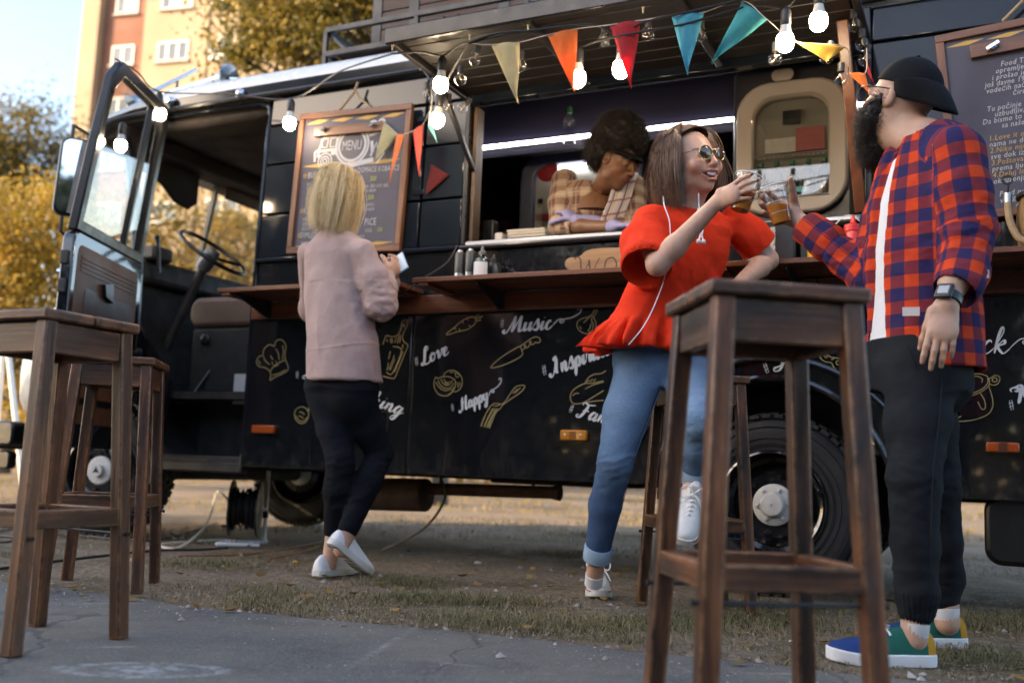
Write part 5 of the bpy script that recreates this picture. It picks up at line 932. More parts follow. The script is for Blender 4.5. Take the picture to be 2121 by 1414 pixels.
# pennants
def pennant(name_col, col, A, B, C, v, label, curl=.012, v2=None):
    """A, B ends of the top edge, C the tip (photo points)"""
    a, b, c = tw(*A, v), tw(*B, v2 if v2 is not None else v), tw(*C, v+.01 if v2 is None else (v+v2)/2); n = (b-a).cross(c-a).normalized(); N = 12; rows = []
    for i in range(N+1):
        t_ = i/N; L0, R0 = a.lerp(c, t_), b.lerp(c, t_)
        rows.append([L0.lerp(R0, k/6)+n*(curl*math.sin(3.1*t_+.8)*(1-.3*t_)*math.cos(k*.9+t_*2)+curl*1.4*math.sin(k/6*math.pi)*t_) for k in range(7)])
    m = MB(); m.loft(rows, closed=False, cap=False); t_ = NT('pennant_'+name_col); nn = t_.noise(scale=40, detail=5); cc = t_.ramp(nn, [(.3, [x*.85 for x in col]), (.7, col)]); t_.set(Base_Color=cc, Roughness=.9, Normal=t_.bump(t_.noise(scale=30, detail=4), .4, .006)); tr = t_.new('BsdfTranslucent'); t_.l.new(cc, tr.inputs[0]); mx = t_.new('MixShader'); mx.inputs[0].default_value = .35; t_.l.new(t_.p.outputs[0], mx.inputs[1]); t_.l.new(tr.outputs[0], mx.inputs[2]); t_.l.new(mx.outputs[0], t_.out.inputs[0])
    o = m.build('pennant', t_.m, smooth=180, label=label, cat='pennant', group='cloth pennants strung along the hatch'); md = o.modifiers.new('thick', 'SOLIDIFY'); md.thickness = .0012; return a, b
PN = []
PN += pennant('cream', (.58, .48, .26), (1016, 93), (1075, 88), (1071, 212), .79, 'cream cloth pennant hanging from the hatch front')
PN += pennant('orange', (.72, .17, .035), (1133, 73), (1195, 60), (1188, 188), .79, 'orange cloth pennant behind a lit bulb')
PN += pennant('red', (.42, .022, .03), (1262, 52), (1325, 43), (1306, 181), .79, 'dark red cloth pennant behind a lit bulb')
PN += pennant('blue', (.05, .33, .45), (1390, 34), (1457, 26), (1423, 153), .79, 'sky blue cloth pennant in the middle of the hatch')
PN += pennant('teal', (.04, .32, .34), (1536, 2), (1588, 40), (1473, 130), .79, 'teal cloth pennant blown sideways')
PN += pennant('yellow', (.70, .42, .06), (1648, 86), (1750, 98), (1712, 128), .70, 'yellow cloth pennant twisted nearly flat beside the prop', .006)
PN2 = pennant('orange_small', (.80, .20, .05), (1757, 151), (1792, 152), (1803, 196), .45, 'small orange pennant right before the man\'s face', .006)
pennant('dark_red', (.42, .02, .035), (1793, 118), (1797, 150), (1812, 176), .40, 'narrow red pennant hanging beside the cap', .006)
PN3 = list(pennant('cream_small', (.50, .46, .27), (795, 252), (826, 281), (775, 335), .10, 'olive cream pennant hanging on the menu board', .004))
PN3 += pennant('peach', (.85, .26, .10), (820, 279), (837, 278), (806, 378), .14, 'narrow peach orange pennant at the menu board edge', .006)
PN3 += pennant('coral', (.80, .13, .09), (854, 272), (876, 258), (868, 365), .16, 'coral red pennant beside the menu board', .006)
PN3 += pennant('mint', (.12, .42, .40), (889, 232), (887, 262), (906, 296), .24, 'small mint green pennant under the low lit bulb', .004)
pennant('maroon', (.13, .012, .014), (893, 340), (930, 363), (880, 405), .053, 'maroon pennant lying against the dark truck panel', .002)
TWINE = simple('pennant_string', (.50, .46, .40), .8)
cordmesh('pennant_string', [hook(973, 90)]+PN+[tw(1757, 151, .5)]+list(PN2)+[tw(1795, 100, .4)], .0016, 'thin string carrying the row of pennants under the hatch', mat=TWINE)
cordmesh('pennant_string', [tw(788, 250, .10)]+PN3+[tw(895, 205, .35)], .0016, 'thin string carrying the small pennants at the menu board', mat=TWINE)
cordmesh('loose_cable', [TWp(*tk(948, 508, .07)), TWp(*tk(925, 545, .10)), TWp(*tk(880, 575, .2)), TWp(*tk(845, 600, .3)), TWp(*tk(800, 620, .12))], .0045, 'black cable drooping from the window jamb to the shelf')

# ================================================================ things on the shelf and counter
SH = 1.3345
def mill(px_, v, lb):
    u = tk(px_, 580, v)[0]; root = tthing('pepper_mill', lb, 'mill', u, v, SH, 'spice mills'); o = (u, v, SH)
    TB().lathe([(.023, 0), (.023, .052)], o, n=20).build('glass_jar', simple('jar_steel', (.6, .6, .6), .2, .8), root); TB().lathe([(.0245, .0525), (.0245, .14), (.022, .15), (.02, .154)], o, n=20).build('body', simple('mill_grey', (.045, .043, .043), .35), root); TB().lathe([(.014, .1545), (.012, .164), (.001, .166)], o, n=14).build('knob', STEEL, root)
mill(951, .15, 'slim grey spice mill on the shelf beside the window jamb'); mill(973, .16, 'slim grey spice mill standing next to the green bottle')
u = tk(997, 580, .19)[0]; root = tthing('sauce_bottle', 'dark green bottle with a white label and grey nozzle', 'bottle', u, .19, SH); o = (u, .19, SH)
TB().lathe([(.034, 0), (.037, .005), (.037, .085), (.033, .105), (.018, .117), (.015, .124)], o, n=24).build('body', simple('green_glass', (.010, .022, .012), .08, coat=.5), root); TB().lathe([(.018, .1245), (.018, .14), (.008, .145), (.006, .165), (.002, .168)], o, n=16).build('nozzle', simple('nozzle_grey', (.12, .12, .12), .4), root)
m = TB(); m.loft([[(u+.0378*math.cos(a), .19+.0378*math.sin(a), SH+z) for a in [R_(20+130*k/12) for k in range(13)]] for z in (.012, .088)], closed=False, cap=False); m.build('label', simple('paper_white', (.66, .66, .66), .7, var=.03), root)
u = tk(1018, 578, .12)[0]; root = tthing('sauce_bottle', 'black sauce bottle half hidden behind the green bottle', 'bottle', u, .10, SH); o = (u, .10, SH); TB().lathe([(.034, 0), (.036, .005), (.036, .08), (.03, .1), (.016, .11)], o, n=20).build('body', BLK, root); TB().lathe([(.015, .1105), (.015, .125), (.008, .128), (.006, .145)], o, n=14).build('nozzle', BLK, root)
# carved wooden sign
a = tk(1172, 545, .14); uu, zz = a[0], SH
prof = [(.03, .0), (.035, .03), (.015, .045), (.0, .062), (.002, .085), (.02, .098), (.05, .098), (.075, .105), (.095, .122), (.13, .131), (.20, .133), (.27, .128), (.30, .115), (.33, .10), (.37, .095), (.385, .07), (.37, .045), (.36, .0)]
root = tthing('wooden_sign', 'light carved wooden sign standing on the shelf behind the woman in red', 'sign', uu+.19, .14, SH)
TB().prism([(p.x, p.y) for p in catmull([(x, y, 0) for x, y in prof], 4)], (uu, .13, SH), UX, UZ, VY, .02).build('board', wood('sign_oak', (.16, .08, .035), (.36, .20, .09), (.47, .29, .14), 0, .8, .5, .1), root, bevel=.003)
eng = simple('engraving', (.06, .028, .014), .8)
def eng_l(pts, w): TB().strip(catmull([Vector((uu+x, .1506, SH+y)) for x, y in pts], 5), w, (0, 1, 0)).build('carved_letter', eng, root)
eng_l([(.045, .09), (.06, .10), (.075, .085), (.078, .05), (.085, .01)], [.003]*21 if False else .006); eng_l([(.085, .01), (.105, .05), (.12, .078)], .004); eng_l([(.115, .082), (.12, .05), (.128, .012)], .007); eng_l([(.128, .012), (.15, .06), (.165, .088)], .004); eng_l([(.19, .05), (.2, .08), (.23, .085), (.245, .05), (.22, .012), (.195, .02), (.19, .05)], .006)
# ketchup, mustard
def squeeze(px_, v, col, mn, lb, ztop):
    u = tk(px_, 500, v)[0]; root = tthing('squeeze_bottle', lb, 'bottle', u, v, SH, 'squeeze bottles'); o = (u, v, SH); mt = simple(mn, col, .35, var=.05, Subsurface_Weight=.1)
    TB().lathe([(.030, 0), (.034, .006), (.034, .125), (.031, .132)], o, n=24).build('body', mt, root); TB().lathe([(.035, .1325), (.035, .158), (.02, .162), (.012, .168), (.005, ztop), (.003, ztop+.001)], o, n=24).build('cap', mt, root)
squeeze(1767, .16, (.62, .02, .02), 'ketchup_red', 'red ketchup squeeze bottle on the shelf before the man', .20); squeeze(1690, .15, (.75, .42, .02), 'mustard_yellow', 'yellow mustard squeeze bottle behind the man\'s sleeve', .20)
# loudspeaker between the woman and the sleeve
a = tk(1600, 545, .14); root = tthing('loudspeaker', 'black speaker box with a metal grille behind the woman\'s elbow', 'speaker', a[0], .13, SH); TB().bx(a[0]-.10, a[0]+.10, .07, .19, SH, SH+.19).build('case', BLK, root, bevel=.008)
part_grille = TB().bx(a[0]-.09, a[0]+.02, .1905, .193, SH+.03, SH+.165); t = NT('grille_mesh'); v_ = t.new('TexVoronoi'); t.l.new(t.tc(), v_.inputs['Vector']); v_.inputs['Scale'].default_value = 160; t.set(Base_Color=t.ramp(v_.outputs['Distance'], [(.3, (.02, .02, .02)), (.45, (.5, .47, .42))]), Roughness=.4, Metallic=.5); part_grille.build('grille', t.m, root)
TB().bx(a[0]+.11, a[0]+.17, .08, .16, SH, SH+.13).build('phone_stand', BLK, bevel=.006, label='small black holder standing beside the speaker box', cat='holder')
cordmesh('white_cable', [TWp(4.0, .08, 1.40), TWp(4.05, .12, 1.47), TWp(4.12, .10, 1.55), TWp(4.2, .09, 1.50), TWp(4.27, .08, 1.42)], .003, 'thin white cable looped above the ketchup bottle', mat=simple('cable_white', (.6, .58, .54), .5))
# lantern at the right edge of the picture
a = (4.83, .22, SH); root = tthing('lantern', 'wicker lantern with a black lid and rope handle at the end of the shelf', 'lantern', *a)
t = NT('wicker'); wv = t.new('TexWave'); wv.bands_direction = 'Z'; t.l.new(t.tc(), wv.inputs[0]); wv.inputs['Scale'].default_value = 60; wv.inputs['Distortion'].default_value = 1.5; t.set(Base_Color=t.ramp(wv.outputs[0], [(0, (.12, .06, .025)), (1, (.42, .27, .12))]), Roughness=.75, Normal=t.bump(wv.outputs[0], .8, .004))
TB().lathe([(.085, 0), (.10, .03), (.105, .10), (.10, .17), (.09, .20)], a, n=28).build('basket', t.m, root); TB().lathe([(.104, .2005), (.104, .212), (.085, .225), (.07, .24), (.05, .262), (.035, .27), (.03, .29), (.001, .295)], a, n=28).build('lid', BLK, root)
TB().tube(catmull([(4.70, .26, SH+.185), (4.705, .27, SH+.11), (4.735, .28, SH+.04), (4.79, .29, SH+.025), (4.85, .31, SH+.03)], 6), .013, 8).build('rope_handle', rope, root); TB().cyl((4.70, .26, SH+.18), (4.70, .26, SH+.215), .014, n=14).build('rope_ferrule', STEEL, root); TB().tube([(4.70, .26, SH+.215), (4.703, .26, SH+.25)], .003, 6).build('hook_wire', IRON, root)
TB().tube([(4.70+.016*math.cos(k*.5236), .26, SH+.265+.016*math.sin(k*.5236)) for k in range(13)], .003, 6).build('hook_ring', IRON, root)

# ================================================================ kitchen things
def fridge(label, u0, u1, z0, z1, vf, frame_mat, inner_mat, right):
    root = tthing('display_fridge', label, 'fridge', (u0+u1)/2, vf-.25, .641)
    TB().bx(u0-.03, u1+.03, vf-.55, vf-.02, .641, z1+.10).build('cabinet', simple('fridge_dark', (.03, .03, .036), .4), root, bevel=.03, seg=3)
    fw = .085; TB().ringprism(rrect(u0, u1, z0, z1, .15), rrect(u0+fw, u1-fw, z0+fw, z1-fw, .10), (0, vf-.018, 0), UX, UZ, VY, .05).build('door_frame', frame_mat, root, bevel=.012)
    TB().prism(rrect(u0+fw-.01, u1-fw+.01, z0+fw-.01, z1-fw+.01, .10), (0, vf-.0195, 0), UX, UZ, VY, .004).build('interior', inner_mat, root)
    return root
FBE = simple('frame_beige', (.40, .35, .30), .35, var=.06, nscale=4); FBL = simple('frame_blue', (.16, .18, .27), .3, var=.1)
f2 = fridge('rounded beige drinks fridge with bottles behind the raised cups', 3.565, 4.07, 1.70, 2.335, -.38, FBE, simple('fridge_inside', (.20, .19, .16), .6, var=.2, nscale=4), True)
for k in range(5):
    u = 3.68+k*.072; b_ = TB().lathe([(.027, 0), (.029, .01), (.029, .09), (.026, .115), (.012, .135), (.011, .15)], (u, -.368, 1.78), n=16).build('bottle', simple('pet_bottle', (.09, .085, .075), .12, coat=.4), f2); TB().lathe([(.013, .1505), (.013, .17), (.001, .171)], (u, -.368, 1.78), n=12).build('bottle_cap', simple('cap_green', (.02, .16, .08), .5), b_)
for z in (1.775, 1.975): TB().tube([(3.65, -.34, z), (3.99, -.34, z)], .004, 6).build('wire_shelf', STEEL, f2)
for k in range(16): TB().tube([(3.655+k*.022, -.372, 1.975), (3.655+k*.022, -.342, 1.965)], .002, 5).build('shelf_wire', STEEL, f2)
TB().bx(3.70, 3.86, -.372, -.36, 1.99, 2.06).build('tray', simple('tray_white', (.45, .44, .42), .5), f2); TB().bx(3.84, 3.97, -.372, -.355, 1.99, 2.10).build('packet', simple('packet_red', (.33, .08, .08), .6), f2); TB().bx(3.78, 3.86, -.372, -.36, 2.13, 2.19).build('dark_item', IRON, f2); TB().bx(3.80, 3.89, -.338, -.336, 1.79, 1.815).build('price_label', simple('label_cyan', (.12, .45, .55), .6), f2)
TB().prism(rrect(3.640, 3.995, 1.775, 2.26, .10), (0, -.335, 0), UX, UZ, VY, .003).build('door_glass', glass('fridge_glass', (.95, .95, .93), trans=.86), f2)
TB().prism(rrect(-.05, .05, 0, .055, .025), (3.78, -.36, 2.336), UX, UZ, VY, .012).build('round_handle', FBE, f2)
f1 = fridge('rounded blue framed fridge with a red disc behind the cook', 2.19, 2.93, 1.45, 2.31, -.90, FBL, simple('fridge_pale', (.42, .43, .40), .5, var=.12, nscale=3), False)
ep = tk(1133, 352, -.885); TB().lathe([(.068, 0), (.068, .008), (.06, .012)], (ep[0], -.894, ep[2]), VY, 32).build('red_disc', simple('disc_red', (.45, .03, .04), .5), f1); ep = tk(1120, 450, -.885); TB().bx(ep[0]-.03, ep[0]+.07, -.894, -.888, ep[2]-.02, ep[2]+.02).build('red_plate', MATS['disc_red'], f1); ep = tk(1118, 420, -.885); TB().bx(ep[0]-.015, ep[0]+.015, -.894, -.888, ep[2]-.025, ep[2]+.025).build('dark_mark', IRON, f1); TB().bx(2.285, 2.33, -.896, -.888, 1.55, 2.0).build('door_edge', simple('edge_white', (.6, .6, .57), .5), f1); TB().bx(2.32, 2.85, -.896, -.889, 2.19, 2.215).build('inner_light', emis('fridge_led', (.85, .9, 1), 3), f1)
# napkins, boxes, bottle on the ledge
CT = 1.5665
a = tk(1040, 493, -.02); b = tk(1115, 490, -.02); root = tthing('napkin_stack', 'thick stack of cream paper napkins on the steel counter', 'napkins', (a[0]+b[0])/2, -.10, CT); NK = simple('napkin', (.56, .50, .42), .9, var=.04)
for k in range(10): z = CT+k*.0066; TB().box(((a[0]+b[0])/2+.02+.003*math.sin(k*2), -.12+.003*math.cos(k*3), z+.0032), (.20, .16, .0062)).build('napkin', NK, root, bevel=.002)
for (x0, x1, yt, yb, v, mt, nm, lb) in ((950, 980, 450, 498, -.10, BLK, 'dark_jar', 'small brown topped jar on the counter by the jamb'), (998, 1022, 455, 495, -.12, BLK, 'black_box', 'narrow black box on the counter beside the napkins'), (1024, 1040, 485, 494, -.02, simple('holder_cream', (.5, .47, .42), .6), 'paper_holder', 'tiny cream holder in front of the napkins')):
    a, b = tk(x0, yb, v), tk(x1, yt, v); TB().bx(a[0], b[0], v-.06, v, CT, max(b[2], CT+.05)).build(nm, mt, bevel=.005, label=lb, cat='box')
a = tk(952, 496, -.04); b = tk(976, 470, -.04); TB().bx(a[0], b[0], -.10, -.04, CT, b[2]).build('card_box', simple('card_tan', (.40, .28, .18), .8), bevel=.003, label='small tan cardboard box at the end of the counter', cat='box')
a = tk(1183, 300, -.53); root = tthing('plastic_bottle', 'clear bottle with a green cap hanging at the light strip', 'bottle', a[0], -.50, a[2]); TB().lathe([(.034, 0), (.036, .01), (.036, .10), (.03, .125), (.012, .15), (.011, .16)], (a[0], -.495, a[2]), n=18).build('body', glass('pet_clear', (.9, .9, .93), .05, .8), root); TB().lathe([(.013, .1605), (.013, .19), (.005, .20)], (a[0], -.495, a[2]), n=12).build('cap', simple('cap_dgreen', (.01, .09, .03), .5), root)

# ================================================================ bar stools
def stool_wood(ax, burn):
    nm = 'stool_wood%d_%d' % (ax, int(burn*100))
    if nm in MATS: return MATS[nm]
    m = wood(nm, (.008, .006, .005), (.125, .038, .013), (.28, .10, .034), ax, .9, .40, burn, .4)
    t = NT.__new__(NT); t.m = m; t.t = m.node_tree; t.n = t.t.nodes; t.l = t.t.links; t._tc = None; t.p = t.n['Principled BSDF']; t.out = t.n['Material Output']
    src = t.p.inputs['Base Color'].links[0].from_socket; bv = t.new('Bevel'); bv.samples = 3; bv.inputs['Radius'].default_value = .012; ge = t.new('NewGeometry'); dt = t.new('VectorMath'); dt.operation = 'DOT_PRODUCT'; t.l.new(bv.outputs[0], dt.inputs[0]); t.l.new(ge.outputs['Normal'], dt.inputs[1])
    e = t.ramp(dt.outputs['Value'], [(.88, 1), (.992, 0)]); br = t.ramp(t.noise(scale=26, detail=5, rough=.7), [(.40, 0), (.62, 1)]); c = t.mix(t.math('MULTIPLY', t.math('MULTIPLY', e, br), .9), src, (.44, .22, .10)); gr = t.ramp(t.noise(scale=7, detail=5, rough=.65), [(.52, 0), (.72, .4)]); c = t.mix(gr, c, (.045, .036, .030)); t.l.new(c, t.p.inputs['Base Color']); return m
def make_stool(name, label, loc, rotz, seat=.34, hgt=.815, burn=.5):
    root = thing(name, label, 'stool', loc, rotz, 'wooden bar stools'); T_ = .027; top = .118; bot = .158; lw = .037; z1 = hgt-T_
    wl_ = [stool_wood(a, burn) for a in range(3)]
    M = RM[root]
    for k in range(2): MB().bx(-seat/2, seat/2, -seat/2+k*seat/2+.0008, -seat/2+(k+1)*seat/2-.0008, z1, hgt).build('seat_board', wl_[0], root, bevel=.006, M=M)
    def at(sx, sy, z): f = bot+(top-bot)*z/z1; return Vector((sx*f, sy*f, z))
    for sx in (-1, 1):
        for sy in (-1, 1): MB().beam(at(sx, sy, 0), at(sx, sy, z1), lw, lw, (0, 1, 0), lw*1.02, lw*1.02).build('leg', wl_[2], root, bevel=.004, M=M)
    for (z, hh, ww) in ((z1-.042, .076, .022), (.315, .045, .03)):
        for s in (-1, 1):
            a, b = at(-1, s, z), at(1, s, z); d = Vector((lw/2-.002, 0, 0)); MB().beam(a+d, b-d, ww, hh).build('apron' if hh > .06 else 'stretcher', wl_[0], root, bevel=.003, M=M)
            a, b = at(s, -1, z-.0 if hh > .06 else z), at(s, 1, z); d = Vector((0, lw/2-.002, 0)); MB().beam(a+d, b-d, ww, hh).build('apron' if hh > .06 else 'stretcher', wl_[1], root, bevel=.003, M=M)
    for s in (-1, 1):
        for z, w_ in ((.272, 0),):
            a, b = at(-1, s, z), at(1, s, z); MB().tube([a+Vector((-.03, 0, 0)), b+Vector((.03, 0, 0))], .004, 6).build('tie_rod', GREYP, root, M=M)
            for q, e_ in ((a, -1), (b, 1)): MB().lathe([(.006, 0), (.006, .006), (.002, .007)], q+Vector((e_*.026, 0, 0)), (e_, 0, 0), 6).build('nut', IRON, root, M=M)
    return root
make_stool('bar_stool', 'weathered dark stool with scorched wood standing before the bearded man', (.478, 1.89, .004), R_(7), .30, .832, .75)
make_stool('bar_stool', 'brown wooden stool standing on the asphalt left of the others', (-1.213, 2.626, .004), R_(-27), .30, .832, .35)
make_stool('bar_stool', 'brown wooden stool on the dirt between the asphalt stool and the front wheel', (-1.455, 3.70, 0), R_(9), .30, .832, .45)
make_stool('bar_stool', 'dark wooden stool the woman in red is perched on', (.70, 3.70, 0), R_(6), .30, .85, .6)
# ---------------------------------------------------------------- cable reel
rc = gnd(505, 1128); reel = thing('cable_reel', 'black extension cable drum on a bent white tube stand', 'cable reel', rc, -TAZ)
ce = Vector((rc.x-.01, rc.y+.02, .20)); axr = Vector((.99, .12, 0)).normalized(); hw = .075
fx, fy = frame_of(axr)
for s in (-1, 1): MB().lathe([(.155, -.006), (.158, 0), (.155, .006), (.06, .008), (.02, .012)], ce+axr*(s*hw), axr*s, 40).build('flange', simple('reel_black', (.018, .018, .019), .35), reel)
nn = 13
for k in range(nn):
    o_ = ce+axr*(-hw+.008+(2*hw-.016)*k/(nn-1)); rr_ = .098+.012*math.sin(k*1.9)+.01*math.cos(k*.7)
    MB().loft([[o_+(fx*math.cos(a)+fy*math.sin(a))*(rr_+.0065*math.cos(b))+axr*(.0065*math.sin(b)+.004*math.sin(2*a+k)) for b in [2*math.pi*j/6 for j in range(6)]] for a in [2*math.pi*q/36 for q in range(36)]], loop=True).build('cable_turn', CORD, reel)
MB().cyl(ce-axr*hw, ce+axr*hw, .07, n=24).build('drum_core', MATS['reel_black'], reel)
PT = simple('white_tube', (.58, .59, .60), .35, var=.06); si = axr; fr = Vector((0, 0, 1)).cross(axr).normalized()*-1
e_ = ce+axr*(hw+.035)
MB().tube(catmull([e_+fr*.16+Vector((0, 0, .235)), e_+fr*.02+Vector((0, 0, .235)), e_-fr*.03+Vector((0, 0, .20)), e_-fr*.035+Vector((0, 0, 0)), e_-fr*.03+Vector((0, 0, -.16)), e_-fr*.02+Vector((0, 0, -.185)), ce-axr*(hw+.02)-fr*.02+Vector((0, 0, -.188)), ce-axr*(hw+.035)-fr*.0+Vector((0, 0, -.188)), ce-axr*(hw+.04)+fr*.14+Vector((0, 0, -.188)), ce-axr*(hw+.02)+fr*.17+Vector((0, 0, -.188)), e_+fr*.17+Vector((0, 0, -.188))], 5), .0115, 10).build('stand', PT, reel)
MB().tube([ce+axr*(hw+.01), e_-fr*.03], .012, 10).build('axle', PT, reel); MB().box(e_+Vector((0, 0, -.03))-fr*.03, (.03, .03, .04)).build('clamp', BLK, reel, bevel=.004); MB().cyl(ce-axr*(hw+.006)+fy*.1, ce-axr*(hw+.05)+fy*.1, .008).build('crank_knob', BLK, reel)
WC = simple('cable_cream', (.55, .52, .46), .55)
cordmesh('power_cable', [ce-axr*(hw+.02)+Vector((0, 0, .04)), gnd(445, 1060)*.6+(ce-axr*.15)*.4+Vector((0, 0, .14)), Vector((*gnd(430, 1100)[:2], .075)), Vector((*gnd(395, 1125)[:2], .02)), Vector((*gnd(360, 1139)[:2], .008)), Vector((*gnd(333, 1130)[:2], .008)), Vector((*gnd(420, 1122)[:2], .007)), Vector((*gnd(470, 1120)[:2], .007))], .0075, 'thick cream power cable looping down from the cable reel', mat=WC)
def gcord(pts, r, lb, mat=None): return cordmesh('power_cable', [Vector((*gnd(*p)[:2], r+.004)) for p in pts], r, lb, mat=mat)
gcord([(-60, 1195), (0, 1183), (110, 1168), (220, 1155), (330, 1144), (420, 1142), (470, 1138)], .007, 'black power cable running from the reel to the left')
gcord([(-20, 1090), (60, 1105), (160, 1112), (250, 1120), (330, 1121), (410, 1098), (450, 1085)], .006, 'black power cable passing close to the front wheel')
gcord([(-30, 1108), (30, 1098), (70, 1108), (40, 1122), (-30, 1130)], .006, 'coil of black cable on the ground at the left stool')
gcord([(370, 1155), (520, 1150), (640, 1130), (720, 1112)], .005, 'rusty orange cable on the dirt before the cable reel', simple('cable_rust', (.22, .075, .02), .7)); gcord([(560, 1160), (640, 1142), (690, 1118)], .004, 'short rusty wire crossing the orange cable', MATS['cable_rust'])
# ================================================================ people: signed-distance sculpting helpers
A3 = lambda *p: np.array(p, float)
def W(x, y, Y): return np.array(atY(x, y, Y))
def nrm(v): v = np.asarray(v, float); return v/np.linalg.norm(v)
class Sdf:
    def __init__(s, pts, pad, h):
        pts = np.array(pts); s.lo = pts.min(0)-pad; s.h = h; s.n = np.ceil((pts.max(0)+pad-s.lo)/h).astype(int)+1; s.d = np.full(s.n, 1.0, np.float32)
    def sl(s, lo, hi):
        a = np.clip(np.floor((np.minimum(lo, hi)-s.lo)/s.h).astype(int), 0, s.n); b = np.clip(np.ceil((np.maximum(lo, hi)-s.lo)/s.h).astype(int)+1, 0, s.n)
        if (b <= a).any(): return None, None
        g = [s.lo[i]+s.h*np.arange(a[i], b[i]) for i in range(3)]
        return (slice(a[0], b[0]), slice(a[1], b[1]), slice(a[2], b[2])), (g[0][:, None, None], g[1][None, :, None], g[2][None, None, :])
    def comb(s, S, d, k, op):
        a = s.d[S]
        if op == 'sub':
            d = -d; h = np.clip(.5-.5*(a-d)/k, 0, 1) if k else (d > a)*1.0; s.d[S] = a*(1-h)+d*h+k*h*(1-h)
        else:
            if k: h = np.clip(.5+.5*(a-d)/k, 0, 1); s.d[S] = a*(1-h)+d*h-k*h*(1-h)
            else: s.d[S] = np.minimum(a, d)
        return s
    def rc(s, a, b, ra, rb, k=.015, op='add', m=.03):
        a, b = np.asarray(a, float), np.asarray(b, float); r = max(ra, rb)+k+m; S, (X, Y, Z) = s.sl(np.minimum(a, b)-r, np.maximum(a, b)+r)
        if S is None: return s
        u = b-a; L = u@u+1e-12; t = np.clip(((X-a[0])*u[0]+(Y-a[1])*u[1]+(Z-a[2])*u[2])/L, 0, 1)
        d = np.sqrt((X-a[0]-t*u[0])**2+(Y-a[1]-t*u[1])**2+(Z-a[2]-t*u[2])**2)-(ra+(rb-ra)*t); return s.comb(S, d, k, op)
    def chain(s, P, R, k=.015, op='add'):
        for i in range(len(P)-1): s.rc(P[i], P[i+1], R[i], R[i+1], k, op)
        return s
    def ell(s, c, r, F=None, k=.015, op='add', m=.03):
        c = np.asarray(c, float); r = np.asarray(r, float); q = r.max()+k+m; S, (X, Y, Z) = s.sl(c-q, c+q)
        if S is None: return s
        F = np.eye(3) if F is None else F; D = [X-c[0], Y-c[1], Z-c[2]]; L = [(F[i][0]*D[0]+F[i][1]*D[1]+F[i][2]*D[2]) for i in range(3)]
        k0 = np.sqrt(sum((L[i]/r[i])**2 for i in range(3))); k1 = np.sqrt(sum((L[i]/r[i]**2)**2 for i in range(3)))+1e-9; return s.comb(S, k0*(k0-1)/k1, k, op)
    def loft(s, secs, ax, ay, k=.02, op='add', m=.03, wav=None):
        """secs: (centre, half width along ax, half depth along ay) from top to bottom; sections lie at constant z"""
        C = np.array([q[0] for q in secs]); o = np.argsort(C[:, 2]); C = C[o]; A = np.array([secs[i][1] for i in o]); B = np.array([secs[i][2] for i in o]); r = max(A.max(), B.max())*1.25+k+m
        S, (X, Y, Z) = s.sl(C.min(0)-[r, r, m], C.max(0)+[r, r, m]); z = Z[0, 0]
        cx, cy, a, b = (np.interp(z, C[:, 2], q)[None, None, :] for q in (C[:, 0], C[:, 1], A, B)); dx, dy = X-cx, Y-cy
        p, q = dx*ax[0]+dy*ax[1], dx*ay[0]+dy*ay[1]; rr = np.sqrt((p/a)**2+(q/b)**2); d = (rr-1)*np.minimum(a, b)*.9+0*Z
        if wav is not None: d = d+wav(np.arctan2(q/b, p/a), Z)
        d = np.maximum(d, np.maximum(Z-C[-1, 2], C[0, 2]-Z)+0*d); return s.comb(S, d, k, op)
    def slab(s, z0=None, z1=None):
        z = s.lo[2]+s.h*np.arange(s.n[2])
        if z0 is not None: s.d = np.maximum(s.d, (z0-z)[None, None, :].astype(np.float32))
        if z1 is not None: s.d = np.maximum(s.d, (z-z1)[None, None, :].astype(np.float32))
        return s
    def cut(s, p, n):
        n = nrm(n); g = [s.lo[i]+s.h*np.arange(s.n[i]) for i in range(3)]; s.d = np.maximum(s.d, ((g[0][:, None, None]-p[0])*n[0]+(g[1][None, :, None]-p[1])*n[1]+(g[2][None, None, :]-p[2])*n[2]).astype(np.float32)); return s
    def mesh(s, smooth=2):
        d = s.d; d[0] = d[-1] = 1; d[:, 0] = d[:, -1] = 1; d[:, :, 0] = d[:, :, -1] = 1
        ins = d < 0; c = np.zeros(np.array(d.shape)-1, np.uint8)
        for i in (0, 1):
            for j in (0, 1):
                for k in (0, 1): c += ins[i:d.shape[0]-1+i, j:d.shape[1]-1+j, k:d.shape[2]-1+k]
        act = (c > 0) & (c < 8); I = np.argwhere(act); N = len(I); vid = np.full(c.shape, -1, np.int64); vid[act] = np.arange(N)
        acc = np.zeros((N, 3)); cnt = np.zeros(N); off = [(i, j, k) for i in (0, 1) for j in (0, 1) for k in (0, 1)]
        for a in range(8):
            for b in range(a+1, 8):
                oa, ob = np.array(off[a]), np.array(off[b])
                if np.abs(oa-ob).sum() != 1: continue
                da = d[tuple((I+oa).T)]; db = d[tuple((I+ob).T)]; x = (da < 0) != (db < 0); t = np.where(x, da/(da-db+1e-12), 0)
                acc += np.where(x[:, None], oa+(ob-oa)*t[:, None], 0); cnt += x
        V = s.lo+(I+acc/cnt[:, None])*s.h; Fs = []
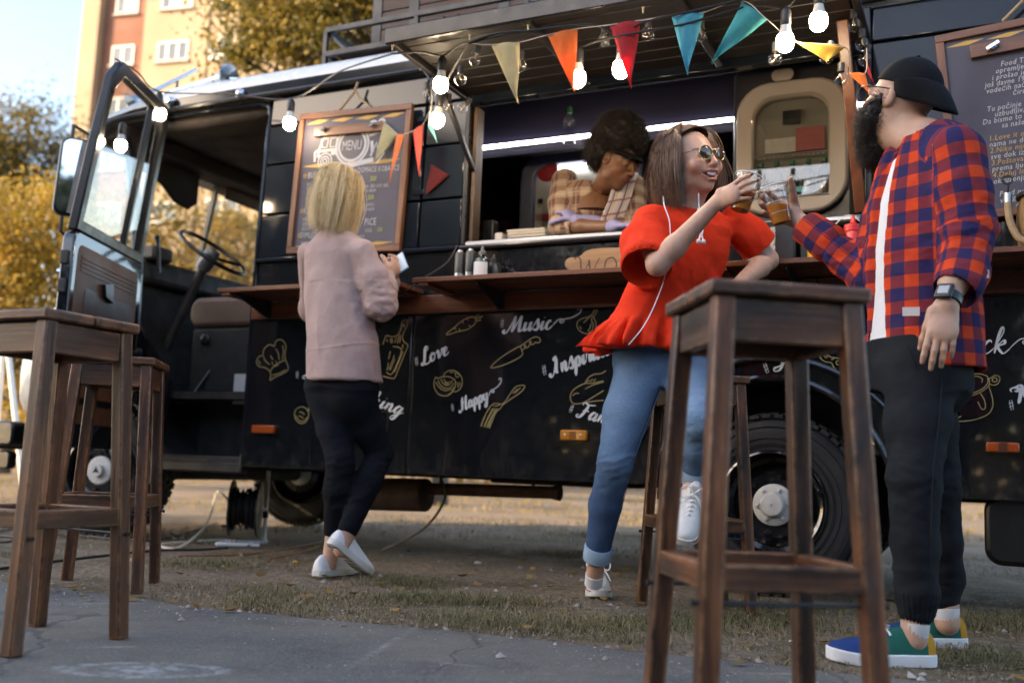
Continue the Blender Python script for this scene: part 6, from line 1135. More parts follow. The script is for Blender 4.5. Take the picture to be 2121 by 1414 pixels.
        for ax in range(3):
            o1, o2 = [(1, 2), (2, 0), (0, 1)][ax]; sa = [slice(None)]*3; sb = [slice(None)]*3; sa[ax] = slice(0, -1); sb[ax] = slice(1, None)
            x = ins[tuple(sa)] != ins[tuple(sb)]; E = np.argwhere(x); E = E[(E[:, o1] > 0) & (E[:, o2] > 0)]; fl = ins[tuple(sa)][tuple(E.T)]; q = []
            for (p1, p2) in ((0, 0), (1, 0), (1, 1), (0, 1)): e = E.copy(); e[:, o1] -= p1; e[:, o2] -= p2; q.append(vid[tuple(e.T)])
            q = np.stack(q, 1); q[fl] = q[fl][:, ::-1]; Fs.append(q)
        F = np.concatenate(Fs); F = F[(F >= 0).all(1)][:, ::-1]
        for _ in range(smooth): V = V*.4+.6*nb_avg(V, F)
        return V, F
def nb_avg(V, F):
    s = np.zeros_like(V); n = np.zeros(len(V))
    for k in range(4):
        for j in (1, 3): np.add.at(s, F[:, k], V[F[:, (k+j) % 4]]); np.add.at(n, F[:, k], 1)
    return s/np.maximum(n, 1)[:, None]
def vnorm(V, F):
    f = np.cross(V[F[:, 2]]-V[F[:, 0]], V[F[:, 3]]-V[F[:, 1]]); n = np.zeros_like(V)
    for k in range(4): np.add.at(n, F[:, k], f)
    return n/(np.linalg.norm(n, axis=1)[:, None]+1e-12)
def fold(V, F, amp, sc, seed=0, rot=None, mask=None):
    """cloth folds: ridged stretched noise along the normals"""
    N = vnorm(V, F); P = V @ (np.array(rot).T if rot is not None else np.eye(3)); f = fbm(P*np.array(sc)+seed*7.7, 3); r = 1-2*np.abs(f); r = r*.6+.4*fbm(P*np.array(sc)*1.9+seed, 2)
    a = amp*r
    if mask is not None: a = a*mask
    return V+N*a[:, None]
def soften(V, F, n=2):
    for _ in range(n): V = V*.5+.5*nb_avg(V, F)
    return V
def bodyjoin(parts):
    Vs, Fs, o = [], [], 0
    for V, F in parts: Vs.append(V); Fs.append(F+o); o += len(V)
    return np.concatenate(Vs), np.concatenate(Fs)
# ---------------------------------------------------------------- materials
def skin(name, col, lip, sss=.12):
    t = NT(name); at = t.new('Attribute'); at.attribute_name = 'tint'; sp = t.new('SeparateXYZ'); t.l.new(at.outputs['Vector'], sp.inputs[0])
    n = t.noise(scale=35, detail=5); c = t.ramp(n, [(.3, [x*.88 for x in col]), (.7, [min(1, x*1.08) for x in col])])
    c = t.mix(t.math('MULTIPLY', sp.outputs[0], .85), c, lip); c = t.mix(t.math('MULTIPLY', sp.outputs[1], .38), c, [col[0]*1.0, col[1]*.62, col[2]*.55]); c = t.mix(sp.outputs[2], c, (.02, .013, .01))
    t.set(Base_Color=c, Roughness=.48, Subsurface_Weight=sss, Subsurface_Scale=.01, Subsurface_Radius=(1, .35, .2), Normal=t.bump(t.math('ADD', t.noise(scale=420, detail=3), t.noise(scale=90, detail=4)), .25, .0015)); return t.m
def hairmat(name, stops, rough=.38):
    t = NT(name); g = t.new('NewGeometry'); at = t.new('Attribute'); at.attribute_name = 'cv'; c = t.ramp(t.math('ADD', t.math('MULTIPLY', g.outputs['Random Per Island'], .45), t.math('MULTIPLY', at.outputs['Fac'], .55)), stops); t.set(Base_Color=c, Roughness=rough, Specular_IOR_Level=.5, Sheen_Weight=.05); return t.m
def jeans(name, dark, light, wear=.5):
    t = NT(name); at = t.new('Attribute'); at.attribute_name = 'wear'
    n = t.noise(scale=18, detail=6, rough=.65); fine = t.noise(t.map((1, 1, .25)), scale=700, detail=2); f = t.math('MULTIPLY', at.outputs['Fac'], wear)
    c = t.mix(t.math('MINIMUM', t.math('ADD', f, t.math('MULTIPLY', t.math('SUBTRACT', n, .5), .5)), 1), dark, light); c = t.mix(t.ramp(fine, [(.35, .45), (.65, 0)]), c, [x*.55 for x in dark])
    t.set(Base_Color=c, Roughness=.9, Specular_IOR_Level=.12, Normal=t.bump(t.math('ADD', fine, t.math('MULTIPLY', n, .6)), .3, .002)); return t.m
def plaid(name, c1, c2, cm, period, bump=.3, extra=None):
    t = NT(name); at = t.new('Attribute'); at.attribute_name = 'pl'; sp = t.new('SeparateXYZ'); t.l.new(at.outputs['Vector'], sp.inputs[0])
    def st(o): w = t.math('FRACT', t.math('DIVIDE', o, period)); return t.ramp(w, [(0, 0), (.02, 1), (.48, 1), (.5, 0)] , 'LINEAR')
    a, b = st(sp.outputs[0]), st(sp.outputs[1]); c = t.mix(b, t.mix(a, c2, cm), t.mix(a, cm, c1))
    if extra:
        w = t.ramp(t.math('FRACT', t.math('DIVIDE', sp.outputs[0], period)), [(.22, 0), (.25, 1), (.28, 0)]); w2 = t.ramp(t.math('FRACT', t.math('DIVIDE', sp.outputs[1], period)), [(.70, 0), (.74, 1), (.78, 0)]); c = t.mix(t.math('MAXIMUM', w, w2), c, extra)
    fine = t.noise(scale=800, detail=2); n = t.noise(scale=25, detail=4); c = t.mix(t.ramp(n, [(.35, .18), (.65, 0)]), c, (.05, .03, .04)); c = t.mix(t.ramp(fine, [(.35, .25), (.6, 0)]), c, [x*.6 for x in cm])
    t.set(Base_Color=c, Roughness=.9, Specular_IOR_Level=.12, Normal=t.bump(t.math('ADD', fine, n), bump, .002)); return t.m
# ---------------------------------------------------------------- head, hand, foot, hair
def frame3(f, up=(0, 0, 1), roll=0):
    f = nrm(f); x = nrm(np.cross(f, up)); z = np.cross(x, f)          # x = person's right, y = forward, z = up
    if roll: x, z = x*math.cos(roll)+z*math.sin(roll), z*math.cos(roll)-x*math.sin(roll)
    return np.array([x, f, z])
def head(c, F, s=1.0, neck=None, neck_r=.055, smile=False, h=.0026, male=False):
    """c: head centre (between the ears); returns mesh and tint"""
    g = lambda *p: c+s*(F[0]*p[0]+F[1]*p[1]+F[2]*p[2]); pts = [g(x, y, z) for x in (-.1, .1) for y in (-.12, .14) for z in (-.14, .14)]+([neck] if neck is not None else [])
    S = Sdf(pts, .03, h); e = lambda p, r, k=.015, op='add': S.ell(g(*p), np.array(r)*s, F, k*s, op)
    e((0, -.018, .035), (.074, .094, .086)); e((0, .020, -.02), (.063, .072, .088), .03); e((0, .028, -.072), (.047 if not male else .054, .054, .046), .03); e((0, .07, -.10), (.017, .017, .014), .025)
    for q in (-1, 1):
        e((q*.042, .058, -.028), (.025, .026, .024), .025); e((q*.058, .01, -.065), (.014, .03, .03), .03); e((q*.034, .093, .010), (.019, .016, .0115), .012, 'sub'); e((q*.033, .079, .009), (.0155, .0145, .0125), .004)
        e((q*.033, .091, .026), (.022, .011, .006), .014); e((q*.012, .100, -.032), (.0085, .010, .0075), .008); e((q*.076, -.008, -.003), (.009, .020, .031), .008); e((q*.082, -.002, .003), (.006, .010, .017), .006, 'sub'); e((q*.079, -.013, -.022), (.006, .008, .010), .006)
    S.rc(g(0, .089, .022), g(0, .114, -.024), .0075*s, .0115*s, .012*s); e((0, .112, -.027), (.0105, .0105, .009), .006)
    e((0, .085, -.058), (.031, .018, .020), .02)
    if smile:
        e((0, .103, -.0495), (.024, .010, .0045), .005); e((0, .097, -.0795), (.019, .012, .0058), .006)
        for q in (-1, 1): e((q*.046, .068, -.026), (.022, .022, .019), .025); e((q*.017, .101, -.0605), (.0155, .022, .0072), .003, 'sub')
        e((0, .104, -.0645), (.022, .022, .0098), .004, 'sub')
        for q in (-1, 1): e((q*.031, .090, -.0565), (.0055, .012, .0042), .004, 'sub')
    else: e((0, .1, -.0545), (.022, .0095, .0048), .004); e((0, .0985, -.0655), (.019, .0095, .0058), .004); e((0, .110, -.0597), (.023, .008, .0009), .002, 'sub')
    if neck is not None: S.chain([g(0, -.022, -.03), g(0, -.018, -.10), neck], [neck_r*s, neck_r*s*.96, neck_r*s*1.12], .03)
    V, Fc = S.mesh(2); L = (V-c) @ F.T/s
    lip = np.exp(-((L[:, 0]/.026)**4+((L[:, 2]+.0605)/(.0135 if not smile else .019))**4))*(L[:, 1] > .075)
    blush = np.exp(-(((np.abs(L[:, 0])-.045)/.03)**2+((L[:, 2]+.028)/.03)**2))*(L[:, 1] > .02)+np.exp(-((L[:, 0]/.016)**2+((L[:, 2]+.027)/.016)**2))*(L[:, 1] > .095)*.8
    brow = np.exp(-(((np.abs(L[:, 0])-.036)/.019)**4+((L[:, 2]-.030+(np.abs(L[:, 0])-.036)*.12)/.0042)**4))*(L[:, 1] > .06)
    return V, Fc, np.stack([lip, np.clip(blush, 0, 1), brow], -1), g
def hand(S, wr, Fd, Nd, curl, thumb=(.5, .6, .45), flip=1, s=1.0, spread=1.0, tcurl=.5):
    """wr wrist, Fd towards the knuckles, Nd where the palm faces, thumb lies on side Td; returns finger tips"""
    Fd = nrm(Fd); Nd = nrm(np.asarray(Nd)-Fd*np.dot(Nd, Fd)); Td = np.cross(Fd, Nd)*flip; tips = []
    M = np.array([Td, Fd, Nd]); S.ell(wr+Fd*.05*s, np.array([.035, .055, .016])*s, M, .02); S.ell(wr+Fd*.075*s, np.array([.038, .028, .0135])*s, M, .012); S.ell(wr+Fd*.035*s+Td*.02*s+Nd*.008*s, np.array([.020, .034, .017])*s, M, .015)
    for i, (o, L, r) in enumerate(((.029, .080, .0084), (.0100, .089, .0087), (-.0090, .083, .0083), (-.0265, .065, .0072))):
        b = wr+Fd*(.088-.004*abs(i-1)-(.006 if i == 3 else 0))*s+Td*o*s; a = 0; P = [b]; c3 = curl[i] if hasattr(curl[0], '__len__') else curl; d0 = nrm(Fd+Td*(.10*(1.2-i))*spread)
        for q, fr in enumerate((.46, .30, .24)): a += c3[q]; P.append(P[-1]+(d0*math.cos(a)+Nd*math.sin(a))*L*fr*s)
        S.chain(P, [r*s*1.08, r*s, r*s*.93, r*s*.78], .004); tips.append((P[-1], nrm(P[-1]-P[-2]), nrm(Fd*math.sin(a)*1-Nd*math.cos(a))))
    b = wr+Fd*.028*s+Td*.030*s; d = nrm(Fd*thumb[0]+Td*thumb[1]+Nd*thumb[2]); P = [b, b+d*.042*s]; d2 = nrm(d+(Fd*.3+Nd*.7)*tcurl); P.append(P[-1]+d2*.034*s); d3 = nrm(d2+(Nd*.8)*tcurl*.6); P.append(P[-1]+d3*.027*s); S.chain(P, [.0155*s, .0115*s, .0105*s, .0085*s], .008)
    return tips
def shoe(parent, heel, fwd, up, L, mats, name='shoe', wid=.092, h_col=.085, sole_t=.028, accent=None):
    F = nrm(fwd); U = nrm(np.asarray(up)-F*np.dot(up, F)); X = np.cross(F, U); hw = wid/2; heel = np.asarray(heel, float)
    tb = [(0, .45, .62), (.03, .62, .80), (.10, .74, 1.0), (.22, .78, 1.02), (.34, .80, .97), (.46, .88, .82), (.60, .98, .62), (.74, 1.0, .47), (.86, .90, .40), (.95, .66, .33), (1.0, .30, .22)]
    def P(t, x, z): return Vector(heel+F*(t*L)+X*(x*hw)+U*z)
    m = MB(); rings = []
    for t, w, hh in tb:
        top = sole_t+hh*(h_col-sole_t)+.004; rings.append([P(t, w*math.copysign(abs(math.cos(a))**.75, math.cos(a))*(1-.38*max(0, math.sin(a))**2*(1 if t < .5 else .4)), sole_t*.7+(top-sole_t*.7)*max(0, math.sin(a))**.8) for a in [R_(-8+196*k/16) for k in range(17)]])
    m.loft(rings); up_o = m.build(name, mats[0], parent, smooth=60)
    m = MB(); rings = []
    for t, w, hh in [(-.012, .35, 0)]+tb[1:-1]+[(1.0, .45, 0), (1.018, .2, 0)]:
        lift = .018*max(0, t-.72)**1.3*3; rings.append([P(t, sx*(w*1.06+.03), z+lift) for sx, z in ((-.96, 0), (-1, .006), (-1, sole_t), (1, sole_t), (1, .006), (.96, 0))])
    m.loft(rings).build('sole', mats[1], up_o, smooth=40, bevel=.003)
    return P, up_o, X, F, U
def strands(name, parent, paths, r0, mat, n=3, cv=None):
    """paths: (N, K, 3) hair strands as thin tapered tubes"""
    P = np.asarray(paths); N, K, _ = P.shape; T = np.gradient(P, axis=1); T /= np.linalg.norm(T, axis=2)[..., None]+1e-9; a = np.cross(T, [.31, .52, .79]); a /= np.linalg.norm(a, axis=2)[..., None]+1e-9; b = np.cross(T, a)
    tp = (np.sin(np.linspace(.35, 1, K)*np.pi*.93)**.6)[None, :, None]; r = np.broadcast_to(np.asarray(r0).reshape(-1, 1, 1) if hasattr(r0, '__len__') else np.full((1, 1, 1), r0), (N, 1, 1))*tp
    V = np.stack([P+r*(a*math.cos(2*math.pi*k/n)+b*math.sin(2*math.pi*k/n)) for k in range(n)], 2).reshape(-1, 3); idx = np.arange(N*K*n).reshape(N, K, n); Fs = []
    if cv is not None: at_ = {'cv': np.repeat(cv, K*n)}
    else: at_ = None
    for k in range(n): Fs.append(np.stack([idx[:, :-1, k], idx[:, :-1, (k+1) % n], idx[:, 1:, (k+1) % n], idx[:, 1:, k]], -1).reshape(-1, 4))
    return mesh_np(name, V, np.concatenate(Fs), mat, parent, attrs=at_)
def bob(name, parent, g, F, mat, n, zend, face=55, part_x=.0, seed=0, flare=.0, vol=.012, s=1.0, r0=.0011, K=14, back_flip=0, zvar=.012):
    r = np.random.default_rng(seed); out = []
    th = r.uniform(face, 360-face, n)*math.pi/180; ph0 = r.random(n)**.6*82*math.pi/180; lay = r.random(n)
    cl = np.round(th*14)/14+r.normal(0, .012, n); lay[:n//28] += r.uniform(.2, .9, n//28)
    for i in range(n):
        t = th[i]; e = .08+.02*lay[i]; rx, ry, rz = .079+vol*lay[i]*1.6, .099+vol*lay[i]*1.6, .092+vol*.9*lay[i]; p = []; ze = zend(t)+r.normal(0, zvar); fr = max(0, math.cos(t)); j = r.normal(0, .004)
        for k in range(K):
            u = k/(K-1)
            if u < .55: ph = ph0[i]+(1.62-ph0[i])*(u/.55); x, y, z = rx*math.sin(ph)*math.sin(t), -.015+ry*math.sin(ph)*math.cos(t), .035+rz*math.cos(ph)
            else:
                q = (u-.55)/.45; tt = t*(1-q*.35)+(cl[i])*q*.35; rad = 1+flare*q+.10*math.sin(q*math.pi)*lay[i]-.06*q*q; x, y, z = rx*rad*math.sin(tt)+j*q, -.015+ry*rad*math.cos(tt)-back_flip*q*q, .035-.05*rz+(ze-.03)*q
            w = min(1, u*2.2)*.0022
            p.append(g(x*s+w*math.sin(9*u+i), y*s+w*math.cos(7*u+1.7*i), z*s))
        out.append(p)
    return strands(name, parent, out, r0, mat, cv=np.clip(.5+.9*vnoise(np.stack([th*7, ph0*2, 0*th+seed], -1)), 0, 1))
def person(label, loc): return thing('person', label, 'person', Vector(loc))
def plaid_attr(V, parts):
    """parts: list of ('torso', centre, ax, ay, r) or ('limb', [points], radius)"""
    best = np.full(len(V), 1e9); out = np.zeros((len(V), 3))
    for n_, q in enumerate(parts):
        if q[0] == 'torso':
            _, c, ax, ay, A, B = q; p, d = (V-c) @ np.array(ax), (V-c) @ np.array(ay); D = np.sqrt((p/A)**2+(d/B)**2); dist = np.abs(D-1)*min(A, B); s_ = np.arctan2(d/B, p/A)*(A+B)/2; t_ = V[:, 2]
        else:
            P, R = q[1], q[2]; P = np.array(P); dist = np.full(len(V), 1e9); s_ = np.zeros(len(V)); t_ = np.zeros(len(V)); acc = 0
            for i in range(len(P)-1):
                u = P[i+1]-P[i]; L = np.linalg.norm(u); u = u/L; al = np.clip((V-P[i]) @ u, 0, L); v = V-P[i]-al[:, None]*u; rr = np.linalg.norm(v, axis=1); a = nrm(np.cross(u, [0, .3, 1]) if abs(u[2]) < .9 else np.cross(u, [0, 1, .1])); b = np.cross(u, a); dd_ = np.abs(rr-R); k = dd_ < dist
                dist[k] = dd_[k]; s_[k] = (np.arctan2(v @ b, v @ a)*R)[k]; t_[k] = (acc+al)[k]; acc += L
            dist = dist+q[3] if len(q) > 3 else dist
        k = dist < best; best[k] = dist[k]; out[k] = np.stack([s_, t_, 0*s_+n_], -1)[k]
    return out
SKIN_A = skin('skin_fair', (.55, .315, .22), (.42, .13, .11)); SKIN_M = skin('skin_man', (.46, .27, .185), (.36, .14, .11)); SKIN_V = skin('skin_dark', (.19, .085, .042), (.17, .05, .04), .06)
WHITE = simple('shoe_white', (.68, .68, .68), .6, var=.06, nscale=40); RUBW = simple('sole_white', (.58, .57, .53), .6, var=.1, nscale=30); LACE = simple('lace_white', (.72, .71, .68), .8)
EYE = simple('eye_white', (.7, .68, .65), .2); IRIS = simple('iris', (.03, .018, .012), .15)
def core(neck, pelvis, arms, legs):
    """inner trunk and limbs that join head, hands and feet into one figure under the clothes"""
    S = Sdf([neck, pelvis]+[p for a in arms+legs for p in a], .08, .008); S.chain([neck, (neck*2+pelvis)/3, pelvis], [.045, .07, .07], .02)
    for a in arms: S.chain([(neck*3+pelvis)/4]+a, [.05]+[.028]*(len(a)-1)+[.020], .02)
    for a in legs: S.chain([pelvis]+a, [.06]+[.034]*(len(a)-1)+[.026], .02)
    return S.mesh(2)
def limb_body(chains, h=.005, k=.02):
    pts = [p for c in chains for p in c[0]]; S = Sdf(pts, .12, h)
    for P, R in chains: S.chain(P, R, k)
    return S
# ================================================================ blonde woman with her back to us
BF, BA = nrm((.434, .9, 0)), nrm((.9, -.434, 0)); Y0 = 4.30
per = person('blonde woman in a pink grey sweater reading the menu board, back turned', (*gnd(700, 1195)[:2], 0))
# jeans
hL, kL, aL_ = W(683, 815, 4.33), W(706, 955, 4.31), W(692, 1098, 4.34); hR, kR, aR_ = W(728, 815, 4.26), W(786, 937, 4.42), W(722, 1094, 4.25)
S = limb_body([([hL, (hL+kL)/2, kL, kL*.6+aL_*.4, aL_], [.088, .079, .058, .060, .044]), ([hR, (hR+kR)/2, kR, kR*.6+aR_*.4, aR_], [.088, .078, .059, .059, .044])], .0045)
S.ell(W(686, 808, 4.30), (.092, .078, .11), None, .07); S.ell(W(731, 810, 4.26), (.090, .078, .11), None, .07); S.loft([(W(706, 740, 4.3), .148, .105), (W(706, 800, 4.3), .150, .112)], BA, BF, .05)
for a_, b_ in ((aL_, kL), (aR_, kR)):
    d_ = nrm(a_-b_); S.rc(a_+d_*.070, a_+d_*.16, .052, .06, .002, 'sub')
V, F = S.mesh(2); z_ = V[:, 2]; kn = np.exp(-((V[:, 2]-kL[2])/.09)**2); V = fold(V, F, .0030, (10, 10, 26), 1, rot=Matrix.Rotation(.3, 3, 'Y'), mask=.25+1.5*kn+1.3*np.exp(-((z_-.33)/.09)**2)+.8*np.exp(-((z_-.86)/.05)**2)); wear = np.exp(-((V[:, 2]-.62)/.16)**2)*.6
mesh_np('jeans', V, F, jeans('denim_black', (.006, .007, .010), (.026, .030, .042), .7), per, attrs={'wear': wear})
# body: ankles, hand, head
hc = W(705, 404, 4.31); HF = frame3((.55, .80, -.12)); nk = W(699, 480, 4.30)
HV, HFc, tint, g = head(hc, HF, 1.0, nk, .052)
fL, fR = W(681, 1172, 4.34), W(707, 1138, 4.235)
S = limb_body([([aL_+nrm(kL-aL_)*.05, aL_, fL], [.034, .034, .032]), ([aR_+nrm(kR-aR_)*.05, aR_, fR], [.034, .034, .033])], .004); P1 = S.mesh(2)
wrR = W(803, 572, 4.40); elR = W(790, 630, 4.19)
S = Sdf([elR, wrR, wrR+.12, wrR-.1], .1, .003); S.chain([elR*.4+wrR*.6, wrR], [.033, .025], .01); tp = hand(S, wrR-nrm(wrR-elR)*.0, nrm(W(824, 547, 4.45)-wrR), nrm((-.5, .75, .25)), (.75, .85, .6), thumb=(.7, .4, .5), flip=1, s=.92); P2 = S.mesh(2)
ph = W(828, 546, 4.50); S = Sdf([ph-.1, ph+.1], .05, .003); wl2 = W(812, 585, 4.56); hand(S, wl2, nrm(ph-wl2), nrm((0, -.5, .8)), (.6, .7, .5), flip=-1, s=.92); P3 = S.mesh(2)
BV, BFc = bodyjoin([(HV, HFc), P1, P2, P3, core(nk, W(706, 800, 4.3), [[W(757, 520, 4.2), elR, wrR], [W(640, 522, 4.4), W(648, 640, 4.56), wl2]], [[hL, kL, aL_, fL], [hR, kR, aR_, fR]])]); tt = np.zeros((len(BV), 3)); tt[:len(tint)] = tint
mesh_np('body', BV, BFc, SKIN_A, per, attrs={'tint': tt})
# sweater
S = Sdf([W(600, 480, 4.2), W(830, 800, 4.5), W(690, 480, 4.1)], .12, .0042)
sec = lambda y, x, a, b: (W(x, y, 4.30), a, b)
S.loft([sec(478, 698, .062, .058), sec(490, 698, .105, .075), sec(505, 698, .143, .092), sec(530, 698, .160, .108), sec(575, 699, .153, .118), sec(640, 703, .156, .126), sec(700, 709, .166, .140), sec(760, 712, .174, .150), sec(793, 713, .176, .154)], BA, BF, .02)
shR = W(752, 522, 4.20); S.chain([shR, shR*.5+elR*.5+A3(.008, 0, 0), elR, elR*.45+wrR*.55, wrR-nrm(wrR-elR)*.015], [.050, .053, .053, .046, .035], .04)
shL = W(640, 522, 4.42); elL = W(648, 640, 4.58); S.chain([shL, elL, wl2], [.048, .050, .036], .04)
S.slab(z0=float(W(713, 791, 4.30)[2])); S.loft([sec(740, 711, .162, .128), sec(800, 713, .168, .134)], BA, BF, .004, 'sub')
sp_ = W(772, 812, 4.19); S.rc(sp_+A3(0, 0, -.02), W(769, 745, 4.16), .016, .003, .004, 'sub')
S.chain([nk-A3(0, 0, .02), nk+A3(0, 0, .03)], [.050, .055], .004, 'sub')
V, F = S.mesh(2); ab = np.clip((V[:, 2]-.9)/.6, 0, 1); el = np.exp(-(np.linalg.norm(V-elR, axis=1)/.11)**2)
V = fold(V, F, .0095, (6, 6, 1.8), 3, rot=Matrix.Rotation(.35, 3, 'Y'), mask=.75+.6*(V[:, 2] < 1.25)); V = fold(V, F, .007, (14, 14, 24), 5, mask=el*1.5); V = fold(V, F, .0018, (18, 18, 8), 9, rot=Matrix.Rotation(-.6, 3, 'Y'))
hem = np.abs(V[:, 2]-(W(713, 722, 4.3)[2]+.02*np.sin(V[:, 0]*9))) < .0035; V = V+vnorm(V, F)*(hem*.0022)[:, None]
V = soften(V, F, 1); t = NT('knit_pink'); n = t.noise(scale=9, detail=6); fine = t.noise(t.map((1, 1, 2.6)), scale=420, detail=3); fl = t.noise(t.map((1, 1, 5)), scale=120, detail=3)
c = t.ramp(n, [(.3, (.40, .275, .245)), (.7, (.52, .375, .34))]); c = t.mix(t.ramp(fine, [(.35, .5), (.62, 0)]), c, (.22, .15, .145)); c = t.mix(t.ramp(fl, [(.58, 0), (.7, .4)]), c, (.50, .41, .40))
t.set(Base_Color=c, Roughness=.92, Sheen_Weight=.1, Specular_IOR_Level=.15, Normal=t.bump(t.math('ADD', fine, fl), .45, .002)); mesh_np('sweater', V, F, t.m, per)
# hair
BL = hairmat('hair_blonde', [(0, (.16, .085, .032)), (.22, (.40, .25, .10)), (.45, (.70, .50, .23)), (.7, (.85, .67, .38)), (1, (.92, .80, .56))])
S = Sdf([g(x, y, z) for x in (-.12, .12) for y in (-.14, .12) for z in (-.2, .14)], .03, .005); S.ell(g(0, -.02, .032), (.078, .093, .088), HF, .02); S.ell(g(0, -.045, -.05), (.072, .064, .075), HF, .03); V, F = S.mesh(2); mesh_np('hair_mass', V, F, BL, per)
bob('hair', per, g, HF, BL, 9500, lambda t: -.150-.02*math.cos(t)-.022*math.sin(t), face=38, seed=4, vol=.010, flare=-.02, r0=.00072, zvar=.026, back_flip=.010)
# shoes
P_, sh, X_, F_, U_ = shoe(per, W(655, 1193, 4.29)*A3(1, 1, 0)+A3(0, 0, .002), (.5, .86, 0), (0, 0, 1), .255, (WHITE, RUBW)); 
toe = gnd(762, 1196); heelp = W(684, 1128, 4.20); fd = np.array(toe)-heelp; heel2 = np.array(toe)-nrm(fd)*.258+A3(0, 0, .0)
P_, sh, X_, F_, U_ = shoe(per, heel2, fd, (.35, .30, .9), .255, (WHITE, RUBW))
m = MB(); 
for k in range(9): t_ = .08+k*.1; m.strip([P_(t_+.02*(q % 2), -.7+1.4*q/8, -.0015) for q in range(9)], .009, tuple(-U_))
m.build('tread', simple('tread_grey', (.12, .14, .15), .8), sh)
MB().tube([P_(.40, -.2, .083), P_(.43, .12, .083), P_(.52, -.2, .073), P_(.55, .15, .070), P_(.62, -.1, .064)], .0035, 6).build('lace', simple('lace_black', (.02, .02, .02), .8), sh)
# phone
pm = Matrix.Translation(Vector(ph)) @ Matrix(((.80, -.3, -.5), (-.2, .7, -.68), (.55, .65, .5))).to_4x4()
root = thing('mobile_phone', 'small bright phone held in the blonde woman\'s hands', 'phone', Vector(ph)-Vector((0, 0, .03)))
MB().box((0, 0, 0), (.068, .14, .008)).build('case', simple('phone_blue', (.22, .34, .50), .3), root, M=pm, bevel=.003); MB().box((0, 0, .0045), (.062, .132, .001)).build('screen', emis('phone_screen', (.3, .4, .5), .12), root, M=pm)
# ================================================================ laughing woman in red
RF, RA = nrm((.35, -.94, 0)), nrm((.94, .35, 0)); per = person('laughing woman in a loose red top, blue jeans and sunglasses toasting with a cup', (*gnd(1330, 1260)[:2], 0))
# jeans
hR, kR, aR_ = W(1330, 760, 3.64), W(1275, 955, 3.58), W(1237, 1150, 3.74); hL, kL, aL_ = W(1418, 765, 3.68), W(1452, 868, 3.40), W(1437, 985, 3.55)
S = limb_body([([hR, hR*.5+kR*.5+A3(-.012, 0, 0), kR, kR*.55+aR_*.45+A3(-.006, .01, 0), aR_], [.094, .081, .061, .058, .044]), ([hL, (hL+kL)/2, kL, kL*.5+aL_*.5, aL_], [.096, .084, .066, .060, .047])], .0045, .02)
S.loft([(W(1345, 690, 3.66), .15, .11), (W(1362, 760, 3.68), .165, .125), (W(1375, 800, 3.70), .14, .12)], RA, RF, .04)
V, F = S.mesh(2); kn = np.exp(-(np.linalg.norm(V-kR, axis=1)/.10)**2)+np.exp(-(np.linalg.norm(V-kL, axis=1)/.1)**2)
V = fold(V, F, .0032, (9, 9, 24), 2, rot=Matrix.Rotation(.25, 3, 'Y'), mask=.25+1.7*kn+.9*np.exp(-((V[:, 2]-.95)/.08)**2)); 
mid = np.clip(1-np.abs(V[:, 2]-.72)/.32, 0, 1); wear = np.clip(mid*.9+.15, 0, 1)*np.clip(.6-(V-(hR+kR)/2) @ RF*-4, .2, 1)
DEN = jeans('denim_blue', (.045, .085, .165), (.21, .33, .47), .85); jo = mesh_np('jeans', V, F, DEN, per, attrs={'wear': wear})
CUF = fabric('denim_cuff', (.26, .36, .46), .85, .15, 700)
for a, b, r in ((aR_, kR, .050), (aL_, kL, .050)):
    d = nrm(b-a); m = MB(); m.lathe([(r*.9, -.012), (r*1.02, -.016), (r*1.05, .0), (r*1.07, .035), (r*1.0, .04), (r*.9, .038)], Vector(a), Vector(d), 28); cu_ = m.build('rolled_cuff', CUF, per, smooth=60)
MB().tube(catmull([hR+A3(.085, -.05, -.02), (hR+kR)/2+A3(.075, -.035, 0), kR+A3(.062, -.02, 0), kR*.5+aR_*.5+A3(.052, -.02, 0), aR_+A3(.045, -.02, .03)], 6), .0016, 5).build('seam', fabric('denim_seam', (.10, .16, .25)), per)
# body
hc = W(1432, 338, 3.56); HF = frame3((.54, -.84, .0), roll=R_(-8)); nk = W(1424, 432, 3.60)
HV, HFc, tint, g = head(hc, HF, 1.04, nk, .050, smile=True)
shR = W(1332, 462, 3.57); elR = W(1362, 548, 3.36); wrR = W(1484, 420, 3.30); shL = W(1530, 462, 3.70); elL = W(1590, 538, 3.76); wrL = W(1530, 590, 3.52)
S = Sdf([shR, elR, wrR, W(1590, 360, 3.2), W(1520, 440, 3.4)], .08, .0028); S.chain([shR*.45+elR*.55, elR, elR*.72+wrR*.28, wrR], [.040, .037, .038, .0245], .02)
tips = hand(S, wrR, nrm(W(1548, 384, 3.205)-wrR), nrm((.10, .96, -.1)), ((.05, .42, .25), (.15, .4, .3), (.25, .45, .3), (.35, .5, .3)), thumb=(.85, .15, .75), flip=1, s=.92, spread=1.1, tcurl=.25); PA = S.mesh(2)
S = Sdf([shL, elL, wrL, wrL-.1, wrL+.1], .08, .0032); S.chain([shL*.4+elL*.6, elL, elL*.7+wrL*.3, wrL], [.040, .038, .038, .027], .02); hand(S, wrL, nrm((-.25, -.5, -.75)), nrm((-.6, .5, -.3)), (.4, .5, .4), flip=1, s=.92); PB = S.mesh(2)
fRk = W(1231, 1196, 3.79); fLk = W(1428, 1030, 3.52)
S = limb_body([([aR_+nrm(kR-aR_)*.05, aR_, fRk], [.034, .034, .032]), ([aL_+nrm(kL-aL_)*.05, aL_, fLk], [.034, .034, .032])], .004); PC = S.mesh(2)
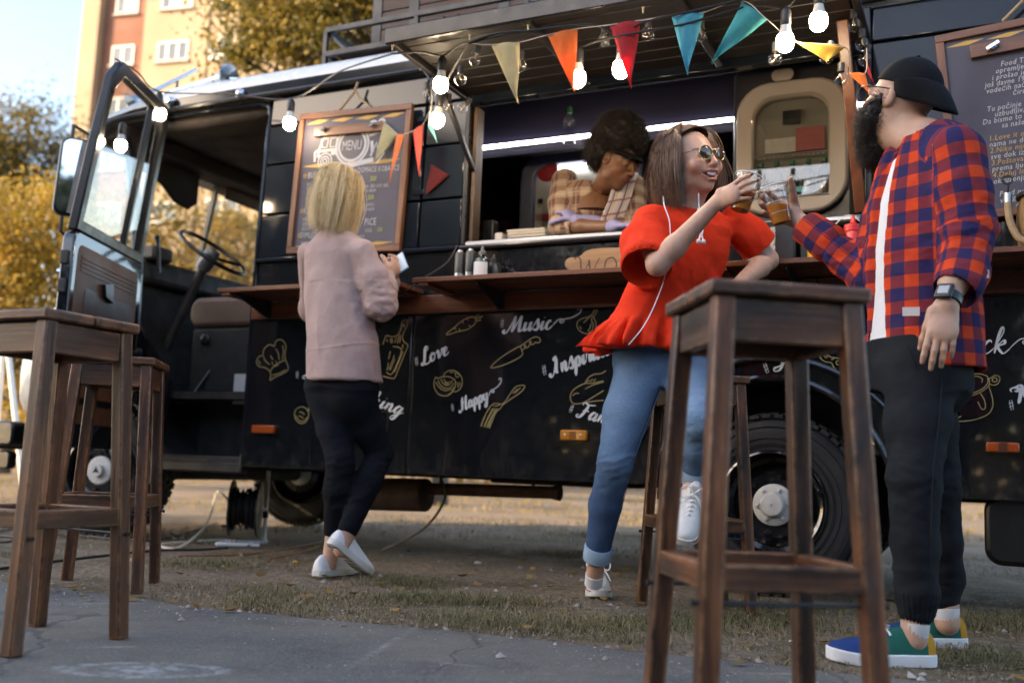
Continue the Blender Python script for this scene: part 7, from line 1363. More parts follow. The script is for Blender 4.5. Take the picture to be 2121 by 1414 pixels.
S = Sdf([nk, W(1330, 440, 3.6), W(1530, 520, 3.7)], .06, .005); S.loft([(W(1424, 425, 3.60), .055, .05), (W(1424, 440, 3.6), .085, .055), (W(1424, 470, 3.60), .09, .07), (W(1424, 500, 3.60), .09, .07)], RA, RF, .02); PD = S.mesh(2)
BV, BFc = bodyjoin([(HV, HFc), PA, PB, PC, PD, core(nk, W(1362, 750, 3.68), [[shR, elR], [shL, elL]], [[hR, kR, aR_, fRk], [hL, kL, aL_, fLk]])]); tt = np.zeros((len(BV), 3)); tt[:len(tint)] = tint; tt[:, 2] *= .8
mesh_np('body', BV, BFc, SKIN_A, per, attrs={'tint': tt})
nm_ = simple('nail_varnish', (.10, .095, .075), .25)
for p, d, n_ in tips: MB().sphere(Vector(p)+Vector(n_)*.0045+Vector(d)*.002, .0058, 10, 6, (1, 1, 1)).build('nail', nm_, per)
# teeth
tm = MB(); 
for k in range(8): a = (k-3.5)*.155; tm.box(Vector(g(.030*math.sin(a)*1.05, .0795+.0175*math.cos(a), -.0605-.0032*(1-abs(k-3.5)/3.5)+.003)), (.0070, .004, .0110), Matrix([HF[0]*math.cos(a)-HF[1]*math.sin(a), HF[0]*math.sin(a)+HF[1]*math.cos(a), HF[2]]).transposed())
tm.build('teeth', simple('teeth', (.78, .75, .70), .25, var=.03), per, bevel=.0012)['kind'] = 'stuff'
# eyes are behind the glasses
gl = thing('sunglasses', 'round sunglasses with brown mirror lenses on the laughing woman', 'sunglasses', Vector(g(0, .115, .0)))
GOLDM = simple('gold_wire', (.65, .48, .28), .2, 1); LENS = simple('lens_brown', (.055, .032, .014), .04, .0, var=.1, coat=1.0)
for q in (-1, 1):
    c = g(q*.034, .106-.006, .010); nx_ = nrm(HF[1]*.97+HF[0]*q*.22+HF[2]*-.05); ux = nrm(np.cross(nx_, HF[2])); uz = np.cross(ux, nx_); rr = .0262
    L_ = MB(); L_.loft([[Vector(c+(ux*math.cos(a)+uz*math.sin(a)*.94)*rr*f_+nx_*(.0045*(1-f_**2)+.010)) for a in [2*math.pi*k/28 for k in range(28)]] for f_ in (1, .75, .45, .05)]); L_.build('lens', LENS, gl, smooth=180)
    MB().tube([Vector(c+(ux*math.cos(a)+uz*math.sin(a)*.94)*rr+nx_*.010) for a in [2*math.pi*k/32 for k in range(33)]], .0014, 6).build('rim', GOLDM, gl)
    MB().tube(catmull([Vector(c+nx_*.008+HF[0]*q*rr+uz*.008), Vector(g(q*.074, .075, .018)), Vector(g(q*.082, .0, .018)), Vector(g(q*.083, -.025, .005))], 5), .0013, 6).build('temple', GOLDM, gl)
MB().tube(catmull([Vector(g(-.010, .115, .016)), Vector(g(0, .121, .021)), Vector(g(.010, .115, .016))], 5), .0014, 6).build('bridge', GOLDM, gl)
# red top
S = Sdf([W(1220, 420, 3.5), W(1620, 730, 3.8), W(1300, 420, 3.35), W(1300, 740, 3.35)], .08, .0042); sec = lambda y, x, a, b, Y=3.62: (W(x, y, Y), a, b)
S.loft([sec(424, 1424, .075, .066), sec(434, 1424, .115, .08), sec(446, 1424, .155, .096), sec(475, 1423, .178, .118), sec(530, 1412, .178, .128), sec(590, 1392, .176, .130), sec(640, 1362, .168, .127), sec(668, 1345, .160, .122)], RA, RF, .02)
rng_ = np.random.default_rng(9); phs = rng_.uniform(0, 6.28, 5)
def ruffle(a, Z):
    q = np.clip((W(1345, 662, 3.62)[2]-Z)/.10, 0, 1); return -q*(.026*np.sin(a*12+phs[0]+2*np.sin(a*3))+.014*np.sin(a*25+phs[1])+.008)
S.loft([sec(655, 1352, .158, .120), sec(668, 1345, .166, .128), sec(690, 1338, .182, .142), sec(712, 1332, .190, .150), sec(728, 1330, .192, .152)], RA, RF, .012, wav=ruffle)
slR = W(1338, 545, 3.42); S.chain([shR+A3(.02, 0, .01), shR*.5+slR*.5, slR], [.056, .072, .092], .04); S.cut(A3(0, 0, 0), (0, 0, 0)) if False else None
slL = W(1578, 520, 3.745); S.chain([shL+A3(-.01, 0, .01), shL*.5+slL*.5, slL], [.058, .066, .078], .04)
# open the sleeves and the hem
dR = nrm(slR-shR); S.rc(slR+dR*.028, slR+dR*.3, .085, .15, .004, 'sub', m=.01); S.rc(slR-dR*.015, slR+dR*.10, .056, .074, .003, 'sub'); dL = nrm(slL-shL); S.rc(slL+dL*.035, slL+dL*.3, .09, .14, .004, 'sub', m=.01); S.rc(slL+dL*.005, slL+dL*.1, .050, .062, .003, 'sub')
S.loft([sec(690, 1338, .145, .105), sec(735, 1330, .150, .110)], RA, RF, .004, 'sub')
S.chain([W(1424, 440, 3.60)+RF*.01, W(1424, 424, 3.6)+RF*.012, W(1424, 405, 3.60)], [.054, .067, .075], .004, 'sub')
V, F = S.mesh(2); lowm = np.clip((W(1400, 640, 3.62)[2]-V[:, 2])/.3, 0, 1)
V = fold(V, F, .013, (5, 5, 2.0), 6, rot=Matrix.Rotation(-.5, 3, 'Y'), mask=.55+.4*(V[:, 2] < 1.35)); V = fold(V, F, .0045, (12, 12, 4), 8, rot=Matrix.Rotation(.7, 3, 'Y')); V = fold(V, F, .003, (40, 40, 5), 4, mask=(V[:, 2] < W(1345, 664, 3.62)[2])*1.0)
V = soften(V, F, 2); t = NT('red_cotton'); n = t.noise(scale=10, detail=5); fine = t.noise(scale=900, detail=2); cr2 = t.noise(t.map((1, 1, .5)), scale=38, detail=5, rough=.6)
c = t.ramp(n, [(.3, (.64, .030, .008)), (.7, (.74, .042, .012))]); c = t.mix(t.ramp(fine, [(.35, .3), (.6, 0)]), c, (.42, .02, .01)); t.set(Base_Color=c, Roughness=.85, Specular_IOR_Level=.15, Normal=t.bump(t.math('ADD', t.math('MULTIPLY', cr2, 1.2), t.math('MULTIPLY', fine, .3)), .35, .006)); mesh_np('red_top', V, F, t.m, per)
# hair
BR = hairmat('hair_brown', [(0, (.055, .026, .014)), (.35, (.12, .058, .032)), (.7, (.20, .105, .062)), (.92, (.29, .165, .105)), (1, (.04, .02, .012))])
S = Sdf([g(x, y, z) for x in (-.12, .12) for y in (-.14, .12) for z in (-.2, .14)], .03, .005); S.ell(g(0, -.03, .036), np.array((.080, .088, .090))*1.04, HF, .02); S.ell(g(0, -.055, -.045), (.082, .058, .08), HF, .03); S.ell(g(.066, -.02, -.05), (.02, .055, .08), HF, .03); V, F = S.mesh(2); mesh_np('hair_mass', V, F, BR, per)
bob('hair', per, g, HF, BR, 8000, lambda t: -.136-.012*math.cos(t), face=62, seed=14, vol=.016, flare=.13, s=1.04, r0=.0008, zvar=.012)
# fringe swept back from the forehead
rr = np.random.default_rng(31); out = []
for i in range(1200):
    x0 = rr.uniform(-.062, .062); l_ = rr.random(); p = []
    for k in range(12):
        u = k/11; ph_ = R_(40)-R_(105)*u; p.append(g(x0*(1+.35*u), -.015+(.101+.012*l_)*math.sin(ph_)*math.sqrt(max(.05, 1-(x0/.085)**2)), .037+(.094+.010*l_)*math.cos(ph_)*math.sqrt(max(.05, 1-(x0/.095)**2))))
    out.append(p)
strands('hair_top', per, out, .0008, BR, cv=np.clip(.5+.9*vnoise(np.array(out)[:, 0]*60), 0, 1))
# shoes: white canvas with a red line
def canvas(heel, fwd, up, L=.26):
    P_, sh, X_, F_, U_ = shoe(per, heel, fwd, up, L, (simple('canvas_white', (.62, .60, .56), .85, var=.08, nscale=40, bump=.3, bscale=500), RUBW), h_col=.105, wid=.098)
    rl = MB(); pts = [P_(t_, sx*w, .030) for sx, seq in ((1, (.2, .4, .6, .75, .88, .96)), (-1, (.96, .88, .75, .6, .4, .2))) for t_, w in [(q, np.interp(q, [.1, .22, .46, .6, .74, .86, .95, 1], [.80, .84, .95, 1.05, 1.08, .98, .74, .4])) for q in seq]]; rl.tube(catmull(pts, 4), .0022, 5); rl.build('red_line', simple('line_red', (.30, .02, .025), .6), sh)
    for k in range(5):
        t_ = .40+k*.062; z = np.interp(t_, [.34, .46, .60, .74], [.103, .093, .077, .064])+.002; MB().tube([P_(t_, -.42, z-.012), P_(t_+.02, 0, z+.004), P_(t_, .42, z-.012)], .0036, 6).build('lace', LACE, sh)
    b = P_(.40, 0, .112)
    for s in (-1, 1): MB().tube(catmull([b, P_(.36, s*.5, .135), P_(.40, s*.95, .120), P_(.46, s*.75, .098), b], 6), .0026, 6).build('bow', LACE, sh); MB().tube(catmull([b, P_(.48, s*.6, .09), P_(.56, s*.95, .06)], 5), .0026, 6).build('lace_end', LACE, sh)
    MB().prism([(-.35, 0), (.35, 0), (.3, .05), (-.3, .05)], P_(.34, 0, .088), Vector(X_)*.05, Vector(U_)*.9+Vector(-F_)*.2, Vector(F_), .006).build('tongue', MATS['canvas_white'], sh, bevel=.004)
    return P_
canvas(np.array(gnd(1236, 1225))+A3(0, .0, .002), (-.05, -.99, 0), (0, 0, 1)); canvas(W(1437, 1036, 3.56), nrm(W(1415, 1120, 3.40)-W(1437, 1036, 3.56)), (-.05, -.75, .55), .25)
SOCKW = fabric('sock_white', (.62, .61, .60))
for a, d in ((fRk, aR_), (fLk, aL_)): u = nrm(d-a); MB().lathe([(.034, -.03), (.0345, .0), (.035, .014), (.033, .016)], Vector(a), Vector(u), 20).build('sock', SOCKW, per)
# earphones
EAR = simple('earphone_white', (.74, .74, .74), .4, var=.03); ep = thing('earphones', 'white wired earphones hanging over the red top', 'earphones', Vector(W(1455, 500, 3.42)))
yb = lambda x, y, d=.0: Vector(W(x, y, 3.62)+RF*(.13+d)-A3(0, 0, 0))
def surf(x, y, Y): return Vector(W(x, y, Y))
MB().tube(catmull([surf(1374, 400, 3.545), surf(1376, 425, 3.50), surf(1386, 455, 3.475), surf(1388, 480, 3.465), surf(1389, 500, 3.455)], 6), .0022, 6).build('cord', EAR, ep)
MB().tube(catmull([surf(1447, 400, 3.50), surf(1448, 425, 3.49), surf(1452, 450, 3.47), surf(1456, 475, 3.455), surf(1452, 492, 3.445)], 6), .0022, 6).build('cord', EAR, ep)
MB().tube(catmull([surf(1381, 558, 3.42), surf(1372, 590, 3.445), surf(1352, 640, 3.45), surf(1330, 680, 3.43), surf(1302, 714, 3.43)], 6), .0022, 6).build('cord', EAR, ep)
for (x, y) in ((1447, 500), (1457, 501)): MB().sphere(surf(x, y, 3.44), .0085, 12, 8, (1, 1, 1.15)).tube([surf(x, y, 3.44), surf(1452, 480, 3.445)], .003, 6).build('earbud', EAR, ep)
MB().cyl(surf(1446, 440, 3.478), surf(1447, 432, 3.482), .0045).build('remote', EAR, ep)
# ================================================================ cups
def cup(name, label, base, axis, level, h_=.125, r0=.030, r1=.044):
    root = thing('plastic_cup', label, 'cup', Vector(base), 0, 'raised plastic cups'); a = Vector(axis).normalized(); b = Vector(base); t = NT('clear_plastic_'+name); tr = t.new('BsdfTransparent'); tr.inputs[0].default_value = (.93, .93, .93, 1); glo = t.new('BsdfGlossy'); glo.inputs['Roughness'].default_value = .08; lw = t.new('LayerWeight'); lw.inputs[0].default_value = .35; mx = t.new('MixShader'); t.l.new(t.math('ADD', t.math('MULTIPLY', lw.outputs['Facing'], .45), .05), mx.inputs[0]); t.l.new(tr.outputs[0], mx.inputs[1]); t.l.new(glo.outputs[0], mx.inputs[2]); t.l.new(mx.outputs[0], t.out.inputs[0])
    MB().lathe([(r0*.2, 0), (r0, .0), (r0+.0015, .004), (r0+(r1-r0)*.55, h_*.55), (r0+(r1-r0)*.56+.0012, h_*.56), (r0+(r1-r0)*.60, h_*.60), (r1, h_)], b, a, 40, cap=False).build('cup_wall', t.m, root, smooth=40)
    MB().loft([[b+a*(h_+.0022*math.sin(q))+(frame_of(a)[0]*math.cos(p)+frame_of(a)[1]*math.sin(p))*(r1+.0022*math.cos(q)) for q in [2*math.pi*j/6 for j in range(6)]] for p in [2*math.pi*k/40 for k in range(40)]], loop=True).build('rim', simple('rim_plastic', (.75, .75, .75), .15, var=.02), root)
    for f_ in (.28, .56): 
        rr_ = r0+(r1-r0)*f_+.0006; MB().tube([b+a*(h_*f_)+(frame_of(a)[0]*math.cos(p)+frame_of(a)[1]*math.sin(p))*rr_ for p in [2*math.pi*k/36 for k in range(37)]], .0007, 4).build('ridge', MATS['rim_plastic'], root)
    # liquid with a level surface
    x, y = frame_of(a); lq = MB(); rings = []; N = 32
    for f_ in (.02, .25, .5, .75, 1.0):
        ring = []
        for p in [2*math.pi*k/N for k in range(N)]:
            dr = x*math.cos(p)+y*math.sin(p); hh = level
            for _ in range(4): rr_ = (r0+(r1-r0)*hh/h_)*.965; z = (level*a.z-dr.z*rr_)/max(.3, a.z); hh = min(max(z, .004), h_*.95)
            z = hh*f_; ring.append(b+a*z+dr*((r0+(r1-r0)*z/h_)*.965))
        rings.append(ring)
    lq.loft(rings); t = NT('beer_'+name); t.set(Base_Color=(.72, .26, .025), Roughness=.12, Transmission_Weight=.35, IOR=1.33, Subsurface_Weight=.25, Subsurface_Scale=.02); lq.build('beer', t.m, root, smooth=50)
    return root
c1b = W(1532, 436, 3.272); c1t = W(1551, 364, 3.272); cup('a', 'clear cup of pale beer held up by the woman in red', c1b, c1t-c1b, .058)
c2b = W(1621, 462, 3.20); c2t = W(1600, 383, 3.20); cup('b', 'clear cup of pale beer held by the bearded man', c2b, c2t-c2b, .058)
# ================================================================ bearded man in a plaid shirt
MF = nrm((-.93, -.37, 0)); ML = nrm((.37, -.93, 0)); per = person('bearded man in a red and navy checked shirt and black cap toasting with a cup', (*gnd(1900, 1380)[:2], 0))
# trousers
hN, kN, aN = W(1908, 765, 2.80), W(1893, 985, 2.74), W(1898, 1262, 2.76); hF, kF, aF = W(1900, 765, 2.95), W(1938, 1000, 2.97), W(1958, 1235, 3.06)
S = limb_body([([hN, hN*.5+kN*.5, kN, kN*.5+aN*.5, aN+A3(0, 0, .045), aN], [.095, .086, .067, .061, .053, .046]), ([hF, (hF+kF)/2, kF, kF*.5+aF*.5, aF+A3(0, 0, .045), aF], [.092, .083, .065, .059, .052, .046])], .0045)
S.loft([(W(1895, 705, 2.86), .160, .118), (W(1895, 760, 2.86), .170, .124), (W(1897, 810, 2.86), .15, .118)], ML, MF, .04); S.ell(W(1945, 790, 2.86), (.09, .10, .10), None, .03)
V, F = S.mesh(2); kn = np.exp(-((V[:, 2]-kN[2])/.10)**2); an_ = np.exp(-((V[:, 2]-.20)/.09)**2)
V = fold(V, F, .0045, (7, 7, 12), 11, rot=Matrix.Rotation(.4, 3, 'Y'), mask=.5+1.2*kn+.9*an_); V = fold(V, F, .0025, (15, 15, 30), 12, rot=Matrix.Rotation(-.35, 3, 'Y'), mask=.3+1.0*kn)
cuffm = np.minimum(np.linalg.norm(V-aN, axis=1), np.linalg.norm(V-aF, axis=1)) < .075; N_ = vnorm(V, F); ang = np.arctan2(V[:, 1]-aN[1], V[:, 0]-aN[0]); V = V+N_*(cuffm*.0022*np.sin(ang*26))[:, None]
TRO = fabric('chino_charcoal', (.0125, .0140, .0170), .85, .25, 700, .35); mesh_np('trousers', V, F, TRO, per)
MB().tube(catmull([hN+A3(.02, -.098, .02), (hN+kN)/2+A3(.02, -.092, 0), kN+A3(.02, -.073, 0), kN*.5+aN*.5+A3(.015, -.066, 0), aN+A3(.01, -.056, .06)], 6), .002, 5).build('seam', fabric('chino_seam', (.016, .018, .021)), per)
MB().tube(catmull([W(1880, 715, 2.715), W(1888, 735, 2.71), W(1897, 760, 2.708)], 4), .002, 5).build('pocket_edge', MATS['chino_seam'], per)
# body
hc = W(1866, 208, 2.93); HF = frame3((-.58, .74, .34), roll=R_(2)); nk = W(1915, 290, 2.86)
HV, HFc, tint, g = head(hc, HF, 1.02, nk, .058, male=True)
shN = W(1982, 318, 2.72); elN = W(2008, 482, 2.68); wrN = W(1962, 628, 2.60); shF = W(1868, 345, 3.04); elF = W(1800, 572, 3.06); c2b = W(1621, 462, 3.20); c2t = W(1600, 383, 3.20); NpF = nrm((-.50, -.85, .10)); FdF = nrm((-.62, .62, .48)); FdF = nrm(FdF-NpF*np.dot(NpF, FdF)); cc2 = c2b*.6+c2t*.4; wrF = cc2-NpF*.050-FdF*.058
S = Sdf([elN, wrN, W(1945, 780, 2.6)], .09, .003); S.chain([elN*.5+wrN*.5, elN*.3+wrN*.7, wrN], [.041, .037, .029], .02); tipsN = hand(S, wrN, nrm(W(1946, 720, 2.585)-wrN), nrm((.35, .93, .05)), ((.10, .25, .2), (.12, .3, .2), (.15, .32, .22), (.18, .35, .22)), thumb=(.95, .15, .45), flip=-1, s=1.04, spread=.5); PA = S.mesh(2)
S = Sdf([elF, wrF, W(1560, 380, 3.1), W(1640, 380, 3.25)], .07, .0028); S.chain([elF*.35+wrF*.65, wrF], [.040, .029], .02)
hand(S, wrF, FdF, NpF, ((.45, 1.0, .7), (.5, 1.0, .7), (.55, 1.0, .7), (.6, 1.0, .7)), thumb=(.30, .62, .75), flip=1, s=1.05, tcurl=.12); PB = S.mesh(2)
fN = W(1893, 1325, 2.76); fF = W(1962, 1290, 3.06); S = limb_body([([aN+A3(0, 0, .04), fN], [.037, .036]), ([aF+A3(0, 0, .04), fF], [.037, .036])], .005); PC = S.mesh(2)
BV, BFc = bodyjoin([(HV, HFc), PA, PB, PC, core(nk, W(1900, 750, 2.86), [[shN, elN, wrN], [shF, elF, wrF]], [[hN, kN, aN, fN], [hF, kF, aF, fF]])]); tt = np.zeros((len(BV), 3)); tt[:len(tint)] = tint; L = (HV-hc) @ HF.T/1.06
stub = np.clip((L[:, 2]+.07)/.05, 0, 1)*np.clip((.062-L[:, 2])/.02, 0, 1)*np.clip((.012-L[:, 1])/.02, 0, 1)*(np.abs(L[:, 0]) < .074); tt[:len(L), 2] = np.maximum(tt[:len(L), 2], stub*.45*np.clip((L[:, 2]+.05)/.04, 0, 1))
mesh_np('body', BV, BFc, SKIN_M, per, attrs={'tint': tt})
# white T-shirt
S = Sdf([W(1800, 290, 2.75), W(2000, 730, 2.95)], .1, .006); sec = lambda y, x, a, b, Y=2.87: (W(x, y, Y), a, b)
S.loft([sec(300, 1920, .07, .055), sec(335, 1920, .13, .090), sec(420, 1912, .155, .112), sec(520, 1905, .150, .119), sec(620, 1906, .150, .120), sec(700, 1904, .160, .123), sec(732, 1900, .168, .126)], ML, MF, .02); S.chain([nk, nk+A3(0, 0, .08)], [.062, .066], .004, 'sub'); V, F = S.mesh(2); mesh_np('tee_shirt', V, F, fabric('tee_white', (.70, .70, .71), .85, .04), per)
# checked shirt, open at the front
S = Sdf([W(1780, 260, 2.75), W(2060, 780, 2.95), W(1660, 480, 3.2), W(1980, 300, 2.6)], .1, .0042)
S.loft([sec(262, 1927, .072, .066), sec(280, 1926, .115, .078), sec(300, 1925, .155, .094), sec(340, 1921, .172, .112), sec(420, 1914, .180, .130), sec(520, 1907, .172, .136), sec(620, 1909, .170, .137), sec(700, 1911, .180, .142), sec(768, 1912, .190, .146)], ML, MF, .02)
S.chain([shN, shN*.5+elN*.5, elN, W(1996, 560, 2.65)], [.074, .068, .064, .060], .03); cfN = W(1986, 590, 2.63); S.chain([W(1997, 560, 2.65), cfN], [.067, .066], .006)
S.chain([shF, shF*.5+elF*.5, elF, elF*.62+wrF*.38], [.072, .066, .060, .055], .03); cfF = elF*.18+wrF*.82; S.chain([elF*.42+wrF*.58, cfF], [.060, .058], .006)
# openings
S.rc(cfN, wrN, .052, .060, .003, 'sub'); S.rc(cfF, wrF+(wrF-elF)*.2, .048, .055, .003, 'sub')
S.loft([sec(690, 1908, .172, .132), sec(780, 1910, .180, .136)], ML, MF, .004, 'sub')
S.chain([nk-A3(0, 0, .03), nk+A3(0, 0, .02)+np.append(MF[:2]*.0, 0), nk+A3(0, 0, .09)], [.058, .064, .070], .004, 'sub')
# front gap: wedge along the chest
gp = [(W(x_, y_, 2.87)+MF*(b_+.012)-ML*.045, r_) for y_, x_, b_, r_ in ((270, 1926, .075, .034), (300, 1925, .094, .037), (340, 1921, .112, .040), (420, 1914, .130, .043), (520, 1907, .136, .045), (620, 1909, .137, .046), (700, 1911, .142, .052), (790, 1912, .146, .075))]
for (pa, wa), (pb, wb_) in zip(gp[:-1], gp[1:]): S.rc(pa, pb, wa, wb_, .003, 'sub')
# curved tail: cut the hem up at the hip
S.rc(W(1893, 790, 2.60), W(1897, 722, 2.66), .05, .028, .01, 'sub'); S.rc(W(1880, 800, 2.55), W(1880, 760, 2.75), .075, .05, .01, 'sub')
V, F = S.mesh(2); elm = np.exp(-(np.linalg.norm(V-elN, axis=1)/.13)**2)+np.exp(-(np.linalg.norm(V-elF, axis=1)/.14)**2)
PT_ = [('torso', W(1910, 520, 2.87), ML, MF, .175, .135), ('limb', [shN, elN, cfN], .064, -.006), ('limb', [shF, elF, cfF], .06, -.006)]; pl = plaid_attr(V, PT_)
V = fold(V, F, .0065, (6, 6, 3.5), 21, rot=Matrix.Rotation(.2, 3, 'X')); V = fold(V, F, .005, (13, 13, 24), 22, mask=.25+elm*1.5)
V = soften(V, F, 1); SHIRT = plaid('check_red_navy', (.66, .062, .014), (.013, .021, .085), (.19, .028, .040), .074); mesh_np('checked_shirt', V, F, SHIRT, per, attrs={'pl': pl})
# collar
S = Sdf([nk-.12, nk+.12], .05, .004); cN = nk+A3(.0, 0, -.012); ex_, ey_ = ML, MF
def colp(a, r, z): return cN+ex_*math.cos(a)*r+ey_*math.sin(a)*r*.95+A3(0, 0, z)
ang_ = [R_(q) for q in range(-245, 66, 14)]
S.chain([colp(a, .074, -.012+.012*math.cos(a-R_(90))*0+(.018 if abs(math.degrees(a)+90) < 100 else .0)) for a in ang_], [.007]*len(ang_), .003); S.chain([colp(a, .071, .010+(.020 if abs(math.degrees(a)+90) < 100 else .006)) for a in ang_], [.006]*len(ang_), .008); S.chain([colp(a, .083, -.026+(.014 if abs(math.degrees(a)+90) < 100 else -.004)) for a in ang_], [.006]*len(ang_), .010)
V, F = S.mesh(2); mesh_np('collar', V, F, SHIRT, per, attrs={'pl': plaid_attr(V, [('torso', nk, ML, MF, .08, .08)])}); MB().lathe([(.006, 0), (.005, .003), (.001, .004)], Vector(colp(R_(36), .084, -.026)), tuple(ML), 10).build('collar_button', CHROME, per)
TAGW = simple('cloth_tag', (.55, .54, .52), .8)
tg = W(1887, 645, 2.70); MB().box(Vector(tg)+Vector(ML)*.0, (.044, .003, .024), Matrix.Rotation(R_(-20), 3, 'Z')).build('hem_tag', TAGW, per); MB().box(Vector(cfN)+Vector((.056, -.03, .025)), (.014, .02, .022)).build('sleeve_tag', TAGW, per)
# watch
wd = nrm(wrN-elN); wc = wrN+wd*-.012; wx = nrm(np.cross(wd, (0, 1, .0))); wt = thing('wristwatch', 'black digital watch with a square case on the man\'s wrist', 'watch', Vector(wc))
MB().lathe([(.034, -.013), (.036, -.012), (.036, .012), (.034, .013)], Vector(wc), Vector(wd), 28).build('strap', BLK, wt); 
vw = nrm(np.array(CAMP)-wc); fo = nrm(vw*.9+A3(-.45, 0, 0)); fo = nrm(fo-wd*np.dot(fo, wd)); wy = np.cross(wd, fo)
Rw = Matrix((tuple(wy), tuple(-wd), tuple(fo))).transposed()
MB().box(Vector(wc+fo*.036), (.046, .048, .013), Rw).build('case', BLK, wt, bevel=.006); MB().box(Vector(wc+fo*.0435), (.028, .026, .002), Rw).build('display', simple('lcd', (.36, .37, .37), .3, var=.05), wt, bevel=.001)
MB().box(Vector(wc+fo*.043), (.036, .036, .0015), Rw).build('bezel', simple('bezel', (.05, .05, .05), .3), wt, bevel=.001)
# cap worn backwards
CAPM = fabric('cap_black', (.008, .009, .011), .9, .25, 600, .3); S = Sdf([g(x, y, z) for x in (-.12, .12) for y in (-.24, .14) for z in (-.12, .15)], .03, .0035)
S.ell(g(0, -.016, .034), np.array((.081, .102, .094))*1.03, HF, .01); S.cut(g(0, .06, .048), -HF[2]*1+HF[1]*.12)
V, F = S.mesh(2); L = (V-hc) @ HF.T; seam = np.exp(-(L[:, 0]/.0025)**2)+np.exp(-((np.abs(np.arctan2(L[:, 0], L[:, 1]+.016))-1.57)/.02)**2)*.8; V = V+vnorm(V, F)*(seam*.0013)[:, None]; cap = mesh_np('cap', V, F, CAPM, per)
m = MB(); rows = []
for i in range(9):
    u = i/8; rows.append([Vector(g((.082-.018*u*u)*1.06*math.sin(R_(-88+176*k/16)), (-.016-(.082+.080*u)*math.cos(R_(-88+176*k/16)))*1.06, (.042-.012*u-.030*u*u+.020*math.cos(R_(-88+176*k/16)*1)-.045*u*math.cos(R_(-88+176*k/16)))*1.0)) for k in range(17)])
m.loft(rows, closed=False, cap=False); bo = m.build('cap_peak', CAPM, per, smooth=180); md = bo.modifiers.new('thick', 'SOLIDIFY'); md.thickness = .004
MB().sphere(Vector(g(0, -.016, .131)), .007, 10, 6, (1, 1, .5)).build('cap_button', CAPM, per)
# beard: volume plus curly strands
BD = hairmat('beard_dark', [(0, (.014, .008, .006)), (.5, (.038, .019, .011)), (.85, (.085, .040, .022)), (1, (.17, .08, .045))], .5)
S = Sdf([g(x, y, z) for x in (-.12, .12) for y in (-.1, .18) for z in (-.26, .06)], .03, .005); S.ell(g(0, .042, -.098), (.068, .056, .066), HF, .03); S.ell(g(0, .042, -.058), (.070, .052, .045), HF, .03); S.ell(g(0, .030, -.150), (.052, .046, .055), HF, .03)
for q in (-1, 1): S.rc(g(q*.072, .018, -.005), g(q*.066, .035, -.07), .012, .03, .02)
S.ell(g(0, .112, -.060), (.020, .02, .010), HF, .01, 'sub'); V, F = S.mesh(2); V = fold(V, F, .006, (40, 40, 40), 3); mesh_np('beard_mass', V, F, BD, per)
N_ = vnorm(V, F); rr = np.random.default_rng(5); n = 6500; ix = rr.integers(0, len(V), n); K = 9; P0 = V[ix]-N_[ix]*.004; dn_ = -HF[2]; dirs = N_[ix]*.7+dn_*.55+HF[1]*.25+rr.normal(0, .35, (n, 3)); dirs /= np.linalg.norm(dirs, axis=1)[:, None]; Lh = rr.uniform(.014, .036, n); ph_ = rr.random(n)*6.28; a_ = np.cross(dirs, rr.normal(size=(n, 3))); a_ /= np.linalg.norm(a_, axis=1)[:, None]; b_ = np.cross(dirs, a_); u = np.linspace(0, 1, K)[None, :, None]; cr_a = .0028*u
paths = P0[:, None]+dirs[:, None]*Lh[:, None, None]*u+cr_a*(a_[:, None]*np.cos(ph_[:, None, None]+u*11)+b_[:, None]*np.sin(ph_[:, None, None]+u*11)); strands('beard', per, paths, .0007, BD)
# glasses edge
MB().tube(catmull([Vector(g(-.079, -.01, .018)), Vector(g(-.078, .06, .020)), Vector(g(-.062, .105, .018)), Vector(g(-.055, .112, -.010)), Vector(g(-.03, .118, -.02))], 5), .0022, 6).build('glasses_frame', BLK, per)
# shoes: blue, green and ochre
def trainer(heel, fwd, L=.285):
    GR = fabric('shoe_green', (.012, .115, .085), .85); BLU = fabric('shoe_blue', (.018, .05, .17), .85); OC = fabric('shoe_ochre', (.50, .24, .025), .85)
    P_, sh, X_, F_, U_ = shoe(per, heel, fwd, (0, 0, 1), L, (GR, WHITE), h_col=.098, wid=.104, sole_t=.034)
    me = sh.data; me.materials.append(BLU); me.materials.append(OC); I = np.array(RM[per]); h0 = np.array(heel)-np.array(RM[per].to_translation())
    for pl_ in me.polygons:
        c = np.array(pl_.center)-h0; t_ = c @ F_/L; z = c @ U_; pl_.material_index = 1 if t_ > .60 or (t_ > .42 and z > .072) else 2 if t_ < .15-.9*(z-.05) else 0
    for k in range(4):
        t_ = .44+k*.055; z = np.interp(t_, [.34, .46, .60, .74], [.097, .089, .077, .067])+.003; MB().tube([P_(t_, -.45, z-.014), P_(t_+.01, 0, z+.002), P_(t_, .45, z-.014)], .0038, 6).build('lace', LACE, sh)
    b = P_(.42, .25, .098)
    for s in (1,): MB().tube(catmull([b, P_(.36, .7, .095), P_(.36, 1.0, .06), P_(.42, .95, .055), b], 6), .003, 6).build('bow', LACE, sh); MB().tube(catmull([b, P_(.47, 1.05, .07), P_(.47, 1.12, .025)], 5), .003, 6).build('lace_end', LACE, sh); MB().tube(catmull([b, P_(.50, .3, .12), P_(.56, 0, .11), b], 5), .003, 6).build('bow', LACE, sh)
trainer(np.array(gnd(1938, 1385))+A3(0, .02, .0045), (-.995, -.06, 0)); trainer(np.array(gnd(2002, 1345))+A3(0, .02, .002), (-.98, -.1, 0))
for a, d in ((fN, aN), (fF, aF)): u = nrm(d-a); MB().lathe([(.030, .0), (.036, .012), (.0375, .045), (.035, .047)], Vector(a), Vector(u), 22).build('sock', SOCKW, per)
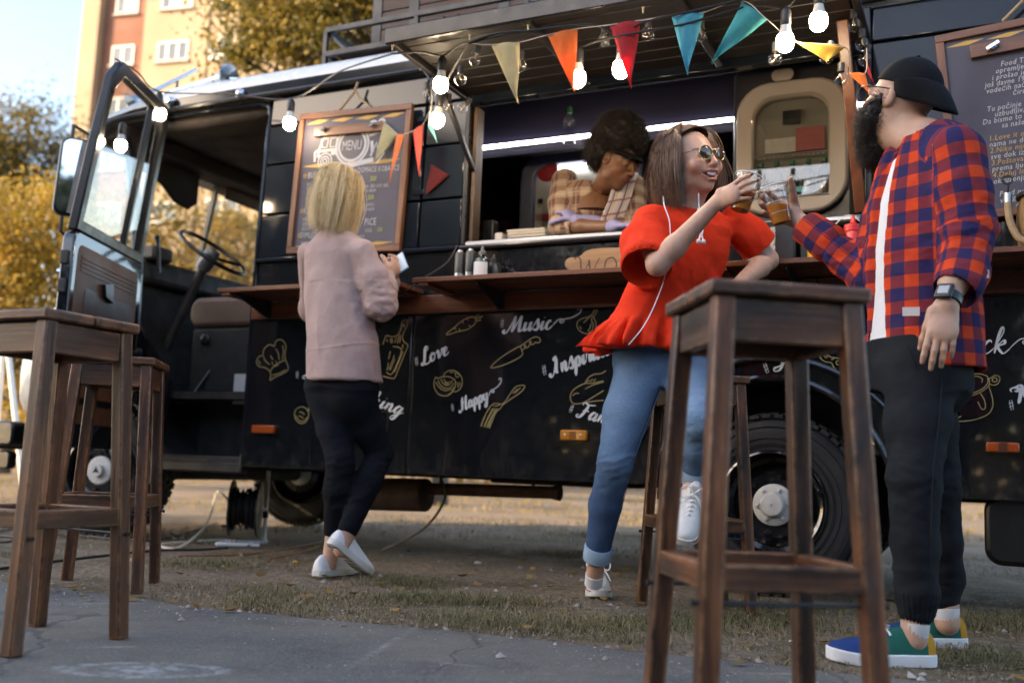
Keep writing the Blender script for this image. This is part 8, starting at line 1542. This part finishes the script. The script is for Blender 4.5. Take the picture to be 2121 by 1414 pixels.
# ================================================================ cook behind the counter
def K(x, y, v): return np.array(tw(x, y, v))
CF, CAx = nrm((.25, -.97, 0)), nrm((.97, .25, 0)); per = person('curly haired cook in dark visor, checked shirt and apron leaning on the counter', K(1230, 490, -.35)*A3(1, 1, 0)+A3(0, 0, .64))
hc = K(1278, 338, -.22); HF = frame3((.66, -.60, -.42), roll=R_(3)); nk = K(1238, 398, -.32); HV, HFc, tint, g = head(hc, HF, 1.0, nk, .050)
shR = K(1170, 378, -.34); elR = K(1158, 470, -.20); wrR = K(1275, 470, -.10); shL = K(1310, 386, -.42); elL = K(1315, 472, -.30); wrL = K(1195, 458, -.16)
S = Sdf([elR, wrR, K(1330, 470, -.1), elR-.05], .06, .0035); S.chain([elR, elR*.6+wrR*.4, wrR], [.040, .037, .027], .02); PA = S.mesh(2)
S = Sdf([nk, K(1200, 470, -.3), K(1290, 470, -.3)], .07, .005); S.loft([(K(1240, 385, -.32), .05, .05), (K(1240, 400, -.32), .10, .07), (K(1240, 440, -.3), .12, .09)], CAx, CF, .02); PD = S.mesh(2)
BV, BFc = bodyjoin([(HV, HFc), PA, PD, core(nk, K(1235, 600, -.36), [[shR, elR, wrR], [shL, elL, wrL]], [[K(1215, 700, -.36)*A3(1, 1, 0)+A3(-.08, 0, .68)], [K(1255, 700, -.36)*A3(1, 1, 0)+A3(.05, 0, .68)]])]); tt = np.zeros((len(BV), 3)); tt[:len(tint)] = tint; mesh_np('body', BV, BFc, SKIN_V, per, attrs={'tint': tt})
GLV = simple('glove_lavender', (.30, .29, .52), .6, var=.12, nscale=30, bump=.3, bscale=120)
S = Sdf([wrR, K(1345, 465, -.1), wrR-.05], .06, .0035); S.chain([wrR-nrm(wrR-elR)*.02, wrR], [.034, .030], .01); hand(S, wrR, nrm(K(1330, 468, -.06)-wrR), nrm((0, 0, -1)), (.2, .2, .2), flip=1, s=1.0); V, F = S.mesh(2); mesh_np('glove', V, F, GLV, per)
S = Sdf([wrL, elR, K(1150, 420, -.1), K(1230, 480, -.1)], .06, .0035); S.chain([wrL-nrm(wrL-elL)*-.0, wrL+nrm(elL-wrL)*.10], [.031, .037], .01); hand(S, wrL, nrm(K(1166, 432, -.20)-wrL), nrm((-.4, .6, -.2)), (.45, .5, .4), flip=1, s=1.0); V, F = S.mesh(2); mesh_np('glove', V, F, GLV, per)
S = Sdf([K(1130, 380, -.5), K(1330, 560, -.1), K(1150, 480, -.05)], .1, .005); sec = lambda y, x, a, b, v=-.36: (K(x, y, v), a, b)
S.loft([sec(374, 1240, .085, .07), sec(383, 1240, .14, .09), sec(402, 1240, .172, .11), sec(460, 1236, .165, .12), sec(520, 1235, .155, .12), sec(590, 1235, .16, .125)], CAx, CF, .02); S.chain([shR, shR*.5+elR*.5, elR], [.068, .062, .052], .03); S.chain([elR, elR*.75+wrR*.25], [.050, .048], .01); S.chain([shL, elL, elL*.5+wrL*.5], [.066, .056, .045], .03)
S.chain([nk-A3(0, 0, .03)+CF*.06, nk+A3(0, 0, .05)+CF*.0], [.048, .066], .004, 'sub'); S.rc(elR*.7+wrR*.3, wrR, .042, .05, .003, 'sub')
V, F = S.mesh(2); pl = plaid_attr(V, [('torso', K(1240, 450, -.36), CAx, CF, .165, .115), ('limb', [shR, elR, wrR], .058, -.006), ('limb', [shL, elL, wrL], .055, -.006)]); V = fold(V, F, .006, (9, 9, 9), 31)
mesh_np('checked_shirt', V, F, plaid('check_tan', (.17, .085, .060), (.50, .38, .27), (.33, .21, .145), .085, extra=(.60, .52, .44)), per, attrs={'pl': pl})
S = Sdf([K(1180, 420, -.3), K(1300, 560, -.3)], .1, .005); S.loft([sec(438, 1232, .10, .126), sec(470, 1232, .125, .130), sec(590, 1234, .150, .136)], CAx, CF, .01); S.cut(K(1235, 470, -.36)+CF*.03, -CF); V, F = S.mesh(2); mesh_np('apron', V, F, fabric('apron_brown', (.14, .085, .05), .85), per)
for s, x in ((-1, 1200), (1, 1268)): MB().strip(catmull([Vector(K(x+(-6 if s < 0 else 5), 396, -.285)), Vector(K(x, 420, -.235)), Vector(K(x+4*-s, 445, -.215))], 5), .028, tuple(CF)).build('apron_strap', MATS['apron_brown'], per)
m = MB(); rows = []
for i in range(14):
    u = i/13; c = [K(1302, 368, -.42), K(1299, 361, -.36), K(1295, 370, -.28), K(1284, 410, -.235), K(1272, 440, -.21), K(1258, 478, -.205)]; q = u*5; k = min(4, int(q)); p = c[k]+(c[k+1]-c[k])*(q-k); wv = nrm(CAx*.95+A3(0, 0, .25)); rows.append([Vector(p+wv*(.062*(j/6*2-1))+CF*(.008*math.sin(j*1.9+u*3))) for j in range(7)])
m.loft(rows, closed=False, cap=False); t = NT('tea_towel'); uvw = t.new('Attribute'); uvw.attribute_name = 'tw'; sp = t.new('SeparateXYZ'); t.l.new(uvw.outputs['Vector'], sp.inputs[0])
def ln(o, per_, a, b): w = t.math('FRACT', t.math('MULTIPLY', o, per_)); return t.ramp(w, [(a-.05, 0), (a, 1), (b, 1), (b+.05, 0)])
c = t.mix(ln(sp.outputs[0], 2.2, .4, .5), (.60, .53, .50), (.10, .08, .13)); c = t.mix(ln(sp.outputs[0], 2.2, .75, .8), c, (.62, .36, .12)); c = t.mix(ln(sp.outputs[1], 5.5, .45, .53), c, (.33, .10, .10)); t.set(Base_Color=c, Roughness=.9); o = m.build('tea_towel', t.m, per, smooth=180); o.data.attributes.new('tw', 'FLOAT_VECTOR', 'POINT').data.foreach_set('vector', np.array([[j/6, i/13, 0] for i in range(14) for j in range(7)], np.float32).ravel()); md = o.modifiers.new('thick', 'SOLIDIFY'); md.thickness = .006
# eyes, ear stud, chain
for q in (-1, 1): MB().sphere(Vector(g(q*.033, .084, .0095)), .0118, 12, 8).build('eye', SKIN_V, per)
MB().sphere(Vector(g(-.081, .0, -.034)), .004, 8, 6).build('ear_stud', CHROME, per); MB().sphere(Vector(g(.081, .0, -.034)), .004, 8, 6).build('ear_stud', CHROME, per)
MB().tube(catmull([Vector(K(1212, 392, -.27)), Vector(K(1218, 408, -.24)), Vector(K(1228, 424, -.22)), Vector(K(1240, 402, -.22)), Vector(K(1256, 390, -.24))], 5), .0012, 5).build('neck_chain', GOLDM, per)
# visor and curls
m = MB(); m.loft([[Vector(g((.078+.004*u)*math.sin(R_(-75+150*k/16)), -.01+(.096+.052*u)*math.cos(R_(-75+150*k/16)), .064-.010*u*u-.008*u+.02*(math.cos(R_(-75+150*k/16))-1))) for k in range(17)] for u in (0, .5, 1)], closed=False, cap=False); vb = m.build('visor_peak', CAPM, per, smooth=180); md = vb.modifiers.new('thick', 'SOLIDIFY'); md.thickness = .004
AF = hairmat('hair_curly', [(0, (.010, .006, .004)), (.5, (.022, .012, .008)), (.9, (.045, .022, .013)), (1, (.08, .04, .022))], .55)
S = Sdf([g(x, y, z) for x in (-.2, .2) for y in (-.22, .14) for z in (-.16, .26)], .04, .006); S.ell(g(0, -.045, .125), (.125, .118, .110), HF, .03); S.ell(g(0, -.09, .03), (.112, .085, .10), HF, .03); S.ell(g(0, .02, -.02), (.07, .10, .085), HF, .01, 'sub'); V, F = S.mesh(2); V = fold(V, F, .012, (26, 26, 26), 41); mesh_np('hair_mass', V, F, AF, per)
N_ = vnorm(V, F); rr = np.random.default_rng(6); n = 6000; ix = rr.integers(0, len(V), n); P0 = V[ix]-N_[ix]*.01; dirs = N_[ix]+rr.normal(0, .45, (n, 3)); dirs /= np.linalg.norm(dirs, axis=1)[:, None]; Lh = rr.uniform(.02, .04, n); ph_ = rr.random(n)*6.28; a_ = np.cross(dirs, rr.normal(size=(n, 3))); a_ /= np.linalg.norm(a_, axis=1)[:, None]; b_ = np.cross(dirs, a_); u = np.linspace(0, 1, 11)[None, :, None]
strands('hair', per, P0[:, None]+dirs[:, None]*Lh[:, None, None]*u+.0045*(a_[:, None]*np.cos(ph_[:, None, None]+u*13)+b_[:, None]*np.sin(ph_[:, None, None]+u*13)), .0011, AF)
